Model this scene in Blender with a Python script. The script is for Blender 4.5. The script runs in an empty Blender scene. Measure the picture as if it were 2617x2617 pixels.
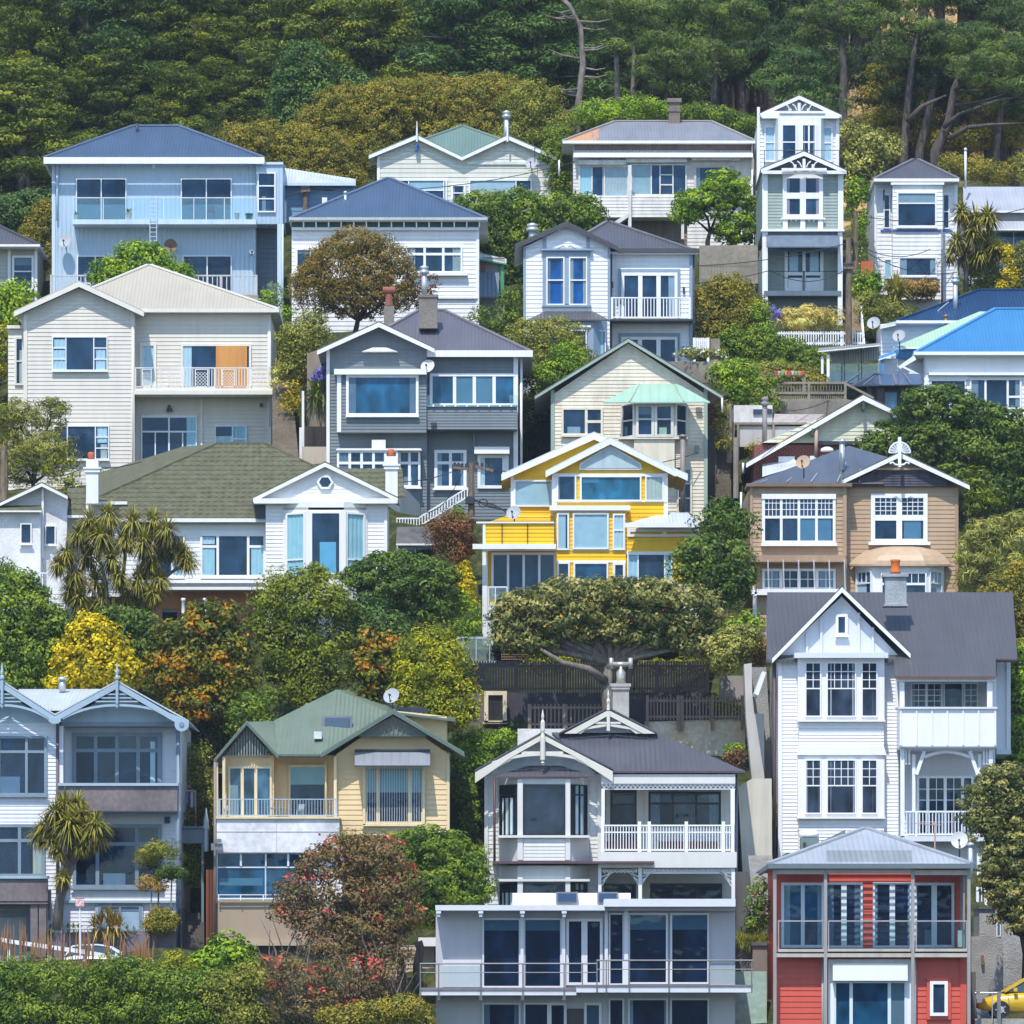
import bpy, math, random
import numpy as np
from mathutils import Vector
RN=random.Random(11)
FS=15604.0; CXS=1308.5; HYS=2682.0
K=1/1.932
OFF={'A':(0,0,K),'B':(800,0,K),'C':(1617,0,K),'D':(0,800,K),'E':(800,800,K),'F':(1617,800,K),
     'G':(0,1617,K),'H':(800,1617,K),'I':(1617,1617,K),'Z':(0,0,2617/1932)}
CUR=[0,0,K]
def use(c): CUR[:]=OFF[c]
def P(cx,cy,d):
    sx=CUR[0]+cx*CUR[2]; sy=CUR[1]+cy*CUR[2]
    return ((sx-CXS)*d/FS, d, (HYS-sy)*d/FS)
def M(npx,d): return npx*CUR[2]*d/FS          # survey units -> metres at distance d
SC=bpy.context.scene; COL=SC.collection
WO={}
GP=[]                                          # ground control points
# ------------------------------------------------------------------ materials
MATS={}
def nt(name):
    m=bpy.data.materials.new(name); m.use_nodes=True; t=m.node_tree; t.nodes.clear(); return m,t
def N(t,typ,**kw):
    n=t.nodes.new(typ)
    for k,v in kw.items():
        if k in n.inputs.keys() if isinstance(k,str) else False: n.inputs[k].default_value=v
        else: setattr(n,k,v)
    return n
def L(t,a,ao,b,bi): t.links.new(a.outputs[ao],b.inputs[bi])
def math_n(t,op,a,b=None):
    n=t.nodes.new('ShaderNodeMath'); n.operation=op
    for i,v in enumerate((a,b)):
        if v is None: continue
        if isinstance(v,(int,float)): n.inputs[i].default_value=v
        else: t.links.new(v,n.inputs[i])
    return n.outputs[0]
def ramp(t,fac,stops):
    r=t.nodes.new('ShaderNodeValToRGB'); e=r.color_ramp.elements
    while len(e)<len(stops): e.new(0.5)
    for i,(p,c) in enumerate(stops): e[i].position=p; e[i].color=(*c,1)
    t.links.new(fac,r.inputs[0]); return r.outputs[0]
def noise(t,vec,scale,detail=3,rough=.55):
    n=t.nodes.new('ShaderNodeTexNoise'); n.inputs['Scale'].default_value=scale
    n.inputs['Detail'].default_value=detail; n.inputs['Roughness'].default_value=rough
    t.links.new(vec,n.inputs['Vector']); return n.outputs[0]
def mapping(t,vec,sx,sy,sz):
    n=t.nodes.new('ShaderNodeMapping'); n.inputs['Scale'].default_value=(sx,sy,sz)
    t.links.new(vec,n.inputs['Vector']); return n.outputs[0]
def mixc(t,fac,a,b,mode='MIX'):
    n=t.nodes.new('ShaderNodeMix'); n.data_type='RGBA'; n.blend_type=mode
    for s,v in ((n.inputs[0],fac),(n.inputs[6],a),(n.inputs[7],b)):
        if isinstance(v,(int,float)): s.default_value=v
        elif isinstance(v,tuple): s.default_value=(*v,1)
        else: t.links.new(v,s)
    return n.outputs[2]
def dk(c,f): return tuple(x*f for x in c)
def surf(t,col,rough=.5,bump=None,strength=.3,dist=.02,spec=.4,metal=0):
    b=t.nodes.new('ShaderNodeBsdfPrincipled')
    if isinstance(col,tuple): b.inputs['Base Color'].default_value=(*col,1)
    else: t.links.new(col,b.inputs['Base Color'])
    b.inputs['Roughness'].default_value=rough; b.inputs['Specular IOR Level'].default_value=spec
    b.inputs['Metallic'].default_value=metal
    if bump is not None:
        n=t.nodes.new('ShaderNodeBump'); n.inputs['Strength'].default_value=strength; n.inputs['Distance'].default_value=dist
        t.links.new(bump,n.inputs['Height']); t.links.new(n.outputs[0],b.inputs['Normal'])
    o=t.nodes.new('ShaderNodeOutputMaterial'); t.links.new(b.outputs[0],o.inputs[0]); return b
def pos(t): return t.nodes.new('ShaderNodeNewGeometry').outputs['Position']
def paint(name,c,rough=.45,wear=.12,stain=None,stain_amt=.0,spec=.35):
    """painted timber or plaster: faint vertical weathering streaks and blotches, optional stain colour"""
    if name in MATS: return MATS[name]
    m,t=nt(name); p=pos(t)
    wear*=1.9; st=noise(t,mapping(t,p,3.5,3.5,.35),1.0,4); bl=noise(t,p,.45,3)
    f=math_n(t,'ADD',math_n(t,'MULTIPLY',st,.55),math_n(t,'MULTIPLY',bl,.45))
    col=ramp(t,f,[(.3,dk(c,1-wear)),(.55,c),(.75,dk(c,1+wear*.35))])
    if stain:
        sp=noise(t,mapping(t,p,1.6,1.6,.7),1.3,6,.7)
        col=mixc(t,ramp(t,sp,[(.5-.1*stain_amt,(0,0,0)),(.72,(stain_amt,)*3)]),col,stain)
    surf(t,col,rough,noise(t,p,18,3),.12,.01,spec); MATS[name]=m; return m
def iron(name,c,pitch=.15,rough=.42,wear=.1,rust=None,rust_x=None,amt=.8):
    """corrugated sheet: ribs run up the slope (along y on faces looking at y, along x otherwise)"""
    if name in MATS: return MATS[name]
    m,t=nt(name); g=t.nodes.new('ShaderNodeNewGeometry')
    sn=t.nodes.new('ShaderNodeSeparateXYZ'); t.links.new(g.outputs['True Normal'],sn.inputs[0])
    sp=t.nodes.new('ShaderNodeSeparateXYZ'); t.links.new(g.outputs['Position'],sp.inputs[0])
    side=math_n(t,'GREATER_THAN',math_n(t,'ABSOLUTE',sn.outputs[0]),math_n(t,'ABSOLUTE',sn.outputs[1]))
    u=math_n(t,'ADD',math_n(t,'MULTIPLY',sp.outputs[0],math_n(t,'SUBTRACT',1.0,side)),math_n(t,'MULTIPLY',sp.outputs[1],side))
    w=math_n(t,'SINE',math_n(t,'MULTIPLY',u,2*math.pi/pitch))
    p=g.outputs['Position']
    wear*=1.9; sheet=noise(t,mapping(t,p,1.6,.22,.2),1.0,5,.65); bl=noise(t,p,.4,5,.65)
    f=math_n(t,'ADD',math_n(t,'MULTIPLY',sheet,.5),math_n(t,'MULTIPLY',bl,.5))
    col=ramp(t,f,[(.3,dk(c,1-wear)),(.52,c),(.75,dk(c,1+wear))])
    if rust:
        fac=noise(t,mapping(t,p,2.2,.5,.5),1.0,6,.7)
        if rust_x is not None:
            fac=math_n(t,'ADD',fac,math_n(t,'MULTIPLY',math_n(t,'SUBTRACT',rust_x,sp.outputs[0]),.35))
        col=mixc(t,ramp(t,fac,[(.48,(0,0,0)),(.62,(amt,)*3)]),col,rust)
    surf(t,col,rough,w,.55,.03,.4); MATS[name]=m; return m
def flat(name,c,rough=.5,metal=0,spec=.4):
    if name in MATS: return MATS[name]
    m,t=nt(name); p=pos(t); f=noise(t,p,2.2,4)
    surf(t,ramp(t,f,[(.3,dk(c,.88)),(.7,dk(c,1.08))]),rough,None,0,0,spec,metal); MATS[name]=m; return m
def rough_wall(name,c,stain=None,amt=.6,scale=9,bump=.5):
    if name in MATS: return MATS[name]
    m,t=nt(name); p=pos(t)
    f=noise(t,p,.6,5,.65); col=ramp(t,f,[(.3,dk(c,.72)),(.55,c),(.75,dk(c,1.15))])
    if stain:
        s=noise(t,mapping(t,p,1.0,1.0,.45),.8,6,.7); col=mixc(t,ramp(t,s,[(.45,(0,0,0)),(.65,(amt,)*3)]),col,stain)
    g=noise(t,p,scale,2); col=mixc(t,.25,col,ramp(t,g,[(.35,(.25,.25,.25)),(.65,(1,1,1))]),'MULTIPLY')
    surf(t,col,.9,g,bump,.04,.15); MATS[name]=m; return m
def brick(name,c1,c2,mortar):
    m,t=nt(name); p=pos(t); s=t.nodes.new('ShaderNodeSeparateXYZ'); t.links.new(p,s.inputs[0])
    cb=t.nodes.new('ShaderNodeCombineXYZ')
    t.links.new(math_n(t,'ADD',s.outputs[0],s.outputs[1]),cb.inputs[0]); t.links.new(s.outputs[2],cb.inputs[1])
    b=t.nodes.new('ShaderNodeTexBrick'); t.links.new(cb.outputs[0],b.inputs['Vector'])
    b.inputs['Color1'].default_value=(*c1,1); b.inputs['Color2'].default_value=(*c2,1); b.inputs['Mortar'].default_value=(*mortar,1)
    b.inputs['Scale'].default_value=1; b.inputs['Brick Width'].default_value=.24; b.inputs['Row Height'].default_value=.09; b.inputs['Mortar Size'].default_value=.012
    surf(t,b.outputs[0],.85,None,0,0,.2); MATS[name]=m; return m
def glass_mat():
    m,t=nt('window_glass'); g=t.nodes.new('ShaderNodeNewGeometry')
    tr=t.nodes.new('ShaderNodeBsdfTransparent'); tr.inputs[0].default_value=(.72,.84,.92,1)
    gl=t.nodes.new('ShaderNodeBsdfGlossy'); gl.inputs['Roughness'].default_value=.03; gl.inputs[0].default_value=(.45,.68,1,1)
    bp=t.nodes.new('ShaderNodeBump'); bp.inputs['Strength'].default_value=.35; bp.inputs['Distance'].default_value=.03
    t.links.new(noise(t,g.outputs['Position'],.9,2),bp.inputs['Height']); t.links.new(bp.outputs[0],gl.inputs['Normal'])
    mx=t.nodes.new('ShaderNodeMixShader')
    t.links.new(math_n(t,'ADD',math_n(t,'MULTIPLY',g.outputs['Random Per Island'],.05),.012),mx.inputs[0])
    t.links.new(tr.outputs[0],mx.inputs[1]); t.links.new(gl.outputs[0],mx.inputs[2])
    o=t.nodes.new('ShaderNodeOutputMaterial'); t.links.new(mx.outputs[0],o.inputs[0]); return m
def balcony_glass():
    m,t=nt('balustrade_glass'); tr=t.nodes.new('ShaderNodeBsdfTransparent'); tr.inputs[0].default_value=(.84,.92,.93,1)
    gl=t.nodes.new('ShaderNodeBsdfGlossy'); gl.inputs['Roughness'].default_value=.04; gl.inputs[0].default_value=(.8,.9,1,1)
    mx=t.nodes.new('ShaderNodeMixShader'); mx.inputs[0].default_value=.06
    t.links.new(tr.outputs[0],mx.inputs[1]); t.links.new(gl.outputs[0],mx.inputs[2])
    o=t.nodes.new('ShaderNodeOutputMaterial'); t.links.new(mx.outputs[0],o.inputs[0]); return m
def sky_room_mat(name,c):  # back panel: dim interior with the sky reflection painted into its colour
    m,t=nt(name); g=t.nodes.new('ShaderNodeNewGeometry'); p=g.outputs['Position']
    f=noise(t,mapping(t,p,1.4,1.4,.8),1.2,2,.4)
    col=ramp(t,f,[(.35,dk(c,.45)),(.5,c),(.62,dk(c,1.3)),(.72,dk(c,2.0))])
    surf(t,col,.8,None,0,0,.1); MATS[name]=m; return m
LG=(2.3,2.05,.9)
def leafmat(name,cols,tr=.25,rough=.55):
    if name in MATS: return MATS[name]
    if tr>=.15: cols=[tuple(min(.8,a*b) for a,b in zip(c,LG)) for c in cols]
    m,t=nt(name); a=t.nodes.new('ShaderNodeAttribute'); a.attribute_name='tint'
    n=len(cols); col=ramp(t,a.outputs['Fac'],[((i+.5)/n,c) for i,c in enumerate(cols)])
    b=t.nodes.new('ShaderNodeBsdfPrincipled'); t.links.new(col,b.inputs['Base Color']); b.inputs['Roughness'].default_value=rough
    b.inputs['Specular IOR Level'].default_value=.25
    ts=t.nodes.new('ShaderNodeBsdfTranslucent'); t.links.new(col,ts.inputs[0])
    mx=t.nodes.new('ShaderNodeMixShader'); mx.inputs[0].default_value=tr
    t.links.new(b.outputs[0],mx.inputs[1]); t.links.new(ts.outputs[0],mx.inputs[2])
    o=t.nodes.new('ShaderNodeOutputMaterial'); t.links.new(mx.outputs[0],o.inputs[0]); MATS[name]=m; return m
def bark(name,c):
    if name in MATS: return MATS[name]
    m,t=nt(name); p=pos(t); f=noise(t,mapping(t,p,5,5,1.2),1.6,5,.7)
    surf(t,ramp(t,f,[(.3,dk(c,.45)),(.55,c),(.75,dk(c,1.6))]),.9,f,.8,.06,.1); MATS[name]=m; return m
GLASS=glass_mat(); BGLASS=balcony_glass()
SKYROOM=sky_room_mat('dim_sky_room',(.016,.042,.08)); SKYROOMB=sky_room_mat('blue_sky_room',(.006,.085,.28)); SKYROOMT=sky_room_mat('teal_sky_room',(.014,.085,.15)); SKYROOMD=sky_room_mat('dark_sky_room',(.008,.022,.055))
SKYROOMG=sky_room_mat('grey_sky_room',(.026,.042,.07))
WHITE=paint('white_paint',(.74,.74,.75),.4,.09); WTRIM=paint('white_trim',(.78,.78,.80),.35,.07)
CURT=flat('white_curtain',(.68,.74,.72),.9); CURTA=flat('pale_aqua_curtain',(.52,.68,.68),.9); BLIND=flat('grey_blind',(.50,.60,.60),.8); CREAMC=flat('cream_curtain',(.62,.55,.42),.9)
STEEL=flat('galvanised_steel',(.55,.58,.60),.4,.6); DARKM=flat('dark_metal',(.045,.05,.06),.45,.3); GREYM=flat('grey_metal',(.20,.21,.23),.45,.3)
CONC=rough_wall('concrete',(.40,.38,.35)); TERRA=flat('terracotta',(.50,.13,.05),.8)
SOFFIT=paint('soffit_paint',(.62,.62,.63),.6,.05)
DRAPES=[flat('drape_a',(.34,.38,.40),.9),flat('drape_b',(.16,.20,.24),.9),flat('drape_c',(.42,.40,.34),.9),flat('drape_d',(.07,.11,.15),.9),flat('drape_e',(.26,.30,.34),.9)]
# ------------------------------------------------------------------ mesh builder
class MB:
    def __init__(s): s.v=[]; s.f=[]; s.m=[]
    def add(s,vs,fs,mi=0):
        o=len(s.v); s.v+=[tuple(p) for p in vs]; s.f+=[tuple(i+o for i in f) for f in fs]; s.m+=[mi]*len(fs); return s
    def box(s,x0,x1,y0,y1,z0,z1,mi=0):
        x0,x1=min(x0,x1),max(x0,x1); y0,y1=min(y0,y1),max(y0,y1); z0,z1=min(z0,z1),max(z0,z1)
        return s.add([(x0,y0,z0),(x1,y0,z0),(x1,y1,z0),(x0,y1,z0),(x0,y0,z1),(x1,y0,z1),(x1,y1,z1),(x0,y1,z1)],
          [(0,3,2,1),(4,5,6,7),(0,1,5,4),(1,2,6,5),(2,3,7,6),(3,0,4,7)],mi)
    def pb(s,x0,y0,x1,y1,d,dep,mi=0):
        a=P(x0,y1,d); b=P(x1,y0,d); return s.box(a[0],b[0],d,d+dep,a[2],b[2],mi)
    def prism(s,poly,d,dep,mi=0):
        f=[P(x,y,d) for x,y in poly]; a=sum(f[i][0]*f[(i+1)%len(f)][2]-f[(i+1)%len(f)][0]*f[i][2] for i in range(len(f)))
        if a<0: f=f[::-1]
        n=len(f); b=[(x,y+dep,z) for x,y,z in f]
        return s.add(f+b,[tuple(range(n)),tuple(range(2*n-1,n-1,-1))]+[(i,i+n,(i+1)%n+n,(i+1)%n) for i in range(n)],mi)
    def bar(s,p,q,w,h=None,mi=0):
        h=h or w; p=Vector(p); q=Vector(q); t=(q-p).normalized(); up=Vector((0,0,1)) if abs(t.z)<.95 else Vector((0,1,0))
        a=t.cross(up).normalized()*w/2; b=a.cross(t).normalized()*h/2
        vs=[p-a-b,p+a-b,p+a+b,p-a+b,q-a-b,q+a-b,q+a+b,q-a+b]
        return s.add(vs,[(0,3,2,1),(4,5,6,7),(0,1,5,4),(1,2,6,5),(2,3,7,6),(3,0,4,7)],mi)
    def tube(s,pts,rad,n=7,mi=0):
        pts=[Vector(p) for p in pts]; vs=[]; fs=[]
        for i,p in enumerate(pts):
            t=(pts[min(i+1,len(pts)-1)]-pts[max(i-1,0)]).normalized(); up=Vector((0,0,1)) if abs(t.z)<.9 else Vector((0,1,0))
            a=t.cross(up).normalized(); b=a.cross(t).normalized(); r=rad[i] if isinstance(rad,(list,tuple)) else rad
            vs+=[p+a*r*math.cos(2*math.pi*k/n)+b*r*math.sin(2*math.pi*k/n) for k in range(n)]
        for i in range(len(pts)-1):
            for k in range(n): fs.append((i*n+k,i*n+(k+1)%n,(i+1)*n+(k+1)%n,(i+1)*n+k))
        fs.append(tuple(range(n-1,-1,-1))); fs.append(tuple((len(pts)-1)*n+k for k in range(n)))
        return s.add(vs,fs,mi)
    def lathe(s,c,prof,n=12,mi=0):        # prof [(r,z)...] about vertical axis through c
        vs=[];fs=[]
        for r,z in prof: vs+=[(c[0]+r*math.cos(2*math.pi*k/n),c[1]+r*math.sin(2*math.pi*k/n),c[2]+z) for k in range(n)]
        for i in range(len(prof)-1):
            for k in range(n): fs.append((i*n+k,i*n+(k+1)%n,(i+1)*n+(k+1)%n,(i+1)*n+k))
        fs.append(tuple(range(n-1,-1,-1))); fs.append(tuple((len(prof)-1)*n+k for k in range(n)))
        return s.add(vs,fs,mi)
    def build(s,name,mats,parent=None,smooth=False,label=None):
        if not isinstance(mats,(list,tuple)): mats=[mats]
        v=np.array(s.v,dtype=np.float64); lo=v.min(0); hi=v.max(0); o=np.array([(lo[0]+hi[0])/2,(lo[1]+hi[1])/2,lo[2]])
        me=bpy.data.meshes.new(name); me.from_pydata([tuple(p) for p in v-o],[],s.f)
        for m in mats: me.materials.append(m)
        if len(mats)>1: me.polygons.foreach_set('material_index',s.m)
        if smooth: me.polygons.foreach_set('use_smooth',[True]*len(s.f))
        ob=bpy.data.objects.new(name,me); COL.objects.link(ob); WO[ob.name]=Vector(o)
        if parent is not None:
            ob.parent=parent; ob.location=Vector(o)-WO[parent.name]
        else: ob.location=o
        if label: ob['label']=label
        return ob
def tag(o,label,cat,group=None,kind=None):
    if label: o['label']=label
    if cat: o['category']=cat
    if group: o['group']=group
    if kind: o['kind']=kind
    return o
def empty(name,loc,label,cat,group=None):
    o=bpy.data.objects.new(name,None); COL.objects.link(o); o.location=loc; WO[o.name]=Vector(loc); o.empty_display_size=.3
    return tag(o,label,cat,group)
def copy_tree(src,delta,label=None):
    c=src.copy(); COL.objects.link(c); WO[c.name]=WO[src.name]+Vector(delta); c.location=Vector(src.location)+Vector(delta)
    if label: c['label']=label
    def rec(a,b):
        for ch in a.children:
            k=ch.copy(); COL.objects.link(k); k.parent=b; WO[k.name]=WO[ch.name]+Vector(delta); rec(ch,k)
    rec(src,c); return c
# ------------------------------------------------------------------ house kit
class House:
    def __init__(s,name,label,crop,d,bx,by,cat='house',bx2=None,group=None,gdep=8):
        use(crop); s.d=d; s.c=crop; s.root=empty(name,P(bx,by,d),label,cat,group)
        if bx2 is not None:
            for f in (0,.5,1):
                x=bx+(bx2-bx)*f; q=P(x,by,d); GP.extend((q[0],d+o,q[2]-.5) for o in (-.3,3,6.5))
    def use(s,c): use(c)
    def part(s,mb,name,mat,smooth=False,label=None): return mb.build(name,mat,s.root,smooth,label)
    def box(s,name,mat,*rects,d=None,dep=.1):
        for r in rects:
            mb=MB(); mb.pb(*r[:4],(d if d is not None else s.d) if len(r)<5 else r[4],dep if len(r)<6 else r[5]); o=s.part(mb,name,mat)
        return o
    def wall(s,poly,mat,dep=7,d=None,pitch=.2,lip=.024,name='wall',label=None,sides=True):
        d=s.d if d is None else d; mb=MB(); mb.prism(poly,d+.004,dep)
        if pitch: clad(mb,poly,d,pitch,lip)
        return s.part(mb,name,mat,label=label)
def clad(mb,poly,d,pitch,lip):
    pts=[(P(x,y,d)[0],P(x,y,d)[2]) for x,y in poly]
    z0=min(p[1] for p in pts); z1=max(p[1] for p in pts)
    def xr(z):
        xs=[]
        for i in range(len(pts)):
            a=pts[i]; b=pts[(i+1)%len(pts)]
            if abs(a[1]-b[1])<1e-9:
                if abs(a[1]-z)<1e-6: xs+=[a[0],b[0]]
            elif min(a[1],b[1])-1e-9<=z<=max(a[1],b[1])+1e-9: xs.append(a[0]+(b[0]-a[0])*(z-a[1])/(b[1]-a[1]))
        return (min(xs),max(xs)) if xs else None
    # boards hang from the top so that the coursing differs from house to house
    z=z0
    while z<z1-.01:
        zt=min(z+pitch,z1); a=xr(z+1e-5); b=xr(zt-1e-5)
        if a and b:
            j=RN.uniform(-.003,.003)
            mb.add([(a[0],d-lip+j,z),(a[1],d-lip+j,z),(b[1],d,zt),(b[0],d,zt),(a[0],d,z),(a[1],d,z)],[(0,1,2,3),(4,5,1,0)])
        z=zt
def rect(x0,y0,x1,y1): return [(x0,y0),(x1,y0),(x1,y1),(x0,y1)]
def win(h,x0,y0,x1,y1,cols,mat=None,d=None,fw=.075,bar=.06,mun=.028,room=None,cur=(),sill=.0,name='window',proud=.12,glass=None,label=None,parent=None):
    """a window or glazed door: frame with all its bars over a dark back panel tinted like mirrored sky, panes of real glass, optional curtains"""
    d=h.d if d is None else d; mat=mat or WTRIM; room=room or SKYROOM; df=d-proud
    a=P(x0,y1,df); b=P(x1,y0,df); X0,X1,Z0,Z1=a[0],b[0],a[2],b[2]; mb=MB(); gm=MB()
    mb.box(X0,X0+fw,df,d,Z0,Z1); mb.box(X1-fw,X1,df,d,Z0,Z1)
    mb.box(X0+fw,X1-fw,df,d,Z0,Z0+fw); mb.box(X0+fw,X1-fw,df,d,Z1-fw,Z1)
    if sill: mb.box(X0-sill,X1+sill,df-.08,df,Z0-.06,Z0+.02); 
    x0i,x1i,z0i,z1i=X0+fw,X1-fw,Z0+fw,Z1-fw
    mb.box(x0i,x1i,d-.046,d-.036,z0i,z1i,1)
    tw=sum(c[0] for c in cols); nb=len(cols)-1; aw=(x1i-x0i)-nb*bar; x=x0i
    for ci,(w,rows) in enumerate(cols):
        cw=aw*w/tw; xa,xb=x,x+cw
        if ci<nb: mb.box(xb,xb+bar,df+.012,d-.02,z0i,z1i)
        th=sum(r[0] if isinstance(r,tuple) else r for r in rows); ah=(z1i-z0i)-(len(rows)-1)*bar; z=z1i
        for ri,r in enumerate(rows):
            hh,nx,ny=(r if isinstance(r,tuple) else (r,1,1)); ch=ah*hh/th; za,zb=z-ch,z
            if ri<len(rows)-1: mb.box(xa,xb,df+.018,d-.02,za-bar,za)
            for k in range(1,nx):
                xx=xa+cw*k/nx; mb.box(xx-mun/2,xx+mun/2,df+.024,df+.06,za,zb)
            for k in range(1,ny):
                zz=za+ch*k/ny; mb.box(xa,xb,df+.026,df+.058,zz-mun/2,zz+mun/2)
            yg=df+.045; gm.add([(xa,yg,za),(xb,yg,za),(xb,yg,zb),(xa,yg,zb)],[(0,1,2,3)])
            z=za-bar
        x=xb+bar
    w=mb.build(name,[mat,room],parent or h.root,label=label); gm.build('pane',glass or GLASS,w)
    if not cur and (x1i-x0i)>.45 and RN.random()<.8:
        cm=RN.choice(DRAPES); r=RN.random(); a_=RN.uniform(.07,.2)
        cur=((0,a_,0,1,cm),(1-a_*RN.uniform(.5,1.2),1,0,1,cm)) if r<.5 else (((0,1,0,RN.uniform(.12,.4),RN.choice(DRAPES),0),) if r<.75 else ((RN.uniform(.05,.3),RN.uniform(.4,.7),RN.uniform(.6,.8),1,RN.choice(DRAPES),0),))
    for c in cur: curtain(w,x0i+(x1i-x0i)*c[0],x0i+(x1i-x0i)*c[1],z1i-(z1i-z0i)*c[3],z1i-(z1i-z0i)*c[2],df+.045+(d-.046-df-.045)*.55,c[4] if len(c)>4 else CURT,(c[5] if len(c)>5 else 1))
    return w
def awin(h,x0,y0,x1,y1,cols,dl,dr,**k):
    """window set in a slanting bay side that runs from distance dl at x0 to dr at x1"""
    a=P(x0,y0,dl); b=P(x1,y0,dr); th=math.atan2(b[1]-a[1],b[0]-a[0]); s=1/math.cos(th); k['fw']=k.get('fw',.06)/s
    pr=k.get('proud',.12); w=win(h,x0,y0,x1,y1,cols,d=(dl+dr)/2+pr*.2,**k); w.rotation_euler.z=th; w.scale.x=s; return w
def curtain(par,x0,x1,z0,z1,y,mat,fold=1):
    mb=MB(); n=max(2,int((x1-x0)/.05)) if fold else 1; vs=[]; fs=[]
    for i in range(n+1):
        x=x0+(x1-x0)*i/n; yy=y+(.012*math.sin(i*1.7+x*3) if fold else 0); vs+=[(x,yy,z0),(x,yy,z1)]
    for i in range(n): fs.append((2*i,2*i+2,2*i+3,2*i+1))
    mb.add(vs,fs); mb.build('curtain' if fold else 'blind',mat,par)
def hip(h,x0,x1,ye,rx0,rx1,ry,d0,run,mat,cap=None,back=None,name='roof',thick=.12,x0b=None):
    A=Vector(P(x0,ye,d0)); B=Vector(P(x1,ye,d0)); R0=Vector(P(rx0,ry,d0+run)); R1=Vector(P(rx1,ry,d0+run)); bk=d0+(back or 2*run)
    C=Vector((B.x,bk,B.z)); D=Vector((A.x,bk,A.z)); mb=MB(); u=Vector((0,0,thick)); vs=[A,B,C,D,R0,R1]
    mb.add(vs,[(0,1,5,4),(1,2,5),(2,3,4,5),(3,0,4)])
    mb.add([A-u,B-u,C-u,D-u,A,B,C,D],[(3,2,1,0),(0,1,5,4),(1,2,6,5),(2,3,7,6),(3,0,4,7)],1)
    cm=cap or mat; up=Vector((0,0,.03))
    for p,q in ((A,R0),(B,R1),(R0,R1),(C,R1),(D,R0)):
        if (p-q).length>.3: mb.bar(p+up,q+up,.2,.07,2)
    return h.part(mb,name,[mat,WTRIM,cm])
def gutter(h,x0,x1,y0,y1,d,mat,side=6,both=True,name='gutter'):
    mb=MB(); a=P(x0,y1,d); b=P(x1,y0,d); mb.box(a[0],b[0],d,d+.14,a[2],b[2])
    if both:
        mb.box(a[0],a[0]+.12,d+.14,d+side,a[2],b[2]); mb.box(b[0]-.12,b[0],d+.14,d+side,a[2],b[2])
    return h.part(mb,name,mat)
def gable(h,ap,l,r,d0,dep,roof,barge,bh,thick=.06,bname='bargeboard',cap=None):
    """pitched roof whose gable looks at the viewer; ridge runs back; bargeboards along both rakes"""
    A=Vector(P(*ap,d0)); Lp=Vector(P(*l,d0)); Rp=Vector(P(*r,d0)); bk=Vector((0,dep,0)); up=Vector((0,0,thick)); mb=MB()
    for a,b in ((Lp,A),(A,Rp)):
        vs=[a,b,b+bk,a+bk,a+up,b+up,b+bk+up,a+bk+up]
        mb.add(vs,[(4,5,6,7),(0,1,5,4),(1,2,6,5),(2,3,7,6),(3,0,4,7)]); mb.add(vs[:4],[(0,3,2,1)],1)
    h.part(mb,'roof',[roof,SOFFIT])
    if barge is not None:
        mb=MB(); db=d0-.05
        mb.prism([l,ap,(ap[0],ap[1]+bh*1.15),(l[0],l[1]+bh)],db,.05); mb.prism([ap,r,(r[0],r[1]+bh),(ap[0],ap[1]+bh*1.15)],db,.05)
        h.part(mb,bname,barge)
def slope(h,pts,mat,thick=.1,name='roof',edge=None):
    """one roof plane from (x,y,distance) corners"""
    a=[Vector(P(*p)) for p in pts]; n=len(a); up=Vector((0,0,thick)); mb=MB()
    mb.add([p-up for p in a]+a,[tuple(range(n-1,-1,-1)),tuple(range(n,2*n))]); mb.add([p-up for p in a]+a,[(i,(i+1)%n,(i+1)%n+n,i+n) for i in range(n)],1)
    return h.part(mb,name,[mat,edge or mat])
def rail(h,x0,x1,y0,y1,n,mat,d,bw=.035,rw=.06,posts=(),pw=.1,name='balustrade',ptop=0,low=True,parent=None,dy=0):
    """railing with n slim balusters between a top and a bottom rail"""
    mb=MB(); a=P(x0,y1,d); b=P(x1,y0,d); mb.box(a[0],b[0],d,d+.07,b[2]-rw,b[2])
    if low: mb.box(a[0],b[0],d+.01,d+.06,a[2]+.05,a[2]+.05+rw)
    for i in range(n):
        x=a[0]+(b[0]-a[0])*(i+.5)/n; mb.box(x-bw/2,x+bw/2,d+.018,d+.018+bw,a[2]+.04,b[2]-rw)
    for p in posts:
        q=P(p,y0-ptop,d); mb.box(q[0]-pw/2,q[0]+pw/2,d-.02,d-.02+pw,a[2],q[2])
    return mb.build(name,mat,parent or h.root)
def glassrail(h,x0,x1,y0,y1,posts,d,mat=GREYM,top=.05,name='balustrade'):
    mb=MB(); a=P(x0,y1,d); b=P(x1,y0,d); mb.box(a[0],b[0],d-.02,d+.03,b[2]-top,b[2])
    for p in posts:
        q=P(p,y0,d); mb.box(q[0]-.02,q[0]+.02,d-.015,d+.025,a[2],b[2]-top)
    r=mb.build(name,mat,h.root); g=MB(); g.box(a[0],b[0],d+.03,d+.04,a[2]+.03,b[2]-top); g.build('glass_panel',BGLASS,r); return r
def pipe(h,x,y0,y1,d,r,mat,name='pipe',cap=None,lean=0):
    mb=MB(); a=P(x,y1,d); b=P(x+lean,y0,d); mb.tube([a,b],r,10)
    if cap=='cowl': mb.lathe((b[0],b[1],b[2]),[(r,0),(r*1.7,.05),(r*1.7,.18),(r*.8,.2),(r*1.5,.26),(r*1.5,.36),(.02,.44)],10)
    if cap=='cap': mb.lathe((b[0],b[1],b[2]),[(r*.8,0),(r*.8,.06),(r*1.6,.07),(r*1.2,.16),(.02,.2)],10)
    return h.part(mb,name,mat,True)
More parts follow.
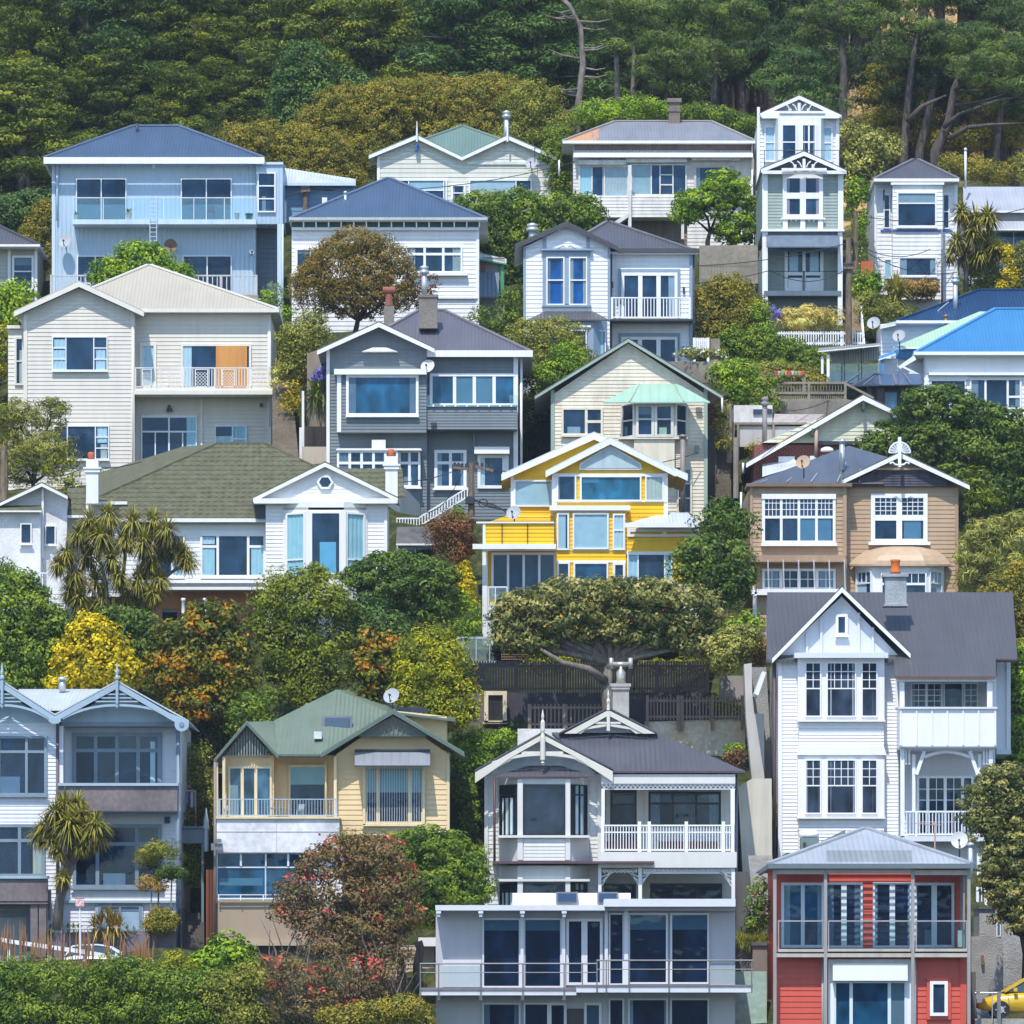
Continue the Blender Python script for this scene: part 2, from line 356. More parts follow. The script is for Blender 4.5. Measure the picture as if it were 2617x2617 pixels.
def downpipe(h,x,y0,y1,d,mat,r=.045,name='downpipe'):
    mb=MB(); mb.tube([P(x,y0,d-.06),P(x,y1,d-.06)],r,8); return h.part(mb,name,mat,True)
DISHN=[]
def dish(cx,cy,r_px,d,label,mat=None,face=(-.25,-.85,.5),arm=.6,wall=False):
    c=Vector(P(cx,cy,d-(.6 if wall else 0))); R=M(r_px,d); f=Vector(face).normalized(); up=Vector((0,0,1)); a=f.cross(up).normalized(); b=a.cross(f).normalized()
    base=Vector((c.x,d,c.z-R*.8)) if wall else c-f*.12-Vector((0,0,R+arm*.5)); root=empty('satellite_dish',base,label,'satellite dish','satellite dishes on the houses')
    mb=MB(); n=24; vs=[];fs=[]
    for k,(rr,dd) in enumerate(((.02,0),(.4,.05),(.75,.16),(1,.28))):
        for i in range(n):
            an=2*math.pi*i/n; vs.append(c+(a*math.cos(an)+b*math.sin(an)*1.08)*R*rr+f*R*(dd-.1))
    for k in range(3):
        for i in range(n): fs.append((k*n+i,k*n+(i+1)%n,(k+1)*n+(i+1)%n,(k+1)*n+i))
    mb.add(vs,fs); mb.build('reflector',mat or flat('dish_grey',(.36,.38,.41),.6),root,True)
    mb=MB(); mb.tube([c-b*R*.95+f*R*.1,c+f*R*.95-b*R*.35],.02,6); q=c+f*R*.95-b*R*.35; mb.tube([q,q+(c-q).normalized()*.12],.045,8); mb.build('feed_arm',DARKM,root)
    mb=MB(); mb.tube([c-f*R*.1,c-f*.16-b*R*.3,base],[.03,.03,.03],7); mb.build('mount',DARKM,root); return root
# ================================================================== top row
NAVYROOF=iron('slate_blue_iron',(.058,.096,.16),.16); GREENROOF=iron('sage_green_iron',(.14,.22,.19),.16)
CHARROOF=iron('charcoal_iron',(.085,.083,.095),.16); PALEROOF=iron('pale_grey_iron',(.50,.55,.60),.16)
# ---- pale blue house with the glass balcony
h=House('blue_house','pale blue corrugated house with slate blue hipped roof and glass balcony below the forest','A',309,760,1560,bx2=1250); BLUE=iron('pale_blue_sheet',(.40,.52,.64),.22,.4,.04); BLUET=paint('pale_blue_trim',(.52,.63,.73)); h.bx=0
GP.append((P(258,1560,309)[0],308.5,P(258,1560,309)[2]-.5))
h.wall(rect(258,800,1262,1760),BLUE,8.5,pitch=0)
hip(h,215,1305,778,655,885,622,308.35,4.5,NAVYROOF,flat('slate_blue_cap',(.13,.18,.28)))
gutter(h,215,1305,776,808,308.1,WTRIM,8)
h.box('corner_board',BLUET,(256,808,272,1760),d=308.96,dep=.1)
for x0,x1 in ((375,624),(893,1144)):
    win(h,x0,880,x1,1090,[(1,[1]),(1,[1])],name='sliding_door',fw=.05,bar=.05,sill=0,cur=((.0,1,.62,1,flat('aqua_haze',(.10,.19,.24),.9),0),))
h.box('balcony_floor',BLUET,(358,1083,1264,1107),d=307.7,dep=1.3)
glassrail(h,358,1264,974,1083,(362,510,658,808,957,1108,1260),307.72,flat('rail_alloy',(.62,.66,.68),.4,.3))
mb=MB(); a=P(740,1200,307.62); b=P(774,965,307.62)
for x in (a[0],b[0]): mb.tube([(x,a[1],a[2]),(x,a[1],b[2])],.022,6)
for i in range(11): z=a[2]+(b[2]-a[2])*(i+.5)/11; mb.tube([(a[0],a[1],z),(b[0],a[1],z)],.016,6)
h.part(mb,'ladder',BLUET)
win(h,380,1262,560,1400,[(1,[1]),(1,[1])],fw=.05,name='window'); win(h,901,1261,1144,1470,[(1,[1]),(1,[1])],fw=.05,name='sliding_door',room=SKYROOMG)
h.box('lower_deck',CONC,(240,1455,1275,1480),d=307.2,dep=1.8)
rail(h,248,1270,1357,1460,44,flat('weathered_rail',(.52,.52,.52),.8),307.2,.05,.07,(252,560,910,1090,1266),.1)
# stair tower on the right, standing over a dark recess
h.wall(rect(1264,806,1396,1106),BLUE,5,308.7,0,name='tower_wall'); win(h,1271,850,1361,1048,[(1,[1,1,1])],d=308.7,fw=.07)
h.box('tower_cap',BLUET,(1262,800,1398,812),d=308.6,dep=5)
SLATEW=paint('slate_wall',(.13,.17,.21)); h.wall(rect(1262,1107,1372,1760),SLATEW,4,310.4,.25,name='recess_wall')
h.box('corner_post',BLUET,(1369,1106,1391,1780),d=308.7,dep=.25); downpipe(h,1396,1106,1700,308.8,BLUET)
downpipe(h,282,800,1090,308.9,BLUET); pipe(h,677,608,684,312,.07,DARKM,'vent_pipe','cap')
h.box('flood_light',WTRIM,(750,812,766,828),d=308.7,dep=.3)
dish(322,1195,31,309,'pale grey dish on the left corner of the pale blue house',wall=True); dish(842,1213,32,309,'rust stained dish on the blue wall under the glass balcony',flat('rusty_dish',(.20,.12,.08),.7),wall=True,face=(.1,-.9,.3))
dish(1240,1242,14,309,'small bare mesh aerial dish on the right corner of the blue wall',flat('mesh_dish',(.6,.62,.64),.6),wall=True,face=(.5,-.7,.1))
# lean-to at the right of the blue house
g=House('lean_to','pale blue lean-to shed with a sloping pale roof beside the blue house','A',312,1560,1080,cat='shed')
g.wall([(1397,905),(1752,915),(1752,1100),(1397,1100)],paint('shaded_blue',(.15,.27,.42)),5,pitch=.3)  # darker blue paints the shade on the wall below the roof
slope(g,[(1397,905,311.4),(1756,908,311.4),(1756,884,314.4),(1397,828,314.4)],PALEROOF,.1,edge=BLUET)
g.box('fascia',BLUET,(1397,903,1756,916),d=311.36,dep=.1); g.box('post',WTRIM,(1403,990,1414,1100),(1590,975,1615,1010),d=311.5,dep=.15)
# balcony furniture
def pot(cx,cy,w,hh,d,label,mat,plant=None):
    q=P(cx,cy,d); r=M(w,d)/2; z=M(hh,d); o=empty('plant_pot',q,label,'plant pot','pots on balconies'); mb=MB(); mb.lathe(q,[(r*.75,0),(r,z*.9),(r*1.1,z*.92),(r*1.1,z),(r*.9,z),(r*.88,z*.9),(.01,z*.88)],12); mb.build('pot',mat,o)
    if plant is not None: tuft(q[0],q[1],q[2]+z*.85,plant,r*2.6,30,o)
    return o
def tuft(x,y,z,mat,L_,n,parent=None,name='leaves',wid=.03):
    mb=MB()
    for i in range(n):
        az=RN.uniform(0,6.28); el=RN.uniform(.5,1.4); l=L_*RN.uniform(.6,1.1); dx,dy=math.cos(az)*math.cos(el),math.sin(az)*math.cos(el); sx,sy=-math.sin(az)*wid,math.cos(az)*wid
        m_=(x+dx*l*.6,y+dy*l*.6,z+math.sin(el)*l*.7); e=(x+dx*l*1.15,y+dy*l*1.15,z+math.sin(el)*l*.85)
        mb.add([(x-sx*.5,y-sy*.5,z),(x+sx*.5,y+sy*.5,z),(m_[0]+sx,m_[1]+sy,m_[2]),(m_[0]-sx,m_[1]-sy,m_[2]),e],[(0,1,2,3),(3,2,4)])
    return mb.build(name,mat,parent)
def chair(cx,cy,hh,d,label,mat,rot=0.):
    q=Vector(P(cx,cy,d)); o=empty('balcony_chair',q,label,'chair','chairs on balconies'); s=M(hh,d)/.85
    c,sn=math.cos(rot),math.sin(rot); T=lambda x,y,z:(q.x+(x*c-y*sn)*s,q.y+(x*sn+y*c)*s,q.z+z*s)
    mb=MB()
    for i in range(5): y=-.2+.1*i; mb.bar(T(-.22,y,.44),T(.22,y,.44),.07*s,.02*s)
    mb.build('seat',mat,o); mb=MB()
    for i in range(4): z=.55+.1*i; mb.bar(T(-.22,.24+.03*i,z),T(.22,.24+.03*i,z),.02*s,.07*s)
    mb.build('backrest',mat,o)
    for sx in (-.21,.21):
        for y,z in ((-.2,.44),(.22,.9)):
            mb=MB(); mb.tube([T(sx,y*1.05,0),T(sx,y if z<.5 else .33,z)],.018*s,6); mb.build('leg',mat,o)
    return o
use('A'); GRN=leafmat('pot_leaves',[(.05,.10,.03),(.10,.16,.05)])
pot(635,1083,32,34,307.9,'square cream pot with a small plant behind the glass balcony of the blue house',flat('cream_pot',(.6,.55,.42)),GRN)
pot(1170,1083,26,30,307.9,'grey lidded pot on the glass balcony beside the dark chair',flat('grey_pot',(.35,.38,.4)),None)
pot(1230,1083,40,28,307.9,'wide teal tub at the right end of the glass balcony',flat('teal_pot',(.03,.13,.14)),None)
pot(373,1083,22,22,307.9,'small pale pot at the left end of the glass balcony',flat('pale_pot',(.55,.6,.55)),GRN)
chair(1040,1083,68,308.1,'dark slatted chair on the glass balcony of the pale blue house',flat('dark_slat',(.05,.07,.09)))
# ---- grey bungalow at the far left edge
h=House('grey_bungalow','small grey weatherboard bungalow cut by the left edge beside the blue house','A',309.5,20,1460,bx2=170); GREYB=paint('bungalow_grey',(.42,.42,.40))
h.wall(rect(-260,1205,182,1700),GREYB,6,pitch=.2); hip(h,-330,197,1210,-200,-60,1090,308.6,3.8,CHARROOF); gutter(h,-330,197,1206,1217,308.5,WTRIM,6)
win(h,60,1262,166,1432,[(1,[.45,.55])],fw=.1,room=SKYROOMG); h.box('corner_board',WTRIM,(38,1217,52,1700),(170,1217,184,1700),d=309.42,dep=.1)
# ---- cream cottage with twin gables
h=House('twin_gable_cottage','cream cottage with two white edged gables and sage green roof below orange brown scrub','B',322,740,1000,bx2=1150); CREAM1=paint('cottage_cream',(.62,.62,.55),.5,.08)
GP.append((P(300,1000,322)[0],321.5,P(300,1000,322)[2]-.5))
h.wall([(318,1100),(318,775),(513,690),(733,785),(960,690),(1180,775),(1180,1100)][0:0] or rect(318,770,1180,1100),CREAM1,6,pitch=.24)
h.wall([(318,770),(733,770),(513,685)],CREAM1,1,pitch=.24,name='gable_wall'); h.wall([(733,770),(1180,770),(958,685)],CREAM1,1,pitch=.24,name='gable_wall')
gable(h,(513,668),(275,768),(735,776),321.62,4,GREENROOF,WTRIM,16); gable(h,(960,670),(735,776),(1203,776),321.62,4,GREENROOF,WTRIM,16)
hip(h,320,1160,770,735,740,622,323,5,GREENROOF,flat('sage_cap',(.20,.28,.25)))
h.box('corner_board',WTRIM,(316,772,330,1100),(1160,772,1176,1100),d=321.93,dep=.1); h.box('trim_board',paint('cottage_trim',(.66,.67,.64)),(760,798,1156,812),d=321.9,dep=.1)
for x,y in ((513,598),(960,595)):
    mb=MB(); q=P(x,y,321.4); b=P(x,700,321.4); mb.tube([b,(q[0],q[1],(q[2]+b[2])/2),q],[.05,.05,.015],6); h.part(mb,'finial',WTRIM)
win(h,408,884,662,1010,[(.22,[1]),(.7,[(.42,1,1),.58]),(.02,[1])],fw=.09,cur=((.26,.97,.02,.42,BLIND,0),)); win(h,681,908,754,1060,[(1,[.25,.75])],fw=.11,name='door')
win(h,768,884,1082,1000,[(2.9,[1]),(.9,[1])],fw=.09,cur=((.0,.74,0,1,flat('pale_blind',(.58,.62,.60),.8),0),))
h.box('flood_light',flat('blue_box',(.02,.12,.45)),(504,716,521,742),d=321.6,dep=.3)
pipe(h,955,585,690,324,.14,STEEL,'flue','cowl'); dish(1080,808,30,322,'silver dish on the right gable of the twin gabled cream cottage',wall=True)
mb=MB(); mb.tube([P(1095,800,321.4),P(1095,728,321.4)],.02,6); mb.tube([P(1050,744,321.4),P(1118,728,321.4)],.012,5); h.part(mb,'aerial',DARKM)
# ---- weathered white bungalow
h=House('weathered_bungalow','weathered white bungalow with a grey hipped roof rusting orange at its left end','B',318,1700,1200,bx2=2150); WEATH=paint('flaking_white',(.70,.69,.67),.7,.1,(.36,.27,.2),.5)
GP.append((P(1450,1200,318)[0],317.5,P(1450,1200,318)[2]-.5))
RUSTR=iron('rusting_grey_iron',(.22,.23,.26),.16,.5,.12,(.62,.30,.12),P(1420,640,318)[0],.85)
hip(h,1232,2184,697,1490,1966,600,317.5,5,RUSTR,flat('rusty_cap',(.3,.28,.27))); gutter(h,1232,2184,694,708,317.4,WTRIM,8)
SHADEB=paint('eave_shade_brown',(.25,.17,.14),.8,.3); h.wall(rect(1285,706,2172,975),WEATH,7,pitch=.19); h.box('frieze',SHADEB,(1290,708,2168,738),d=317.9,dep=.1)  # brown frieze colour paints the eave shade across the upper wall
slope(h,[(1285,770,317.35),(2172,770,317.35),(2168,738,318.0),(1290,738,318.0)],iron('verandah_iron',(.62,.64,.66),.16),.07,'verandah_roof',WTRIM)
h.box('beam',WEATH,(1310,790,1545,812),(1545,782,1845,800),(1870,775,2110,790),d=317.6,dep=.35)
win(h,1310,815,1562,975,[(.5,[1]),(.5,[1]),(1,[1])],WEATH,fw=.1,cur=((0,.26,0,1,CURTA),(.47,1,0,1,flat('bleached_board',(.55,.55,.50),.9),1)))
win(h,1568,808,1846,966,[(1.1,[1]),(.45,[1]),(.7,[1,1,1]),(.7,[1])],WEATH,fw=.08,cur=((0,.35,0,1,flat('pale_room',(.42,.48,.47),.9),0),)); win(h,1880,815,2080,960,[(1,[1])],paint('bleached_pink',(.52,.44,.40)),fw=.13)
h.wall(rect(1395,966,1808,1072),WEATH,1.5,317.2,.17,name='balcony_skirt'); h.wall(rect(1345,960,1400,1072),WEATH,3,317.4,.17,name='side_wall')
h.wall(rect(1560,1072,1850,1230),paint('underfloor_boards',(.26,.21,.18),.9,.25),4,319,.22,name='underfloor_wall'); h.wall(rect(1848,960,2178,1230),WEATH,5,318.4,.19,name='side_wall')
h.box('verandah_post',WEATH,(1556,815,1572,1235),(1818,1070,1832,1180),d=317.0,dep=.16)
mb=MB(); mb.prism([(1480,1100),(1556,1050),(1556,1072),(1500,1110)],316.9,.8); h.part(mb,'stair',WEATH)
mb=MB(); mb.pb(1757,500,1812,700,322,.7); mb.pb(1748,484,1820,504,321.9,.9); mb.pb(1753,540,1816,550,321.95,.8); h.part(mb,'chimney',rough_wall('stone_chimney',(.24,.20,.17)))
downpipe(h,1215,790,870,316.8,WTRIM); h.use('C')
downpipe(h,590,700,1200,317.8,WTRIM)
# ---- tall white gable house (behind) and the narrow sage house in front of it
FRET=WTRIM
def fretgable(h,ap,l,r,tie,d):
    """barge ends, tie beam and fan of curved struts inside a gable"""
    mb=MB(); x0,x1,y=tie; mb.pb(x0,y,x1,y+12,d,.08); cx=ap[0]; top=ap[1]
    W=x1-x0
    for f in (-.36,-.2,0,.2,.36):
        x=cx+f*W; yt=top+28+abs(f)*W*.62
        mb.pb(x-7,yt,x+7,y,d+.01,.06)
    for s in (-1,1):
        for k,(a,b) in enumerate(((.05,.15),(.20,.31))):
            p=P(cx+s*a*W,y-4,d+.03); q=P(cx+s*b*W,y-34,d+.03); m_=P(cx+s*(a*.55+b*.45)*W+0,y-25,d+.03)
            mb.bar(p,m_,.09,.05); mb.bar(m_,q,.09,.05)
    return h.part(mb,'fretwork',FRET)
h=House('white_gable_house','tall white house with a fretwork gable and corner windows rising behind the narrow sage house','C',313,820,1100,bx2=1000); W4=paint('cool_white',(.74,.76,.78))
h.wall(rect(627,575,1018,1300),W4,7,pitch=.2); h.wall([(640,575),(1010,575),(822,490)],paint('gable_blue_grey',(.42,.48,.52)),1,pitch=.2,name='gable_wall')
gable(h,(822,472),(627,562),(1032,570),312.6,7,CHARROOF,WTRIM,16); fretgable(h,(822,480),None,None,(724,950,548),312.38)
mb=MB(); mb.prism([(627,562),(700,548),(945,548),(1030,570),(1018,584),(640,584)],312.45,.2); h.part(mb,'eave_board',WTRIM)
mb=MB(); 
for xa,da,xb,db in ((700,312.9,718,312.2),(718,312.2,930,312.2),(930,312.2,946,312.9)):
    a0=P(xa,584,da); a1=P(xb,584,db); z0=P(0,1000,312.5)[2]; mb.add([(a0[0],a0[1],z0),(a1[0],a1[1],z0),(a1[0],a1[1],a1[2]),(a0[0],a0[1],a0[2])],[(0,1,2,3)])
h.part(mb,'bay',W4); win(h,733,610,812,810,[(1,[.45,.55])],d=312.2,proud=.1,fw=.09); win(h,832,610,908,810,[(1,[.45,.55]),(1,[.45,.55])],d=312.2,proud=.1,fw=.09,bar=.08)
win(h,650,622,706,800,[(1,[.45,.55])],fw=.08,cur=((0,1,0,1),)); win(h,938,625,988,800,[(1,[.45,.55])],fw=.08,cur=((0,1,0,1),))
mb=MB(); a=P(648,742,311.9); b=P(1022,742,311.9); mb.tube([a,b],.02,6); 
for x in (650,1020): mb.tube([P(x,742,311.9),P(x,860,311.9)],.02,6)
h.part(mb,'balcony_rail',DARKM); h.box('corner_board',WTRIM,(614,528,628,1200),(1003,575,1020,1200),d=312.9,dep=.12)
h=House('narrow_sage_house','tall narrow sage green house with white trim and a fretwork gable, steps on its right','C',303,840,1560,bx2=1020); SAGE=paint('sage_boards',(.30,.36,.335),.5,.08); GP.append((P(650,1560,303)[0],302.6,P(650,1560,303)[2]-.4))
h.wall(rect(640,848,1038,1135),SAGE,8,pitch=.155); h.wall([(650,850),(1036,850),(845,768)],paint('gable_navy',(.08,.12,.17)),1,pitch=0,name='gable_wall')
gable(h,(846,748),(633,835),(1055,842),302.5,8,CHARROOF,WTRIM,18); fretgable(h,(846,756),None,None,(735,958,830),302.28)
h.box('eave_board',WTRIM,(640,842,1052,858),d=302.45,dep=.2); h.box('corner_board',WTRIM,(640,856,667,1132),(1014,856,1040,1132),d=302.92,dep=.12)
win(h,741,860,940,1078,[(1,[.48,.52]),(1,[.48,.52])],fw=.2,bar=.3,proud=.14,sill=.1,cur=((0,.09,0,1,flat('rose_curtain',(.55,.35,.38),.9)),(.91,1,0,1,flat('rose_curtain',(.55,.35,.38),.9))))
mb=MB(); mb.pb(741,1078,765,1132,302.85,.15); mb.pb(828,1078,852,1132,302.85,.15); mb.pb(915,1078,940,1132,302.85,.15)
for x0 in (765,852):
    for i in range(5): mb.pb(x0+2+i*12,1080,x0+10+i*12,1092 if i%2 else 1086,302.88,.1)
h.part(mb,'apron',WTRIM)
h.box('belt_board',WTRIM,(633,1132,1045,1142),d=302.7,dep=.4); SLAGE=paint('slate_shingle',(.12,.16,.21),.7,.2)
h.wall(rect(640,1142,1038,1240),SLAGE,.2,302.9,0,name='frieze'); slope(h,[(660,1216,302.1),(1020,1216,302.1),(1020,1160,302.85),(660,1160,302.85)],SLAGE,.06,'awning')
h.wall(rect(640,1215,1038,1460),SAGE,7,304,.17,name='lower_wall'); h.box('corner_post',WTRIM,(640,1142,667,1640),(1013,1142,1036,1640),d=302.85,dep=.3)
h.box('side_wall',SAGE,(648,1215,660,1440,302.9,1.1),(1020,1215,1032,1440,302.9,1.1))
win(h,750,1222,942,1440,[(1,[(.62,1,1),.38]),(1,[(.62,1,1),.38])],d=304,fw=.16,bar=.16,name='french_door',cur=((.05,.32,0,.6),(.68,.95,0,.6)))
h.box('door_panel',WTRIM,(768,1372,836,1425),(856,1372,926,1425),d=303.86,dep=.1); h.box('floor_beam',SLAGE,(648,1436,1030,1460),d=302.8,dep=1.2)
rail(h,668,1014,1338,1440,3,DARKM,302.9,.02,.025,(846,),.08,low=False); h.wall(rect(640,1460,1038,1800),paint('deep_sage',(.12,.17,.17)),6,303.6,.17,name='base_wall')
# ---- narrow white house with square bay
h=House('narrow_white_house','narrow white house with a charcoal hipped roof, square bay and thin blue belt line','C',310,1400,1480,bx2=1600); W5=paint('soft_white',(.78,.79,.81)); BLU=flat('royal_blue_line',(.05,.12,.42)); GP.append((P(1200,1480,310)[0],309.5,P(1200,1480,310)[2]-.5))
h.wall(rect(1195,890,1602,1700),W5,7,pitch=.21); hip(h,1190,1612,885,1385,1410,788,309.2,3.6,CHARROOF,flat('char_cap',(.16,.16,.18))); gutter(h,1190,1612,881,896,309.1,WTRIM,6)
h.wall(rect(1283,905,1530,1480),W5,.8,309.2,.21,name='bay'); h.box('bay_cornice',WTRIM,(1275,900,1538,912),d=309.05,dep=.9)
win(h,1303,946,1502,1122,[(1,[.3,.7])],d=309.2,fw=.09,sill=.06); win(h,1238,958,1272,1128,[(1,[.45,.55])],fw=.06); win(h,1531,958,1565,1130,[(1,[.5,.5])],fw=.06)
h.box('belt_line',BLU,(1283,1134,1532,1142,309.12,.1),(1224,1134,1283,1142,309.92,.1),(1532,1134,1578,1142,309.92,.1)); win(h,1313,1268,1502,1365,[(1,[1])],d=309.2,fw=.07,sill=.05); win(h,1241,1278,1280,1375,[(1,[1])],fw=.06,room=SKYROOMG,cur=((0,1,0,1,CURTA),))
h.box('belt_line',BLU,(1372,1379,1516,1384),d=309.1,dep=.1); downpipe(h,1527,1130,1500,309.1,GREYM,.05); h.box('corner_board',WTRIM,(1193,896,1206,1700),(1588,896,1604,1700),d=309.93,dep=.1)
downpipe(h,1240,935,990,309.9,DARKM,.03)
# ---- grey roofed house cut by the right edge
h=House('grey_roof_house','low house with long pale grey iron roof at the right edge behind the cabbage tree','C',319,1800,1300,bx2=2100)
h.wall(rect(1640,1040,2200,1500),paint('lilac_white',(.66,.67,.72)),6,pitch=.25); slope(h,[(1632,1040,318.2),(2220,1040,318.2),(2220,922,321.8),(1632,922,321.8)],iron('lilac_grey_iron',(.38,.40,.45),.2),.1,edge=WTRIM)
slope(h,[(1640,1130,317.6),(2220,1130,317.6),(2220,1085,318.6),(1640,1085,318.6)],iron('lilac_grey_iron2',(.42,.44,.48),.2),.08,'verandah_roof',WTRIM)
win(h,1790,1140,2060,1260,[(1,[1]),(1,[1]),(1,[1])],fw=.06,room=sky_room_mat('hazy_sky_room',(.16,.26,.36))); pipe(h,1643,748,930,319.5,.06,WTRIM,'mast','cap')
# ================================================================== second row
# ---- white house with pyramid roof and green eave band
h=House('white_pyramid_house','white weatherboard house with a slate blue pyramid roof and a dark green bracketed eave band','B',297,400,1560,bx2=800); W7=paint('bright_white',(.76,.76,.77),.4,.05); GP.append((P(-80,1560,297)[0],296.5,P(-80,1560,297)[2]-.5))
h.wall(rect(-105,1085,818,1800),W7,8.5,pitch=.21); hip(h,-118,862,1080,365,380,880,296.5,5.2,NAVYROOF,flat('slate_blue_cap',(.13,.18,.28)))
gutter(h,-118,862,1073,1086,296.4,paint('gutter_grey',(.45,.47,.47)),9); GREENB=paint('bottle_green',(.01,.07,.045)); h.box('eave_band',GREENB,(-105,1086,820,1122),d=296.85,dep=.12)
h.box('bracket',WTRIM,*[(x,1088,x+6,1122) for x in range(-50,820,62)],d=296.6,dep=.3); h.box('fascia_board',WTRIM,(-105,1122,820,1136),d=296.8,dep=.15)
win(h,456,1213,738,1348,[(1,[.25,.75])]*3,fw=.09,bar=.12,sill=.1); h.box('sill_board',WTRIM,(488,1346,762,1360),d=296.7,dep=.25); win(h,-86,1225,60,1345,[(1,[1]),(1,[1])],fw=.09,room=SKYROOMG); h.box('sill_board',WTRIM,(-110,1352,90,1366),d=296.7,dep=.25)
h.box('belt_board',WTRIM,(600,1466,812,1474),d=296.85,dep=.12); h.box('corner_board',WTRIM,(806,1136,820,1800),d=296.93,dep=.1); pipe(h,160,962,1024,299,.07,STEEL,'vent_pipe','cap'); downpipe(h,396,1150,1215,296.9,WTRIM,.03)
g=House('green_trim_shed','small lean-to shed with bright green roof trim beside the white pyramid roofed house','B',300,880,1490,cat='shed'); g.wall(rect(820,1270,945,1600),paint('shed_grey',(.30,.30,.28),.8,.2),3,pitch=.25)
slope(g,[(818,1275,299.6),(955,1300,299.6),(955,1278,301.5),(818,1248,301.5)],iron('pale_sheet',(.6,.62,.62),.15),.08,edge=flat('leaf_green_trim',(.06,.30,.12))); g.box('corner_board',flat('leaf_green_trim',(.06,.30,.12)),(926,1296,942,1470),d=299.8,dep=.2)
g.box('window_panel',flat('brick_red_panel',(.22,.05,.04)),(832,1296,852,1348),d=299.9,dep=.1); slope(g,[(820,1465,298.6),(915,1462,298.6),(920,1345,299.8),(822,1345,299.8)],iron('shed_sheet',(.14,.18,.23),.2),.06,'lower_roof')
# ---- white two-storey house with grey-blue trim
h=House('blue_trim_house','white two storey house with grey blue trim, charcoal roofs and a picket balcony','B',288,1450,1900,bx2=1860); TRIMB=paint('grey_blue_trim',(.25,.33,.43)); W10=paint('cool_white2',(.74,.75,.77),.4,.06); GP.append((P(1060,1850,288)[0],287.5,P(1060,1850,288)[2]-.5))
h.wall(rect(1040,1222,1465,2150),W10,8,287,pitch=.2); h.wall([(1040,1222),(1465,1222),(1252,1118)],W10,1,287,.2,name='gable_wall')
CHARB=flat('charcoal_board',(.06,.06,.07)); gable(h,(1252,1098),(996,1212),(1508,1222),286.65,8,CHARROOF,CHARB,18); hip(h,1200,1902,1242,1450,1470,1096,287.85,4.6,CHARROOF,flat('char_cap',(.16,.16,.18)))
gutter(h,1505,1902,1226,1248,287.78,CHARB,8); h.wall(rect(1465,1240,1872,2150),W10,7,288.2,.2,name='right_wall')
h.box('corner_board',TRIMB,(1038,1215,1050,2150,286.94,.1),(1455,1225,1468,1580,286.94,.1),(1858,1248,1874,2150,288.12,.1)); h.box('gable_strip',TRIMB,(1134,1160,1152,1256),(1350,1160,1366,1256),d=286.94,dep=.1)
h.box('window_casing',TRIMB,(1134,1240,1368,1275),(1134,1275,1156,1512),(1348,1275,1368,1512),(1236,1275,1270,1500),(1130,1505,1374,1514,286.8,.2),d=286.9,dep=.12)
win(h,1152,1268,1242,1506,[(1,[.48,.52])],d=287,fw=.06,room=SKYROOMB,proud=.16); win(h,1264,1268,1354,1506,[(1,[.48,.52])],d=287,fw=.06,room=SKYROOMB,proud=.16)
mb=MB(); mb.pb(1125,1228,1380,1236,286.7,.3)
for s in (-1,1):
    pts=[P(1252+s*x,y,286.75) for x,y in ((50,1228),(32,1222),(18,1212),(10,1216),(16,1222))]; mb.tube(pts,.03,6)
h.part(mb,'window_hood',TRIMB)
win(h,1520,1344,1802,1580,[(1,[1]),(1,[1]),(1,[1])],d=288.2,fw=.16,bar=.2,name='french_door',cur=((.88,1,0,1,flat('grey_drape',(.4,.44,.46),.9)),)); h.box('door_casing',TRIMB,(1508,1328,1812,1345),(1508,1345,1522,1575),(1800,1345,1812,1575),d=288.08,dep=.1)
h.box('balcony_floor',CHARB,(1465,1573,1876,1583),d=287,dep=1.2); rail(h,1472,1864,1467,1575,25,WTRIM,287,.045,.06,(1476,1860),.1)
h.box('wall_lamp',DARKM,(1826,1416,1836,1446),(1474,1390,1482,1420),d=288.05,dep=.15)
win(h,1516,1660,1804,1930,[(1,[1]),(1,[1]),(1,[1])],d=288.2,fw=.16,bar=.2,name='french_door'); h.box('door_casing',TRIMB,(1508,1644,1812,1662),(1508,1662,1520,1800),(1800,1662,1812,1800),d=288.08,dep=.1)
# lower bay
slope(h,[(1058,1578,285.9),(1462,1578,285.9),(1382,1537,286.95),(1146,1537,286.95)],CHARROOF,.06,'bay_roof',CHARB); h.wall(rect(1100,1582,1385,1900),TRIMB,.9,286.1,0,name='bay'); 
mb=MB(); q=[P(1385,1582,286.1),P(1452,1582,286.95)]; z=P(0,1900,286)[2]; mb.add([(q[0][0],q[0][1],z),(q[1][0],q[1][1],z),q[1],q[0]],[(0,1,2,3)]); h.part(mb,'bay_side',TRIMB)
h.box('bay_trim',WTRIM,(1130,1606,1372,1616),d=286.02,dep=.1); win(h,1262,1628,1352,1800,[(1,[1])],d=286.1,fw=.06); win(h,1160,1628,1242,1800,[(1,[1])],d=286.1,fw=.06); win(h,1384,1630,1446,1770,[(1,[1])],d=286.6,fw=.06,cur=((.1,.9,0,1,CURTA),))
downpipe(h,1472,1250,1780,288,CHARB); downpipe(h,1880,1250,1800,288.3,CHARB); pipe(h,1083,1145,1185,289,.17,STEEL,'flue','cowl'); h.box('meter_box',GREYM,(1824,1710,1848,1728),d=288.05,dep=.15)
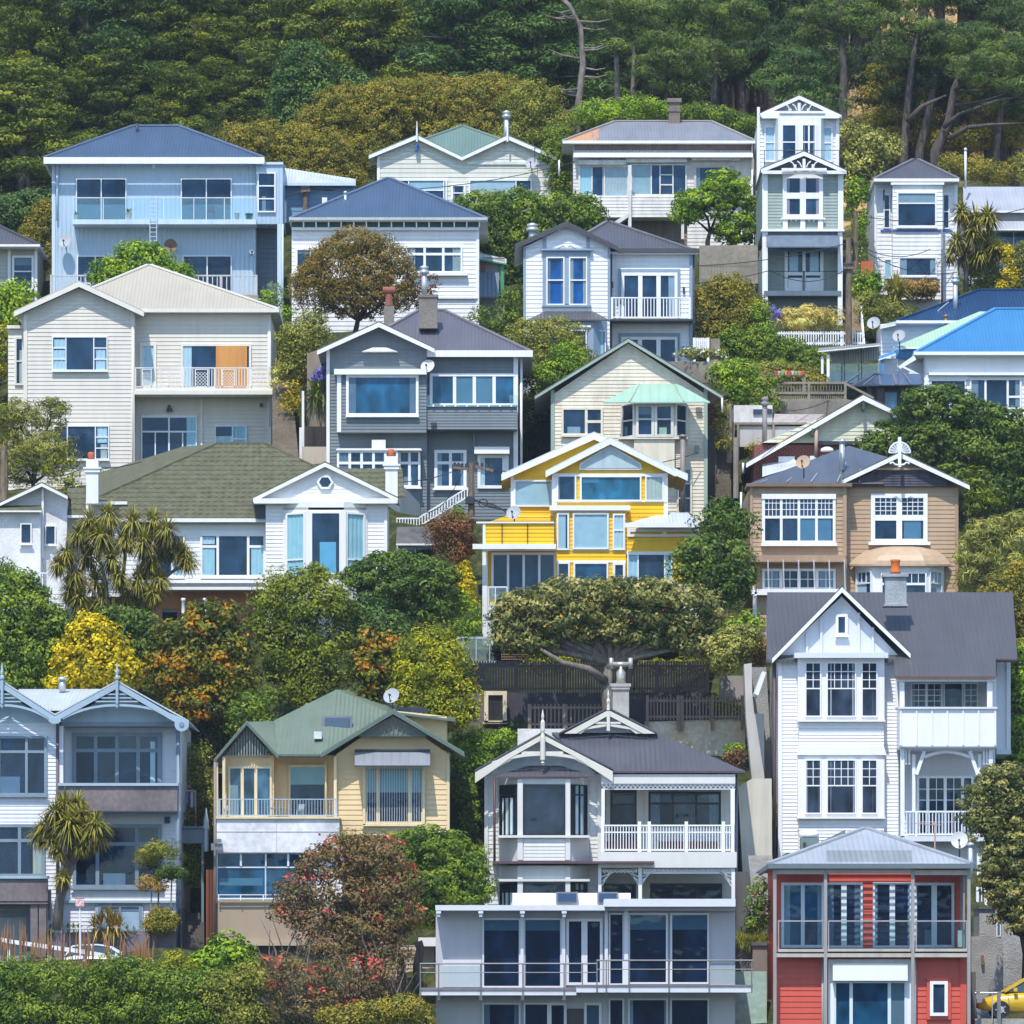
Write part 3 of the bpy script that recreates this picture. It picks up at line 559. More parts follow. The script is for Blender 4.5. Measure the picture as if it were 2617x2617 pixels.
# ---- right edge: navy roof house, cyan roof house
h=House('navy_roof_house','white house with a dark navy hipped roof and steel flue at the right edge','C',297,1500,1800,bx2=2000); h.wall(rect(1225,1600,2100,2000),W10,7,pitch=.2); NV=iron('navy_iron',(.010,.045,.12),.16)
hip(h,1300,2400,1585,1712,2100,1432,296.2,5.5,NV,NV); gutter(h,1300,2400,1582,1596,296.1,WTRIM,7); pipe(h,1593,1400,1556,298.5,.12,STEEL,'flue','cowl'); pipe(h,1546,1572,1606,296.2,.08,flat('rusty_pot',(.25,.16,.10)),'vent_pipe','cap')
slope(h,[(1222,1618,296.3),(1310,1598,296.3),(1310,1584,297.2),(1222,1604,297.2)],PALEROOF,.06,'side_roof',WTRIM)
mb=MB(); mb.bar(P(1560,1490,298),P(1490,1548,298),.04); h.part(mb,'brace',STEEL)
h=House('cyan_roof_house','white house with a bright cyan blue iron roof at the right edge','C',288,1700,2080,bx2=2100); CY=iron('cyan_iron',(.045,.20,.42),.16,.4,.06); PG=iron('mint_iron',(.36,.53,.38),.16,.5,.06); W11=paint('clean_white',(.78,.80,.84),.4,.05)
h.wall(rect(1440,1745,2300,2300),W11,8,pitch=.2); hip(h,1392,2330,1742,1790,1960,1525,287.5,5.2,CY,flat('cyan_cap',(.08,.28,.55))); gutter(h,1388,2330,1736,1752,287.4,W11,8)
slope(h,[(1288,1712,288.6),(1470,1712,288.6),(1770,1538,292.6),(1712,1538,292.6)],PG,.1,edge=W11); h.wall([(1300,1715),(1470,1715),(1470,2000),(1300,2000)],W11,4,289.2,.2,name='side_wall')
CYT=paint('cyan_trim',(.06,.25,.52)); h.box('frieze',CYT,(1300,1724,1396,1770),d=289,dep=.15); slope(h,[(1212,1775,287.9),(1300,1745,287.9),(1300,1730,289),(1212,1760,289)],CYT,.06,'porch_roof',W11); h.wall(rect(1222,1770,1310,1900),W11,2,288.7,.2,name='porch_wall'); h.box('porch_post',CYT,(1226,1775,1240,1900),d=288,dep=.15)
mb=MB(); mb.prism([(1310,1810),(1388,1755),(1400,1775),(1320,1822)],287.4,.3); mb.bar(P(1335,1812,287.3),P(1415,1852,287.3),.09); h.part(mb,'barge',W11)
h.box('corner_board',W11,(1446,1752,1458,2200),d=287.94,dep=.1); h.box('window_hood',W11,(1462,1838,1960,1852),d=287.7,dep=.4); h.box('window_casing',W11,(1465,1852,1660,1876),d=287.9,dep=.2)
win(h,1470,1876,1645,2000,[(1,[1])],fw=.05,room=SKYROOMD); win(h,1664,1868,1920,2020,[(.65,[1]),(1,[1]),(.55,[.62,.38])],fw=.08,bar=.1)
dish(1190,1597,33,290,'grey dish on a pole left of the white navy roofed house'); dish(1315,1660,32,288.2,'grey dish above the mint green roof slope at the right')
h=House('carport','open carport with a ribbed translucent roof and dark posts beside the cyan roofed house','F',285,1080,340,cat='carport'); TL=iron('translucent_sheet',(.30,.31,.32),.12,.3)
slope(h,[(915,188,283.8),(1222,158,283.8),(1225,148,286.6),(918,172,286.6)],TL,.05,edge=WTRIM); 
mb=MB(); mb.prism([(970,195),(1215,165),(1215,230),(990,250)],285.6,.04); h.part(mb,'wind_screen',TL)
h.box('post',WTRIM,(958,205,972,345),(930,215,942,300),d=284,dep=.12); mb=MB()
for x in (1046,1130): mb.pb(x-3,190 if x<1100 else 182,x+3,345,284.2,.08)
h.part(mb,'glazing_bar',DARKM); mb=MB(); mb.pb(972,250,1215,345,285.4,.04); h.part(mb,'glass_wall',BGLASS); mb=MB(); mb.bar(P(1055,340,285),P(1130,288,285),.05); h.part(mb,'brace',WTRIM)
h.wall(rect(975,290,1215,360),paint('carport_back',(.33,.38,.42)),1,287,.0,name='back_wall')
h=House('conservatory','dark framed conservatory with a faceted glass roof below the carport','F',284,1270,470,cat='conservatory'); CG=flat('tinted_glass_roof',(.035,.06,.12),.15)
slope(h,[(1085,358,282.6),(1430,352,282.6),(1420,300,285),(1200,300,285)],CG,.05,edge=DARKM); mb=MB()
for (a,b) in (((1140,356),(1210,302)),((1222,355),(1215,302)),((1300,353),(1285,302)),((1375,352),(1340,302)),((1085,358),(1200,300))): mb.bar(P(*a,282.55),P(*b,285.0),.07)
h.part(mb,'glazing_bar',GREYM)
h.box('post',DARKM,(1165,358,1180,480),(1205,358,1240,480),(1325,356,1340,500),d=283,dep=.15); win(h,1240,385,1310,520,[(1,[1])],mat=DARKM,d=283.4,fw=.05,room=sky_room_mat('pale_sky_room',(.25,.36,.44)))
h.wall(rect(1165,356,1420,560),paint('conservatory_wall',(.08,.07,.08)),2,283.6,0)
# ---- cream two-storey house
h=House('cream_house','large cream weatherboard house with a cream iron roof, balcony and one boarded orange door','D',285,660,830,bx2=1330); CRM=paint('cream_boards',(.64,.60,.53),.45,.06); CRT=paint('cream_trim',(.70,.67,.60),.4,.06); CRR=iron('cream_iron',(.43,.39,.315),.17,.5,.05); GP.append((P(130,850,285)[0],284.5,P(130,850,285)[2]-.4))
h.wall(rect(120,0,660,1100),CRM,9,pitch=.19); h.wall([(120,0),(660,0),(390,-125)],CRM,1,pitch=.19,name='gable_wall'); gable(h,(390,-155),(68,-5),(710,-5),284.5,6,CRR,CRT,22)
h.wall(rect(655,0,1336,1100),CRM,8,286.3,.19,name='right_wall'); hip(h,200,1378,-18,728,745,-236,285.8,5.0,CRR,CRT); gutter(h,708,1378,-22,-4,285.7,CRT,9,True)
h.box('corner_board',CRT,(116,10,134,1100,284.93,.1),(648,0,664,1100,284.93,.1),(1320,0,1338,1100,286.23,.1)); FRB=paint('cool_frame',(.74,.78,.84),.35,.04)
win(h,257,115,531,285,[(1,[1,1,1]),(2.2,[1]),(1,[1,1,1])],FRB,fw=.05,bar=.05,sill=.03,cur=((.02,.22,.05,.35),(.0,.22,.38,1),(.8,.98,.38,1)))
win(h,264,555,539,724,[(1,[1,1]),(2.2,[1]),(1,[1,1,1])],FRB,fw=.05,bar=.05,sill=.03,room=SKYROOMG,cur=((.8,.98,0,.5),(.86,.98,.55,1,CREAMC)))
win(h,690,148,772,372,[(1,[1])],CRT,d=286.3,fw=.13,name='door',cur=((0,1,0,1,CURT),))
w=win(h,893,152,1240,372,[(.85,[1]),(.75,[1])],CRT,d=286.3,fw=.1,name='sliding_door',cur=((0,.13,0,1,CURT),)); mb=MB(); mb.pb(1066,162,1220,372,286.14,.03); mb.build('plywood_sheet',paint('orange_ply',(.56,.26,.07),.6,.15),w)
h.box('balcony_floor',CRT,(655,372,1352,382,285.0,1.4),(662,382,1360,402,284.9,1.5)); IR=paint('painted_iron',(.70,.69,.66))
rail(h,662,1336,268,372,0,IR,285.02,.03,.05,(668,790,905,1060,1224,1330),.08,low=True); mb=MB()
for x0,x1,sp in ((700,750,0),(830,895,0),(962,1028,0),(1096,1160,0),(1238,1322,0),(908,960,1),(1030,1058,1),(1064,1094,1),(1164,1222,1)):
    if sp:
        for x in range(x0,x1,14): mb.pb(x,275,x+4,366,285.03,.03)
    else:
        mb.pb(x0,276,x1,280,285.03,.03); mb.pb(x0,280,x0+5,366,285.03,.03); mb.pb(x1-5,280,x1,366,285.03,.03)
        n=4; st=(x1-x0)/n
        for i in range(n):
            for y in range(292,360,17):
                mb.bar(P(x0+i*st,y,285.045),P(x0+(i+1)*st,y+16,285.045),.028,.02); mb.bar(P(x0+(i+1)*st,y,285.05),P(x0+i*st,y+16,285.05),.028,.02)
h.part(mb,'iron_lace',IR)
w=win(h,696,510,972,802,[(1,[.24,(.76,2,1)]),(1,[.24,(.76,2,1)])],FRB,d=286.3,fw=.06,bar=.07,mun=.05,room=SKYROOMD,name='french_door',cur=((.83,1,.0,.75,CURTA),(.52,.7,.66,.98,flat('red_cloth',(.55,.02,.03),.8)),(.7,.84,.62,.7,flat('pink_cloth',(.7,.2,.4),.8)),(.38,.5,.7,.95,flat('wine_cloth',(.25,.01,.05),.8))))
win(h,1060,555,1218,700,[(1.1,[1]),(.85,[.45,.55])],FRB,d=286.3,fw=.05,bar=.06,cur=((0,.55,.35,1),(.58,1,0,1,CURTA)))
h.box('trim_board',CRT,(990,404,1000,900),(696,500,976,511),d=286.2,dep=.1); downpipe(h,656,0,880,285,CRT); downpipe(h,1330,-10,560,286.3,FRB)
h.box('wall_lamp',DARKM,(1282,445,1296,462),(828,455,842,474),(822,470,832,486),(840,470,850,486),d=286.05,dep=.2)
h.wall(rect(40,70,122,900),CRT,3,287.5,.2,name='side_bay'); win(h,72,118,118,356,[(1,[.5,.5])],CRT,d=287.5,fw=.09,cur=((.5,1,.25,1,CREAMC),)); h.box('bay_cap',CRT,(34,60,124,76),d=287.3,dep=3.2)
h.box('terrace',rough_wall('terrace_grey',(.3,.29,.28)),(480,835,900,900),d=283.4,dep=2.8); rail(h,490,820,762,838,26,DARKM,283.5,.015,.03,(490,600,700,800),.04)
# ---- grey two-storey house
h=House('grey_house','dark grey weatherboard house with white trim, big picture window and two chimneys','E',276,560,980,bx2=990); GR=paint('slate_grey_boards',(.155,.185,.205),.5,.08); GP.append((P(90,980,276)[0],275.5,P(90,980,276)[2]-.4))
ROOF12=iron('mauve_charcoal_iron',(.115,.112,.135),.16)
h.wall(rect(75,182,562,1150),GR,9,pitch=.15); h.wall([(75,182),(562,182),(325,72)],GR,1,pitch=.15,name='gable_wall'); gable(h,(325,46),(20,186),(600,176),275.4,7,ROOF12,WTRIM,20)
h.wall(rect(558,205,1010,1150),GR,8,276.6,.15,name='right_wall'); hip(h,150,1085,196,520,650,-12,276.1,4.9,ROOF12,flat('mauve_cap',(.2,.18,.2)),name='roof'); gutter(h,535,1085,184,216,276.02,WTRIM,8)
mb=MB(); mb.prism([(240,190),(295,170),(362,170),(418,190)],275.6,.4); h.part(mb,'gable_hood',WTRIM); h.box('corner_board',WTRIM,(66,180,82,1150,275.93,.1),(990,216,1012,1150,276.5,.14)); downpipe(h,1028,220,1000,276.8,WTRIM,.06)
h.wall(rect(120,300,560,590),GR,.9,275.3,.15,name='box_bay'); h.box('bay_hood',WTRIM,(104,276,560,303),d=275.0,dep=.9); h.box('corner_board',WTRIM,(118,303,139,588),d=275.22,dep=.12); win(h,163,305,521,508,[(1,[1])],d=275.3,fw=.12,room=SKYROOMT,sill=.02)
win(h,576,298,1012,460,[(1.05,[1]),(.85,[1]),(.85,[1]),(1,[1])],d=276.6,fw=.13,bar=.15,room=SKYROOMT,cur=((.28,.72,0,1,flat('dusk_aqua',(.12,.24,.30),.8),0),))
h.wall(rect(560,462,1008,574),GR,1.2,275.5,.13,name='balcony_front'); h.box('balcony_cap',flat('teal_rail',(.12,.28,.30)),(558,455,1010,463),d=275.4,dep=.12); h.box('cap_clip',WTRIM,*[(x,452,x+8,462) for x in range(590,1000,55)],d=275.35,dep=.1)
h.box('balcony_glass',BGLASS,(558,405,590,455),(970,405,1010,455),d=275.5,dep=.02); h.box('vent_box',DARKM,(583,540,610,560),d=275.4,dep=.12)
# lower bay with row of small panes and eyebrow
mb=MB(); bay=[(120,275.9),(165,275.35),(430,275.35),(530,275.9)]; z0=P(0,1100,275.5)[2]
for i in range(3):
    a=P(bay[i][0],862,bay[i][1]); b=P(bay[i+1][0],862,bay[i+1][1]); mb.add([(a[0],a[1],z0),(b[0],b[1],z0),b,a],[(0,1,2,3)])
h.part(mb,'bay',GR); win(h,118,678,420,862,[(1,[.3,.7])]*5,d=275.4,fw=.1,bar=.12,sill=.06); win(h,422,678,530,862,[(1,[.3,.7])]*2,d=275.7,fw=.1,bar=.12,sill=.06)
mb=MB(); mb.prism([(112,678),(118,668),(532,668),(538,678)],275.2,.7); h.part(mb,'bay_cornice',WTRIM); h.box('small_awning',WTRIM,(290,626,358,674),d=275.3,dep=.6)
win(h,599,676,758,868,[(1,[.28,.72]),(1,[.28,.72])],d=276.6,fw=.14,bar=.13,sill=.08); win(h,812,700,950,866,[(1,[1])],d=276.6,fw=.14,name='door',cur=((0,.2,0,1,CURT),)); h.box('door_hood',WTRIM,(796,660,970,694),d=276.0,dep=.7)
h.box('door_post',WTRIM,(948,690,966,860),d=276.45,dep=.12); downpipe(h,558,590,980,276.4,GR,.07); h.box('trim_board',GR,(790,585,800,660),(535,700,560,760),d=276.4,dep=.1)
CHM=rough_wall('cement_chimney',(.24,.22,.19)); mb=MB(); mb.pb(523,-88,614,75,278,.9); mb.pb(519,-92,618,-78,277.95,1.0); h.part(mb,'chimney',CHM); pipe(h,549,-190,-90,278.4,.13,STEEL,'flue','cowl')
mb=MB(); mb.pb(350,-35,400,60,280,.5); h.part(mb,'chimney',CHM); q=P(375,-35,280.2); mb=MB(); mb.lathe(q,[(.2,0),(.17,.25),(.14,.55),(.2,.62)],10); mb.tube([(q[0]-.28,q[1],q[2]+.72),(q[0]+.28,q[1],q[2]+.72)],.16,10); h.part(mb,'chimney_pot',flat('red_cowl',(.26,.09,.06),.8))
dish(567,265,35,275.6,'large white dish at the middle of the dark grey house',flat('dish_white',(.52,.52,.52),.6)); h.box('terrace',GR,(560,1000,760,1100),d=275,dep=1.5)
g=House('stair_rail','white balustrade climbing the outside stair of the dark grey house','E',273.6,600,1040,cat='railing')
mb=MB(); pts=[(412,1014),(520,1014),(552,992),(764,862)]
for i in range(3):
    for dy in (0,44): mb.bar(P(pts[i][0],pts[i][1]+dy,273.6),P(pts[i+1][0],pts[i+1][1]+dy,273.6),.06)
def yon(x):
    for i in range(3):
        if pts[i][0]<=x<=pts[i+1][0]: return pts[i][1]+(pts[i+1][1]-pts[i][1])*(x-pts[i][0])/(pts[i+1][0]-pts[i][0])
for i in range(26): x=414+i*13.9; y=yon(x); mb.bar(P(x,y,273.6),P(x,y+48,273.6),.045)
g.part(mb,'balustrade',WTRIM)
g=House('low_annex','low annex with dark shingled skirt at the foot of the dark grey house stairs','E',272.5,500,1200,cat='shed'); g.wall(rect(414,1140,600,1300),W7,2,pitch=.2); slope(g,[(410,1138,271.9),(600,1138,271.9),(590,1056,273),(414,1056,273)],paint('dark_shingle',(.12,.12,.12),.8,.3),.08,edge=WTRIM); win(g,420,1148,590,1230,[(1,[1]),(1,[1])],fw=.06); 
# ---- cream gabled house with green bay hood
h=House('peeling_cream_house','tall cream gable house with flaking paint, green bay hood and green corner boards','E',275,1560,1010,bx2=1930); PC=paint('peeling_cream',(.70,.65,.53),.6,.10,(.42,.28,.15),.4); GT=paint('sea_green_trim',(.32,.40,.34)); GP.append((P(1190,1010,275)[0],274.5,P(1190,1010,275)[2]-.4))
h.wall(rect(1180,405,1945,1250),PC,9,pitch=.165); h.wall([(1180,405),(1945,405),(1557,150)],PC,1,pitch=.165,name='gable_wall'); gable(h,(1557,128),(1095,412),(2024,412),274.6,9,CHARROOF,GT,13)
h.box('corner_board',GT,(1174,380,1192,1250,274.92,.12),(1930,360,1948,1250,274.92,.12)); mb=MB(); mb.pb(1948,450,1994,560,276.5,.6); h.part(mb,'chimney',brick('dark_brick',(.16,.035,.025),(.11,.025,.02),(.2,.17,.15))); h.box('buttress',flat('dark_cement',(.09,.085,.08),.9),(1948,560,1994,1250),d=276.5,dep=.6)
slope(h,[(1432,440,273.5),(1960,438,273.5),(1800,350,274.9),(1600,350,274.9)],iron('mint_hood',(.30,.47,.37),.4,.5,.08),.06,'bay_hood',GT); mb=MB()
for a,b in (((1562,438),(1612,352)),((1830,438),(1782,352))): 
    mb=MB(); mb.bar(P(*a,273.5),P(*b,274.9),.07); h.part(mb,'hood_seam',GT)
win(h,1226,466,1432,605,[(1.6,[1]),(1,[.5,.5])],PC,fw=.1,bar=.12,sill=.05); h.wall(rect(1585,448,1785,770),PC,.9,274.1,0,name='bay')
win(h,1594,448,1684,612,[(1,[.45,.55])],paint('peeling_white',(.66,.64,.58)),d=274.1,fw=.12); win(h,1686,448,1780,612,[(1,[.45,.55])],paint('peeling_white',(.66,.64,.58)),d=274.1,fw=.12,cur=((.15,.7,.75,1,flat('pale_flowers',(.5,.55,.35),.9)),)); awin(h,1526,450,1588,612,[(1,[.5,.5])],274.9,274.1,mat=paint('peeling_white',(.66,.64,.58)),fw=.09,room=SKYROOMG); awin(h,1786,450,1846,612,[(1,[.5,.5])],274.1,274.9,mat=paint('peeling_white',(.66,.64,.58)),fw=.09,room=SKYROOMG)
h.wall(rect(1515,618,1818,762),PC,.6,274.4,.09,.02,name='bay_apron'); h.box('bay_sill',PC,(1510,610,1850,622),d=274.0,dep=1); pipe(h,1826,620,1000,273.9,.12,flat('brown_flue',(.22,.19,.18),.5),'flue','cap')
win(h,1796,764,1872,992,[(1,[.33,.33,.33])],PC,fw=.09,room=SKYROOMG); downpipe(h,2020,420,490,274.3,WTRIM); h.box('power_meter',GREYM,(1890,465,1920,488),(1888,655,1904,690),d=274.8,dep=.2)
# ---- small gabled brick-based cottage
h=House('brick_gable_cottage','low cottage with a broad white edged gable, cream boards and red brick below','F',273,960,860,bx2=1290); PCR=paint('lemon_cream',(.62,.62,.47)); 
h.wall([(640,640),(1270,640),(1270,490),(1138,430)],PCR,6,pitch=.17,name='gable_wall'); gable(h,(1138,406),(560,742),(1302,486),272.5,7,CHARROOF,WTRIM,22)
BR=brick('red_brick',(.26,.045,.03),(.19,.035,.025),(.22,.18,.16)); h.wall(rect(600,650,1300,900),BR,6,273.15,0,name='brick_wall'); h.box('dark_beam',DARKM,(910,632,1270,650),d=272.9,dep=.2)
h.box('bracket',paint('dark_green_bracket',(.03,.09,.06)),(1132,440,1146,478),(884,570,894,604),d=272.4,dep=.6); pipe(h,906,572,712,272.6,.085,flat('pale_terracotta',(.42,.30,.24),.8),'vent_pipe','cap'); pipe(h,652,460,655,275,.11,flat('dull_flue',(.22,.21,.21),.6),'flue','cowl')
mb=MB(); q=P(960,686,272); mb.lathe(q,[(.28,0),(.3,.06),(.26,.16),(.12,.22)],14); h.part(mb,'roof_vent',WTRIM); mb=MB()
for i in range(14): x=640+i*10; y=718-i*8; mb.prism([(x,y-2),(x+6,y-6),(x+6,y-14),(x,y-10)],272.45,.05)  # yellow pieces paint the sunlight falling on the row of rafters
h.part(mb,'rafter_ends',flat('sunlit_rafters',(.7,.42,.03),.7)); slope(h,[(640,800,271.5),(830,742,271.5),(850,720,273),(640,745,273)],PALEROOF,.08,'porch_roof',WTRIM); downpipe(h,545,740,790,272.1,WTRIM); h.box('wall_box',WTRIM,(875,705,905,725),(720,708,800,745),d=272.9,dep=.2)
# ================================================================== third row
def tiled(name,c):
    m,t=nt(name); p=pos(t); f=noise(t,p,3,3); g=noise(t,mapping(t,p,3,1,1),1,2)
    col=ramp(t,f,[(.3,dk(c,.75)),(.7,dk(c,1.2))]); surf(t,col,.75,g,.1,.01,.2); MATS[name]=m; return m
TILE=tiled('olive_tile',(.115,.115,.07))
def tileslope(h,edges,rows,mat,d_of,scal=.30,name='roof'):
    """pressed tile roof plane: overlapping courses with scalloped lower edges. edges: [(y,xl,xr)] from eave to ridge"""
    mb=MB(); ys=[e[0] for e in edges]
    def lr(y):
        for i in range(len(edges)-1):
            a,b=edges[i],edges[i+1]
            if b[0]<=y<=a[0]: f=(a[0]-y)/(a[0]-b[0]); return a[1]+(b[1]-a[1])*f,a[2]+(b[2]-a[2])*f
        return edges[-1][1:]
    y0,y1=edges[0][0],edges[-1][0]
    for r in range(rows):
        ya=y0+(y1-y0)*r/rows; yb=y0+(y1-y0)*(r+1)/rows; la,ra=lr(ya); lb,rb=lr(yb); a0=P(la,ya,d_of(ya)); a1=P(ra,ya,d_of(ya)); b0=P(lb,yb,d_of(yb)); b1=P(rb,yb,d_of(yb))
        n=max(2,int((a1[0]-a0[0])/.05)); vs=[];fs=[]
        for i in range(n+1):
            f=i/n; x=a0[0]+(a1[0]-a0[0])*f; w=.022*math.sin(x*2*math.pi/scal)
            vs+=[(x,a0[1]-.03,a0[2]-.03+w),(x,a0[1]-.03,a0[2]+.045+w),(b0[0]+(b1[0]-b0[0])*f,b0[1],b0[2]+.01+w*.6)]
        for i in range(n): k=3*i; fs+=[(k,k+3,k+4,k+1),(k+1,k+4,k+5,k+2)]
        mb.add(vs,fs)
    return h.part(mb,name,mat)
# ---- green tiled bungalow
h=House('green_tile_bungalow','long white bungalow with olive green tiled roof and gabled bay with hexagonal window','D',263,900,1560,bx2=1880); W15=paint('warm_white',(.76,.76,.76),.4,.05); GP.append((P(430,1560,263)[0],262.5,P(430,1560,263)[2]-.4))
E15=262.6
def d15(y): return E15+(1015-y)/(1015-645)*5.6
h.wall(rect(620,1020,1318,1330),W15,8,pitch=.19); h.wall(rect(425,940,625,1400),W15,7,264.6,.19,name='left_wall')
tileslope(h,[(1015,585,1312),(932,432,1250),(925,445,1560),(645,1070,1312)][:0] or [(1015,590,1312),(934,590,1500)],4,TILE,d15); tileslope(h,[(934,432,1500),(760,835,1545),(645,1072,1305)],13,TILE,d15)
slope(h,[(1312,1012,E15),(1500,934,d15(934)),(1545,760,d15(760)),(1305,645,d15(645)),(1560,760,d15(645)+4),(1990,900,d15(930))],TILE,.1)
slope(h,[(432,934,d15(934)),(835,760,d15(760)),(1072,645,d15(645)),(900,660,d15(645)+3),(450,800,d15(645)+5)],TILE,.1)
tileslope(h,[(910,1560,2000),(768,1560,1985)],6,TILE,lambda y:264.2+(910-y)/140*2.2)
mb=MB(); mb.bar(P(1068,644,d15(645)),P(1310,644,d15(645)),.22,.1); mb.bar(P(1310,644,d15(645)),P(1560,762,d15(757)),.22,.1); mb.bar(P(1070,644,d15(645)),P(432,932,d15(934)),.2,.1); h.part(mb,'ridge_tiles',TILE)
h.box('gutter',W15,(590,1014,1318,1032,262.5,.15),(424,930,628,945,263.4,.15)); h.part((lambda m:(m.prism([(1245,930),(1312,930),(1312,1012),(1262,1012)],262.25,.3),m)[1])(MB()),'roof_return',flat('dark_flashing',(.03,.045,.045)))
h.wall(rect(1312,930,1910,1420),W15,5,262.2,.165,name='bay_wall'); h.wall([(1270,925),(1945,925),(1605,760)],W15,1,262.1,.165,name='gable_wall'); gable(h,(1605,738),(1250,915),(1965,915),261.8,4,TILE,W15,18); h.box('gable_cornice',W15,(1252,915,1962,940),d=261.7,dep=.5)
mb=MB(); q=P(1605,835,261.95); R_=M(42,262)
hexv=[(q[0]+R_*math.cos(math.pi/3*k),q[2]+R_*.9*math.sin(math.pi/3*k)) for k in range(6)]; hi=[(q[0]+R_*.72*math.cos(math.pi/3*k),q[2]+R_*.9*.72*math.sin(math.pi/3*k)) for k in range(6)]
for k in range(6):
    a,b=hexv[k],hexv[(k+1)%6]; c,e=hi[(k+1)%6],hi[k]; mb.add([(a[0],261.95,a[1]),(b[0],261.95,b[1]),(c[0],261.95,c[1]),(e[0],261.95,e[1]),(a[0],262.1,a[1]),(b[0],262.1,b[1])],[(3,2,1,0),(0,1,5,4)])
mb.add([(x,262.0,z) for x,z in hi],[(5,4,3,2,1,0)],1); w=h.part(mb,'hexagon_window',[W15,SKYROOM]); g_=MB(); g_.add([(x,261.98,z) for x,z in hi],[(5,4,3,2,1,0)]); g_.build('pane',GLASS,w)
# angled bay
mb=MB(); B15=[(1398,262.2),(1522,261.4),(1698,261.4),(1812,262.2)]; z0=P(0,1420,262)[2]
for i in range(3):
    a=P(B15[i][0],960,B15[i][1]); b=P(B15[i+1][0],960,B15[i+1][1]); mb.add([(a[0],a[1],z0),(b[0],b[1],z0),b,a],[(0,1,2,3)])
h.part(mb,'bay',W15); mb=MB(); top=[P(x,972,d) for x,d in B15]; mb.add(top+[(p[0],p[1],p[2]+.35) for p in top],[(0,1,2,3),(7,6,5,4),(0,1,5,4),(1,2,6,5),(2,3,7,6)]); h.part(mb,'bay_cornice',W15)
win(h,1534,982,1682,1290,[(1,[1])],W15,d=261.4,fw=.06,proud=.1,cur=((.28,.88,.48,1,flat('blue_screen',(.18,.48,.62),.5),0),)); AQC=flat('aqua_curtain',(.50,.72,.70),.9)
awin(h,1412,985,1512,1300,[(1,[.76,.24])],262.1,261.48,mat=W15,fw=.1,proud=.14,cur=((0,1,0,1,AQC),)); awin(h,1704,985,1800,1300,[(1,[.76,.24])],261.48,262.1,mat=W15,fw=.1,proud=.14,cur=((0,1,0,1,AQC),))
h.box('pilaster',W15,(1508,975,1540,1300,261.32,.2),(1676,975,1708,1300,261.32,.2),(1398,975,1412,1300,262.1,.1),(1800,975,1814,1300,262.1,.1)); h.box('corner_board',W15,(1896,940,1912,1420,262.12,.1))
win(h,988,1090,1312,1305,[(1,[.25,.75]),(2,[1]),(1,[.25,.75])],W15,fw=.1,bar=.11,sill=.08,cur=((0,.2,.25,1,CURTA),(.8,1,.25,1,CURTA),(0,.2,.02,.2,CURT))); win(h,690,1090,912,1305,[(1,[.25,.75]),(2,[1]),(1,[.25,.75])],W15,fw=.1,bar=.11,sill=.08,cur=((.8,1,.25,1,CURTA),))
h.box('sill_board',W15,(620,1318,1318,1332,262.6,.5),(620,1352,1318,1366,262.3,.8)); h.box('skirt',paint('skirt_grey',(.35,.37,.40)),(620,1332,1318,1352),d=262.9,dep=.2)
TER=paint('salmon_plaster',(.60,.27,.16),.7,.12); h.wall(rect(745,1366,1310,1700),TER,4,264,.2,name='basement_wall'); h.wall(rect(1310,1380,1910,1800),W15,4,262.4,0,name='foundation'); win(h,795,1455,880,1540,[(1,[1])],TER,d=264,fw=.05,room=SKYROOMG)
for x in (905,1013):
    mb=MB(); q=P(x,1520,262.6); hh=M(112,262.6); r=M(9,262.6); mb.lathe(q,[(r*1.2,0),(r*1.2,.1),(r,.12),(r*.92,hh*.85),(r*1.3,hh*.88),(r*1.5,hh)],14); h.part(mb,'column',W15,True)
for cx,y0,y1,d,p in ((455,760,940,262.4,(450,688)),(1933,745,912,262.0,(1931,678))):
    mb=MB(); mb.pb(cx-30,y0,cx+30,y1,d,.55); mb.pb(cx-44,y0,cx+44,y0+9,d-.1,.75); mb.pb(cx-38,y0+9,cx+38,y0+26,d-.06,.67); mb.pb(cx-30,y0-38,cx+30,y0,d+.0,.55); h.part(mb,'chimney',W15)
    q=P(p[0],y0-38,d+.27); mb=MB(); rr=M(18,d); mb.lathe(q,[(rr,0),(rr*.85,.1),(rr,.16),(rr*.9,.26),(rr*.7,.3)],14); h.part(mb,'chimney_pot',TERRA,True)
# ---- stucco neighbour at the left edge
h=House('stucco_house','white stucco house with a split gable at the left edge beside the green tiled bungalow','D',266,150,1520,bx2=320); ST=rough_wall('white_stucco',(.76,.76,.77),None,0,14,.15); GP.append((P(-100,1520,266)[0],265.5,P(-100,1520,266)[2]-.4))
h.wall([(-250,1550),(-250,990),(-20,960),(205,850),(330,912),(330,1550)],ST,6,pitch=0); gable(h,(207,840),(-30,952),(334,905),265.4,6,TILE,W15,14); mb=MB(); mb.prism([(205,850),(332,912),(332,1000),(205,990)],265.5,.4) if 0 else mb.pb(205,860,216,1210,265.7,.3); h.part(mb,'corner_trim',W15)
h.wall(rect(-250,975,200,1550),ST,1,265.2,0,name='front_wall'); slope(h,[(-260,975,264.8),(206,975,264.8),(206,950,266),(-260,950,266)],TILE,.07,'porch_roof',W15); win(h,100,1038,156,1140,[(1,[1])],W15,d=265.2,fw=.05,sill=.06,room=SKYROOMG); win(h,222,1048,275,1145,[(1,[1])],W15,fw=.05,sill=.06)
h.wall(rect(330,1000,425,1300),ST,3,267,0,name='side_wall'); tileslope(h,[(1000,330,430),(865,333,420)],5,TILE,lambda y:266.2+(1000-y)/135*2); h.box('gutter',W15,(328,998,432,1010),d=266.1,dep=.14)
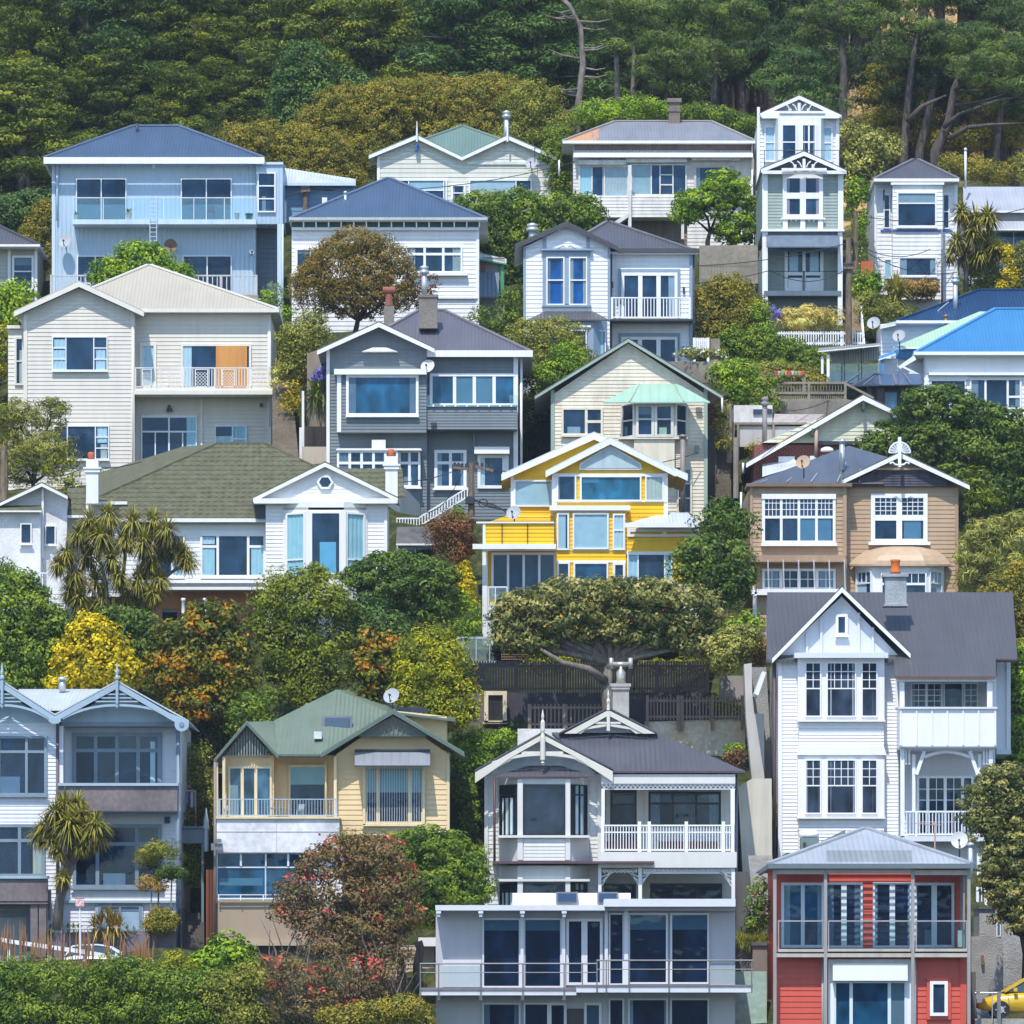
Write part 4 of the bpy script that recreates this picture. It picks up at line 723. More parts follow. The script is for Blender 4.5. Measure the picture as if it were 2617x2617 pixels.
g=House('terrace_wall','white terrace with a picket balustrade in front of the stucco house','D',262.5,200,1510,cat='terrace'); g.wall(rect(30,1372,330,1640),ST,3,262.5,.2); rail(g,40,300,1280,1376,10,WTRIM,262.5,.05,.07,(130,),.1)
# ---- yellow house
h=House('yellow_house','bright yellow weatherboard house with white gables and a square glazed bay above the spreading tree','E',259,1300,1590,bx2=1750); YEL=paint('bright_yellow',(.82,.48,.005),.45,.05); W16=paint('crisp_white',(.74,.75,.77),.4,.05); GP.append((P(845,1590,259)[0],258.3,P(845,1590,259)[2]-.4))
h.wall(rect(985,790,1250,1240),YEL,8,260.6,.17,name='back_wall'); h.wall([(985,800),(1430,800),(1430,615),(1388,600)],YEL,6,260.6,.17,name='back_gable'); gable(h,(1388,592),(930,800),(1850,800),260.2,8,PALEROOF,W16,28)
h.wall(rect(1188,790,1748,1600),YEL,8,259,.17); h.wall([(1188,790),(1748,790),(1468,640)],YEL,1,259,.17,name='gable_wall'); gable(h,(1468,618),(1148,785),(1792,782),258.62,8,PALEROOF,W16,26)
mb=MB(); mb.prism([(1312,774),(1318,742),(1468,650),(1618,742),(1626,774)],258.85,.15); h.part(mb,'gable_trim',W16); mb=MB(); mb.prism([(1322,766),(1326,746),(1468,660),(1612,746),(1616,766)],258.82,.1); h.part(mb,'gable_window',paint('frosted_panel',(.42,.52,.56),.3))
h.box('trim_board',W16,(1188,792,1748,806,258.9,.12),(1188,925,1748,934,258.9,.12)); win(h,1204,800,1300,928,[(1,[1])],W16,fw=.06); win(h,1318,802,1622,930,[(1,[1])],W16,fw=.07,room=sky_room_mat('teal_grey_sky_room',(.02,.12,.18)),cur=((.02,.3,.02,.25,flat('far_glow',(.05,.2,.28),.9),0),)); win(h,1640,802,1732,930,[(1,[1])],W16,fw=.06,cur=((0,1,0,1,CREAMC),)); h.box('corner_board',W16,(1180,790,1204,1240,258.93,.1),(1732,790,1752,1030,258.93,.1))
win(h,992,824,1182,956,[(1,[1])],W16,d=260.6,fw=.07,cur=((0,1,0,1,BLIND,0),)); h.box('corner_board',W16,(976,800,992,960),d=260.5,dep=.1)
# balcony on the left
h.wall(rect(846,1036,1190,1145),YEL,.25,257.6,.17,name='parapet'); h.box('parapet_cap',W16,(806,1030,1190,1038),d=257.5,dep=.3); h.box('clamp',DARKM,(931,1036,935,1138),(1057,1036,1061,1138),d=257.52,dep=.06); h.box('corner_board',W16,(838,1036,852,1145,257.55,.1)); h.wall([(846,1145),(846,1040),(960,1000),(1190,1000),(1190,1145)],YEL,.3,258.9,0.17,name='upper_parapet')
h.box('gutter',W16,(788,1140,1200,1165),d=257.3,dep=.4); h.wall(rect(842,1165,1195,1600),YEL,6,258.6,.17,name='lower_wall'); h.box('lower_wall_trim',W16,(836,1165,862,1600,258.2,.3),(862,1165,1195,1175,258.5,.1))
win(h,880,1182,1200,1400,[(1,[1])]*4,W16,d=258.6,fw=.1,bar=.1,name='folding_door',sill=.0); h.box('base_wall',W16,(836,1440,900,1640),d=258.3,dep=1)
dish(991,988,36,257.8,'grey dish over the yellow parapet of the yellow house'); glassrail(h,865,960,1350,1450,(867,900,958),257.6,WTRIM)
# bay
h.wall(rect(1200,972,1545,1600),YEL,1.3,258.1,.17,name='bay'); h.box('bay_roof',W16,(1168,950,1566,974),d=257.9,dep=1.3); h.box('bay_trim',W16,(1200,972,1545,980),d=258.05,dep=.1)
win(h,1282,986,1460,1166,[(1,[1])],W16,d=258.1,fw=.07,cur=((0,1,0,1,BLIND,0),)); win(h,1204,986,1264,1170,[(1,[1])],W16,d=258.1,fw=.07,cur=((0,.8,0,1,BLIND,0),)); win(h,1480,990,1540,1170,[(1,[.45,.55])],W16,d=258.1,fw=.07,cur=((0,1,0,1,CURT),))
h.box('bay_trim',W16,(1200,1222,1545,1232,258.05,.1),(1200,1166,1545,1172,258.05,.06)); win(h,1286,1230,1458,1400,[(1,[1])],W16,d=258.1,fw=.07,room=SKYROOMT); win(h,1206,1230,1268,1400,[(1,[1])],W16,d=258.1,fw=.07); win(h,1480,1232,1542,1315,[(1,[1])],W16,d=258.1,fw=.1,room=SKYROOMD)
# right wing
h.wall(rect(1548,1060,1905,1600),YEL,5,258.2,.17,name='right_wing'); slope(h,[(1542,1040,257.4),(1910,1040,257.4),(1850,985,259.5),(1740,985,259.5)],PALEROOF,.08,'wing_roof',W16); h.box('gutter',W16,(1540,1036,1912,1058),d=257.3,dep=.2)
h.box('eave_panel',W16,(1552,1062,1905,1080),(1552,1092,1905,1104),(1552,1080,1566,1092),(1725,1080,1745,1092),d=258.1,dep=.1); h.box('trim_board',W16,(1548,1178,1905,1192),d=258.1,dep=.1)
win(h,1552,1188,1775,1420,[(.9,[1]),(2.6,[1]),(.6,[1])],W16,d=258.2,fw=.05,room=SKYROOMG,name='sliding_door',cur=((0,.2,0,1,CURTA),(.86,1,0,1,CURTA))); h.wall(rect(1780,1330,1905,1500),W16,.3,257.9,0,name='corner_wall')
# ---- tan house
h=House('tan_house','tan weatherboard house with white multi pane windows, domed bay hood and a sunburst gable ornament','F',260,900,1590,bx2=1580); TAN=paint('tan_boards',(.43,.30,.19),.5,.07); TANT=paint('tan_trim',(.40,.27,.18)); TBR=paint('brown_eave',(.20,.14,.10)); GP.append((P(590,1590,260)[0],259.3,P(590,1590,260)[2]-.4))
h.wall(rect(580,852,1056,1390),TAN,8,259.2,.185,name='left_wall'); h.wall(rect(1050,850,1606,1700),TAN,8,260,.185); h.box('roof_edge',TBR,(562,840,1084,856),d=258.9,dep=2.2)
GLR=iron('dark_glazed_roof',(.09,.10,.125),.7,.25,.15); slope(h,[(585,838,259.6),(1240,838,259.6),(1290,720,262.6),(1066,655,264.5)],GLR,.05,edge=TBR); slope(h,[(1066,655,264.5),(1290,720,262.6),(1500,838,263.5),(1400,838,266)],GLR,.05); mb=MB()
for x0,x1,y1 in ((640,800,762),(760,890,728),(880,985,690),(1010,1085,662),(1120,1130,672)): mb.bar(P(x0,834,259.55),P(x1,y1,261.5+(838-y1)/60),.04)
h.part(mb,'glazing_bar',flat('alloy_bar',(.45,.47,.48),.4,.3)); h.wall([(1060,850),(1640,850),(1318,712)],TAN,1,260,.185,name='gable_wall')
SHG=paint('purple_shingle',(.085,.08,.105),.9,.35); h.wall([(1080,855),(1600,855),(1530,800),(1420,780),(1215,780),(1135,805)],SHG,.15,259.75,.11,.03,name='gable_shingles'); gable(h,(1318,690),(1032,826),(1664,852),259.45,5,CHARROOF,WTRIM,20); h.box('gable_rail',TANT,(1175,764,1470,774),d=259.6,dep=.1)
mb=MB(); mb.pb(1310,612,1326,760,259.0,.1); 
for s in (-1,1): pts=[P(1318+s*x,y,259.02) for x,y in ((4,752),(22,748),(34,738),(48,744))]; mb.tube(pts,.045,6)
h.part(mb,'finial',WTRIM); mb=MB(); c=P(1318,690,259.5); R_=M(52,260)
for k in range(11):
    a=math.pi*k/10; mb.bar((c[0]+R_*.2*math.cos(a),c[1],c[2]+R_*.2*math.sin(a)),(c[0]+R_*math.cos(a),c[1],c[2]+R_*math.sin(a)),.07,.04)
mb.add([(c[0]+R_*.97*math.cos(math.pi*k/12),c[1]+.05,c[2]+R_*.97*math.sin(math.pi*k/12)) for k in range(13)],[tuple(range(12,-1,-1))])
mb.tube([(c[0]+R_*math.cos(math.pi*k/12),c[1],c[2]+R_*math.sin(math.pi*k/12)) for k in range(13)],.04,5); h.part(mb,'sunburst',WTRIM)
win(h,639,893,1002,1138,[(1,[(.46,4,3),.54])]*4,d=259.2,fw=.12,bar=.11,sill=.05,cur=((.5,.98,.5,1,flat('faint_drape',(.1,.22,.3),.9),0),)); h.box('sill_board',WTRIM,(634,1134,1010,1150),d=258.95,dep=.3); h.box('window_head',WTRIM,(637,893,1004,918),d=259.04,dep=.1)
win(h,1176,892,1456,1136,[(1,[(.48,4,4),.52]),(1,[(.48,4,4),.52])],d=260,fw=.18,bar=.24,sill=.06,cur=((.6,.95,.55,1,flat('faint_drape',(.1,.22,.3),.9),0),)); h.box('sill_board',WTRIM,(1164,1130,1470,1145),d=259.75,dep=.3)
h.box('corner_board',TANT,(580,856,592,1390,259.12,.1),(1038,856,1056,1200,259.12,.1),(1592,860,1608,1500,259.93,.1)); h.box('lower_canopy',TANT,(592,1195,1052,1228),d=258.3,dep=1.0); 
mb=MB()
for i in range(7): x=596+i*75.5; mb.bar(P(x-4,1220,258.25),P(x,1362,258.6),.05,.06)
h.part(mb,'glazing_bar',WTRIM); win(h,640,1262,1002,1366,[(1,[(1,2,2)])]*4,d=259.2,fw=.1,bar=.14,room=SKYROOMG); h.box('sun_porch_sill',WTRIM,(588,1362,1056,1392),d=258.5,dep=.7); 
mb=MB(); q=P(602,1515,258.5); mb.lathe(q,[(.11,0),(.10,.1),(.09,1.0),(.13,1.06)],12); h.part(mb,'column',WTRIM,True); h.wall(rect(612,1392,660,1700),TAN,3,259,.185,name='porch_wall'); h.wall(rect(640,1392,1060,1700),WTRIM,3,259.3,0,name='foundation')
# domed hood
mb=MB(); n=9; rows=6; vs=[]; fs=[]
prof=[(1065,1572,1240,258.6),(1085,1556,1222,258.62),(1115,1535,1196,258.75),(1155,1500,1172,259.0),(1200,1450,1158,259.4),(1240,1405,1151,259.9)]
for (xa,xb,y,d) in prof:
    for k in range(n):
        f=k/(n-1); dd=d+(0 if .18<f<.82 else (1 if f in(0,1) else .4))*min(1.2,260-d); vs.append(P(xa+(xb-xa)*f,y,min(dd,259.99)))
for r in range(len(prof)-1):
    for k in range(n-1): fs.append((r*n+k,r*n+k+1,(r+1)*n+k+1,(r+1)*n+k))
mb.add(vs,fs); lo=[(v[0],v[1],v[2]-.08) for v in vs[:n]]; mb.add(vs[:n]+lo,[(k,n+k,n+k+1,k+1) for k in range(n-1)]); h.part(mb,'bay_hood',paint('tan_iron',(.50,.36,.24)))
h.wall(rect(1180,1248,1460,1500),WTRIM,.9,258.9,0,name='bay'); 
for xa,xb,da,db in ((1098,1182,259.9,258.9),(1458,1538,258.9,259.9)):
    mb=MB(); a=P(xa,1248,da); b=P(xb,1248,db); z=P(0,1500,259)[2]; mb.add([(a[0],a[1],z),(b[0],b[1],z),b,a],[(0,1,2,3)]); h.part(mb,'bay_side',WTRIM)
win(h,1225,1278,1452,1420,[(1,[(.4,3,1),.6])]*2,d=258.9,fw=.07,bar=.1); awin(h,1110,1278,1178,1410,[(1,[(.42,3,1),.58])],259.8,258.95,fw=.05); awin(h,1462,1278,1528,1410,[(1,[(.42,3,1),.58])],258.95,259.8,fw=.05)
dish(842,738,36,258.8,'rust streaked dish on the flat eave of the tan house',flat('rust_face_dish',(.42,.30,.20),.7)); pipe(h,1034,645,775,261,.12,STEEL,'flue','cap'); mb=MB(); mb.tube([P(1030,840,259),P(1028,690,259)],.03,6); h.part(mb,'aerial',GREYM); downpipe(h,535,885,1000,259,WTRIM)
# ================================================================== fourth row
# ---- tall white house with the steep dark roof
h=House('tall_white_house','tall white weatherboard house with a steep dark grey roof, stacked box windows and covered porches','I',246,1100,1100,bx2=1790); W18=paint('pure_white',(.76,.76,.78),.4,.04); GREYW=paint('light_grey_panel',(.60,.63,.68),.4,.05); ROOF18=iron('dark_umber_iron',(.085,.083,.09),.2); GP.append((P(720,1110,246)[0],245,P(720,1110,246)[2]-.4))
h.wall(rect(722,112,1312,1300),W18,9,246,.145); h.wall([(722,112),(1312,112),(1032,-180)],GREYW,3,246,0,name='gable_wall'); h.box('batten',GREYW,*[(x,-225+abs(x+6-1034)*1.03+42,x+12,100) for x in (855,925,1110,1180)],d=245.9,dep=.1)
slope(h,[(660,132,245.6),(1900,132,245.6),(1876,-200,252),(664,-200,252)],ROOF18,.12); slope(h,[(664,-200,252),(1876,-200,252),(1876,-60,257),(664,-60,257)],ROOF18,.12)
slope(h,[(1292,214,243.9),(1794,214,243.9),(1792,120,245.7),(1292,120,245.7)],ROOF18,.1,'porch_roof',flat('umber_gutter',(.13,.07,.06)))
gable(h,(1034,-225),(688,128),(1372,104),245.55,7,ROOF18,WTRIM,22); h.box('right_gutter',flat('umber_gutter',(.13,.07,.06)),(1790,128,1900,136),d=245.5,dep=.15)
win(h,1002,-92,1062,14,[(1,[1])],d=246,fw=.11,sill=.04); mb=MB(); mb.pb(798,98,1262,124,244.95,1.1); h.part(mb,'hood',GREYW)
for yt,yb,nm in ((124,437,'upper_bay'),(604,916,'lower_bay')):
    h.box('bay',W18,(815,yt,1243,yb),d=245.4,dep=.7)
    for x0,x1,nx in ((850,932,2),(956,1104,4),(1128,1210,2)):
        win(h,x0,yt+20,x1,yb-20,[(1,[(.48,nx,3),.52])],W18,d=245.4,fw=.06,bar=.05,mun=.03,proud=.08,room=SKYROOMG,cur=((.75,1,.55,1,CURT),) if nx==2 and x0>1000 else ())
    h.box('sill_board',W18,(810,yb-6,1248,yb+2),d=245.2,dep=.5)
for y0,y1 in ((437,600),(918,1120)):
    h.wall(rect(820,y0,1240,y1),W18,.6,245.45,.13,.03,name='bay_apron')
mb=MB(); mb.prism([(812,604),(822,560),(1240,560),(1254,604)],245.3,.15); h.part(mb,'flared_skirt',W18); h.box('corner_board',W18,(718,120,738,1300,245.92,.1),(1296,215,1314,370,245.92,.1))
UMB=flat('umber_pipe',(.10,.05,.05)); downpipe(h,700,140,1200,246,UMB,.07); mb=MB(); mb.prism([(600,300),(640,190),(660,195),(620,310)],246.5,2); h.part(mb,'side_eave',W18)
# porches at right
h.wall(rect(1310,215,1790,380),GREYW,5,246.8,0,name='porch_back'); win(h,1372,246,1530,372,[(1,[(1,2,4)]),(1,[(1,2,4)])],d=246.8,fw=.06,bar=.1,name='french_door',room=SKYROOMG); win(h,1535,246,1632,372,[(1,[1])],d=246.8,fw=.05,room=SKYROOMD,name='door'); win(h,1636,246,1705,372,[(1,[(1,2,4)])],d=246.8,fw=.05)
h.box('porch_post',W18,(1318,225,1342,372),(1750,225,1776,372),d=244.2,dep=.2); h.box('porch_beam',W18,(1302,216,1790,240),d=244.1,dep=.3); h.box('side_wall',W18,(1776,216,1796,380),d=245,dep=1.8)
h.box('balcony_front',W18,(1318,374,1796,562),d=243.9,dep=.15); h.box('balcony_cap',GREYW,(1312,366,1800,376),d=243.8,dep=.3); h.box('batten',W18,*[(x,376,x+8,556) for x in (1320,1398,1474,1550,1628,1704,1786)],d=243.85,dep=.1); h.box('balcony_side',W18,(1318,374,1328,562),(1786,374,1796,562),d=244.05,dep=2.2); h.box('balcony_floor',GREYW,(1318,556,1796,570),d=243.95,dep=2.8)
h.wall(rect(1310,565,1790,1010),GREYW,5,246.8,.19,name='lower_porch_back'); h.box('porch_post',W18,(1322,566,1342,1010,244.2,.2),(1758,566,1778,1010,244.2,.2),(1380,600,1396,880,244.4,.14),(1706,600,1720,880,244.4,.14)); h.box('slat',W18,(1346,566,1354,650),(1362,566,1370,650),(1730,566,1738,650),(1744,566,1752,650),d=244.3,dep=.08)
mb=MB(); mb.bar(P(1400,700,244.3),P(1440,585,244.3),.14); mb.bar(P(1704,700,244.3),P(1664,585,244.3),.14)
pts=[P(1440+ (1664-1440)*f,600-26*math.sin(math.pi*f)+14,244.3) for f in [i/10 for i in range(11)]]; mb.tube(pts,.07,6); h.part(mb,'brace',W18)
win(h,1402,706,1684,1000,[(.5,[(1,1,5)]),(1,[(1,2,5)]),(1,[(1,2,5)]),(.5,[(1,1,5)])],d=246.8,fw=.1,bar=.12,name='french_door',room=SKYROOMG); rail(h,1345,1760,880,1006,26,W18,244.3,.035,.06,(1400,),.08); h.box('porch_floor',GREYW,(1310,1004,1795,1030),d=244.2,dep=3)
h.wall(rect(1310,1030,1795,1400),GREYW,5,245.5,.19,name='porch_base'); h.wall(rect(1796,135,1866,580),W18,5,248,.145,name='rear_wing'); h.box('corner_board',W18,(1846,140,1866,580),d=247.9,dep=.12); h.box('wing_floor',GREYW,(1796,574,1868,600),d=247.8,dep=4)
h.box('lower_post',W18,(1700,1090,1725,1400),(1760,1090,1778,1400),d=244.4,dep=.2); rail(h,1700,1746,1255,1350,3,W18,243.5,.04,.06,(1702,1744),.1)
mb=MB(); mb.pb(1247,-277,1352,-135,247.8,.9); mb.pb(1236,-292,1362,-277,247.7,1.1); mb.pb(1240,-142,1360,-132,247.7,1.1); h.part(mb,'chimney',rough_wall('roughcast_grey',(.40,.43,.46),None,0,16,.8)); q=P(1297,-292,248.2); mb=MB(); r=M(25,248); mb.lathe(q,[(r,0),(r*1.05,.08),(r*.9,.14),(r*.86,M(55,248)),(r,M(60,248)),(r,M(68,248)),(r*.7,M(70,248))],16); h.part(mb,'chimney_pot',flat('orange_pot',(.62,.15,.03),.8),True)
# ---- blue grey twin gabled house, bottom left
h=House('blue_gable_house','pale blue grey twin gabled house with spiked finials and brown balcony panels, bottom left','G',238,500,1580,bx2=870); W19=paint('lavender_white',(.70,.71,.76),.45,.06); BG=paint('blue_grey_barge',(.33,.43,.52),.4,.05); BGD=paint('blue_grey_frame',(.20,.27,.34),.4); BRN=rough_wall('weathered_brown_sheet',(.20,.17,.18),(.26,.22,.22),.5,6,.1); GP.append((P(-60,1580,238)[0],237,P(-60,1580,238)[2]-.4))
h.wall(rect(-330,440,285,1640),W19,9,238,.155,name='left_wall'); h.wall(rect(285,440,890,1640),W19,8,239.2,.155); h.wall([(285,445),(870,445),(578,290)],paint('pediment_blue',(.42,.52,.60)),1,238.3,.155,name='gable_wall'); h.wall([(-300,445),(270,445),(10,290)],paint('pediment_blue',(.42,.52,.60)),1,237.98,.155,name='gable_wall')
h.box('lintel',BGD,(300,440,875,462),d=238.2,dep=1.1); h.box('cheek',W19,(286,460,312,745),(868,460,890,745),d=238.0,dep=1.2)
h.box('cheek_lower',W19,(286,878,300,1640),d=238,dep=1.2)
gable(h,(578,242),(270,408),(932,440),237.2,8,PALEROOF,None,0); gable(h,(10,242),(-330,440),(270,408),237.2,8,PALEROOF,None,0)
for cx,xl,xr,yl,yr in ((578,270,932,412,452),(10,-330,270,452,412)):
    mb=MB(); n=16
    for x0,y0 in ((xl,yl),(xr,yr)):
        for i in range(n):
            f0,f1=i/n,(i+1)/n; pt=lambda f:(cx+(x0-cx)*f,245+(y0-245)*f); a,b=pt(f0),pt(f1); mb.prism([a,b,(b[0],b[1]+30),(a[0],a[1]+30)],237.1,.07)
            ar=lambda f:(cx+(x0-cx)*f,352+88*f**2.2); a,b=ar(f0),ar(f1); 
            if f0<.86: mb.prism([a,b,(b[0],b[1]+12),(a[0],a[1]+12)],237.12,.06)
            if f0>.5:
                u,v=pt(f0),pt(f1); mb.prism([(u[0],u[1]+29),(v[0],v[1]+29),b,a],237.14,.05)
    for y in (300,318,336): 
        w=(y-262)*1.45; mb.pb(cx-w,y,cx+w,y+7,237.13,.04)
    h.part(mb,'bargeboard',BG)
mb=MB(); mb.prism([(240,420),(300,420),(300,438),(285,448),(270,450),(255,448),(240,438)],237.05,.1); h.part(mb,'valley_block',BG)
mb=MB(); c=P(897,452,237.0); mb.tube([(c[0],c[1],c[2]),(c[0],c[1]+.12,c[2])],.28,16); h.part(mb,'rosette',BG); mb=MB(); mb.tube([(c[0],c[1]-.04,c[2]),(c[0],c[1],c[2])],.1,12); h.part(mb,'boss',BGD)
for cx in (10,578):
    mb=MB(); q=P(cx,375,237.0); H_=M(375-145,237); mb.lathe(q,[(.02,0),(.05,.08),(.03,.12),(.06,.2),(.06,H_*.62),(.09,H_*.64),(.09,H_*.68),(.05,H_*.72),(.065,H_*.78),(.01,H_)],8); h.part(mb,'finial',BG)
slope(h,[(95,372,239),(560,372,239),(500,278,244),(92,278,244)],PALEROOF,.1); pipe(h,307,240,285,243,.14,STEEL,'vent_pipe','cap')
win(h,-150,508,232,805,[(1.9,[.23,.77]),(1.9,[.23,.77]),(1.25,[.23,.77])],BGD,d=238,fw=.11,bar=.1,sill=.06,room=SKYROOMD,cur=((.3,.66,.7,1,flat('cloud_reflection',(.14,.2,.28),.9),0),));  # bluish card behind the panes paints a cloud reflection
win(h,356,492,798,780,[(1,[.26,.74])]*4,BGD,d=239.2,fw=.16,bar=.14,room=SKYROOMD,name='folding_door',cur=((.91,.97,.1,1,CURT),)); h.box('balcony_front',BRN,(288,752,876,880),d=237.7,dep=.12); h.box('balcony_cap',BG,(286,742,880,756),d=237.6,dep=.3); h.box('balcony_floor',BGD,(288,870,876,886),d=237.75,dep=1.5)
win(h,358,945,798,1262,[(.95,[.27,.73]),(1.75,[.27,.73]),(.95,[.27,.73])],BGD,d=239.2,fw=.14,bar=.14,sill=.08,room=SKYROOMD,cur=((.33,.6,.8,1,flat('cloud_reflection',(.14,.2,.28),.9),0),)); win(h,-130,945,222,1205,[(1,[.27,.73]),(1,[.27,.73]),(1.1,[.27,.73])],BGD,d=238,fw=.12,bar=.12,room=SKYROOMD,cur=((.86,1,.3,1,CREAMC),))  # same painted cloud reflection low in the middle pane
h.box('meter_box',flat('cobalt_box',(.01,.04,.2)),(812,908,838,940),d=239.05,dep=.15); h.box('belt_board',BG,(290,1322,884,1334),d=239.0,dep=.25); win(h,484,1338,700,1480,[(1,[1]),(1,[1])],BGD,d=239.2,fw=.12,bar=.1,cur=((0,1,.22,1,flat('roller_blind',(.6,.62,.66),.8),0),(0,1,0,.2,flat('dusk_blind',(.2,.25,.34),.8),0))); h.box('casing',BG,(470,1334,486,1500),(698,1334,706,1500),d=239.1,dep=.12)
h.box('corner_board',BGD,(868,878,890,1640),(868,470,890,745),d=237.95,dep=.12); downpipe(h,284,450,1330,238,flat('plum_pipe',(.12,.09,.11)),.06); downpipe(h,880,480,1620,238,BGD,.06); h.box('side_board',W19,(286,440,292,1640),d=238.05,dep=1.2)
# brown porch over the garage
h.box('porch_front',BRN,(-300,1212,236,1332),d=236,dep=.2); h.box('porch_cap',BG,(-300,1200,240,1214),d=235.9,dep=.4); h.box('porch_floor',BRN,(-300,1326,236,1340),d=236,dep=2); h.box('porch_pier',BRN,(150,1332,186,1600),(192,1332,228,1600),d=236.1,dep=.4); h.box('garage_door',flat('garage_grey',(.28,.29,.31),.7),(-300,1400,132,1640),d=237.2,dep=.1); h.box('garage_frame',flat('teal_shade',(.10,.14,.17)),(-300,1372,150,1402),(130,1402,150,1640),d=237.1,dep=.3)
h.box('heat_pump',GREYM,(236,1270,250,1420),d=237,dep=.4)
# ---- cream house with sage green iron roof
h=House('buttercream_house','buttercream weatherboard house with sage green iron roofs, skylight and a glazed deck','G',240,1400,1600,bx2=1640); BC=paint('buttercream',(.70,.53,.30),.5,.06); BCT=paint('buttercream_trim',(.72,.60,.38)); SGR=iron('moss_green_iron',(.155,.20,.15),.17,.5); SGT=flat('moss_trim',(.10,.14,.12)); GP.append((P(1075,1600,240)[0],239,P(1075,1600,240)[2]-.4))
slope(h,[(1372,602,239.6),(1595,602,239.6),(1930,400,244.5),(1662,280,246.5),(1352,434,243.8)],SGR,.12); slope(h,[(1218,440,242.2),(1352,436,244),(1376,602,239.6),(1300,560,240)],SGR,.1); slope(h,[(1662,280,246.5),(1930,400,244.5),(2200,560,250),(1900,300,252)],SGR,.1)
h.box('eave_board',SGT,(1372,600,1600,610),d=239.5,dep=.2)
gable(h,(1218,440),(1055,632),(1374,610),239.2,5,SGR,SGT,14); h.wall([(1100,612),(1345,612),(1218,458)],flat('louvre_dark',(.10,.12,.12)),.5,240.2,0,name='gable_wall'); h.box('gable_louvre',flat('louvre_slat',(.20,.24,.23)),*[(1108+i*13.5,min(606,612-max(0,(118-abs(1108+i*13.5-1220))*1.22)),1114+i*13.5,608) for i in range(18)],d=239.5,dep=.06)
h.wall(rect(1112,605,1352,920),BC,6,240,.2,name='left_wall'); h.wall(rect(1350,605,1665,920),BC,6,241,.2); win(h,1126,660,1342,914,[(.85,[1]),(.85,[1]),(1,[1])],BCT,d=240,fw=.08,bar=.12,room=sky_room_mat('deck_sky_room',(.06,.11,.15)),name='sliding_door',cur=((.0,.2,.35,1,flat('smoke_curtain',(.25,.3,.33),.9),1),)); win(h,1424,652,1612,914,[(1,[1])],BCT,d=241,fw=.08,cur=((0,1,0,.36,flat('teal_blind',(.28,.45,.45),.8),0),),name='sliding_door'); h.box('post',BCT,(1062,640,1076,920),(1098,612,1112,920),(1648,612,1662,910),d=239.3,dep=.2); win(h,1074,690,1106,910,[(1,[1])],BCT,d=240.6,fw=.03,room=SKYROOMD)
downpipe(h,1610,605,900,240.2,BCT,.05)
w=h.box('skylight',GREYM,(1590,412,1738,490,242.6,.3)); MBX=MB(); MBX.pb(1604,420,1726,478,242.55,.04); MBX.build('pane',flat('skylight_glass',(.02,.06,.14),.08,spec=.8),w); h.box('flashing',flat('bare_iron',(.7,.7,.68),.4,.3),(1550,488,1588,524),d=240.9,dep=.5)
# right gable
h.use('H'); h.wall(rect(115,600,670,1000),BC,8,239.6,.2,name='right_wall'); h.wall([(115,600),(670,600),(395,410)],BC,1,239.6,.2,name='gable_wall'); gable(h,(395,383),(40,600),(747,596),238.7,7,SGR,SGT,16); mb=MB(); mb.prism([(230,502),(560,502),(395,412)],239.0,.3); h.part(mb,'gable_panel',paint('louvre_brown',(.22,.20,.16))); h.box('gable_rail',SGT,(225,500,562,512),d=238.95,dep=.3); h.box('gable_louvre',SGT,*[(262+i*22,500-max(6,(150-abs(262+i*22-395))*.5),266+i*22,502) for i in range(13)],d=238.9,dep=.12)
mb=MB(); mb.add([P(206,655,238.4),P(578,655,238.4),P(578,585,239.3),P(206,585,239.3),P(206,662,238.45),P(578,662,238.45)],[(0,1,2,3),(4,5,1,0)]); h.part(mb,'window_awning',iron('silver_awning',(.24,.26,.29),.35,.35)); h.box('awning_bracket',DARKM,(206,575,578,584),d=239.2,dep=.2)
win(h,248,655,550,948,[(.65,[1]),(1.9,[1]),(.65,[1])],BCT,d=239.6,fw=.13,bar=.14,sill=.06,room=SKYROOMD,cur=((0,.22,0,.45,flat('teal_blind',(.28,.45,.45),.8),0),(.24,.76,0,.45,flat('teal_blind',(.28,.45,.45),.8),0),(.78,1,0,.45,flat('teal_blind',(.28,.45,.45),.8),0))); rail(h,262,530,655,936,22,WTRIM,239.35,.012,.02,(),.1,name='window_bars',low=False); h.box('corner_board',BCT,(660,600,674,1000),d=239.53,dep=.1)
h.box('shutter_strip',BCT,(246,650,258,950),(540,650,552,950),d=239.4,dep=.14)
h.wall([(400,385),(660,412),(660,560),(400,560)],BC,4,243,.2,name='rear_dormer'); slope(h,[(380,388,242.4),(705,430,242.4),(690,415,247),(400,372,247)],SGT,.08,'rear_roof'); h.box('solar_panel',flat('solar_blue',(.02,.03,.06),.2),(410,368,562,392),d=244,dep=.1)
dish(388,314,40,240.5,'pale grey dish on the sage green roof ridge of the buttercream house')
h.use('G'); h.box('deck_panel',rough_wall('white_sheet',(.72,.72,.75),None,0,4,.05),(1070,916,1676,1085),d=237.6,dep=.2); h.box('deck_floor',BCT,(1066,908,1678,918),d=237.5,dep=3); rail(h,1080,1664,820,910,40,flat('rail_blue_grey',(.42,.50,.58),.4,.2),237.7,.02,.035,(1082,1662),.05)
h.box('panel_joint',flat('joint_grey',(.45,.45,.47)),(1070,981,1676,983),(1364,916,1366,1085),d=237.58,dep=.05)
h.wall(rect(1066,1080,1680,1330),flat('sunroom_wall',(.4,.42,.44)),5,239,0,name='sunroom_wall'); AL=flat('alloy_frame',(.62,.68,.74),.35,.2)
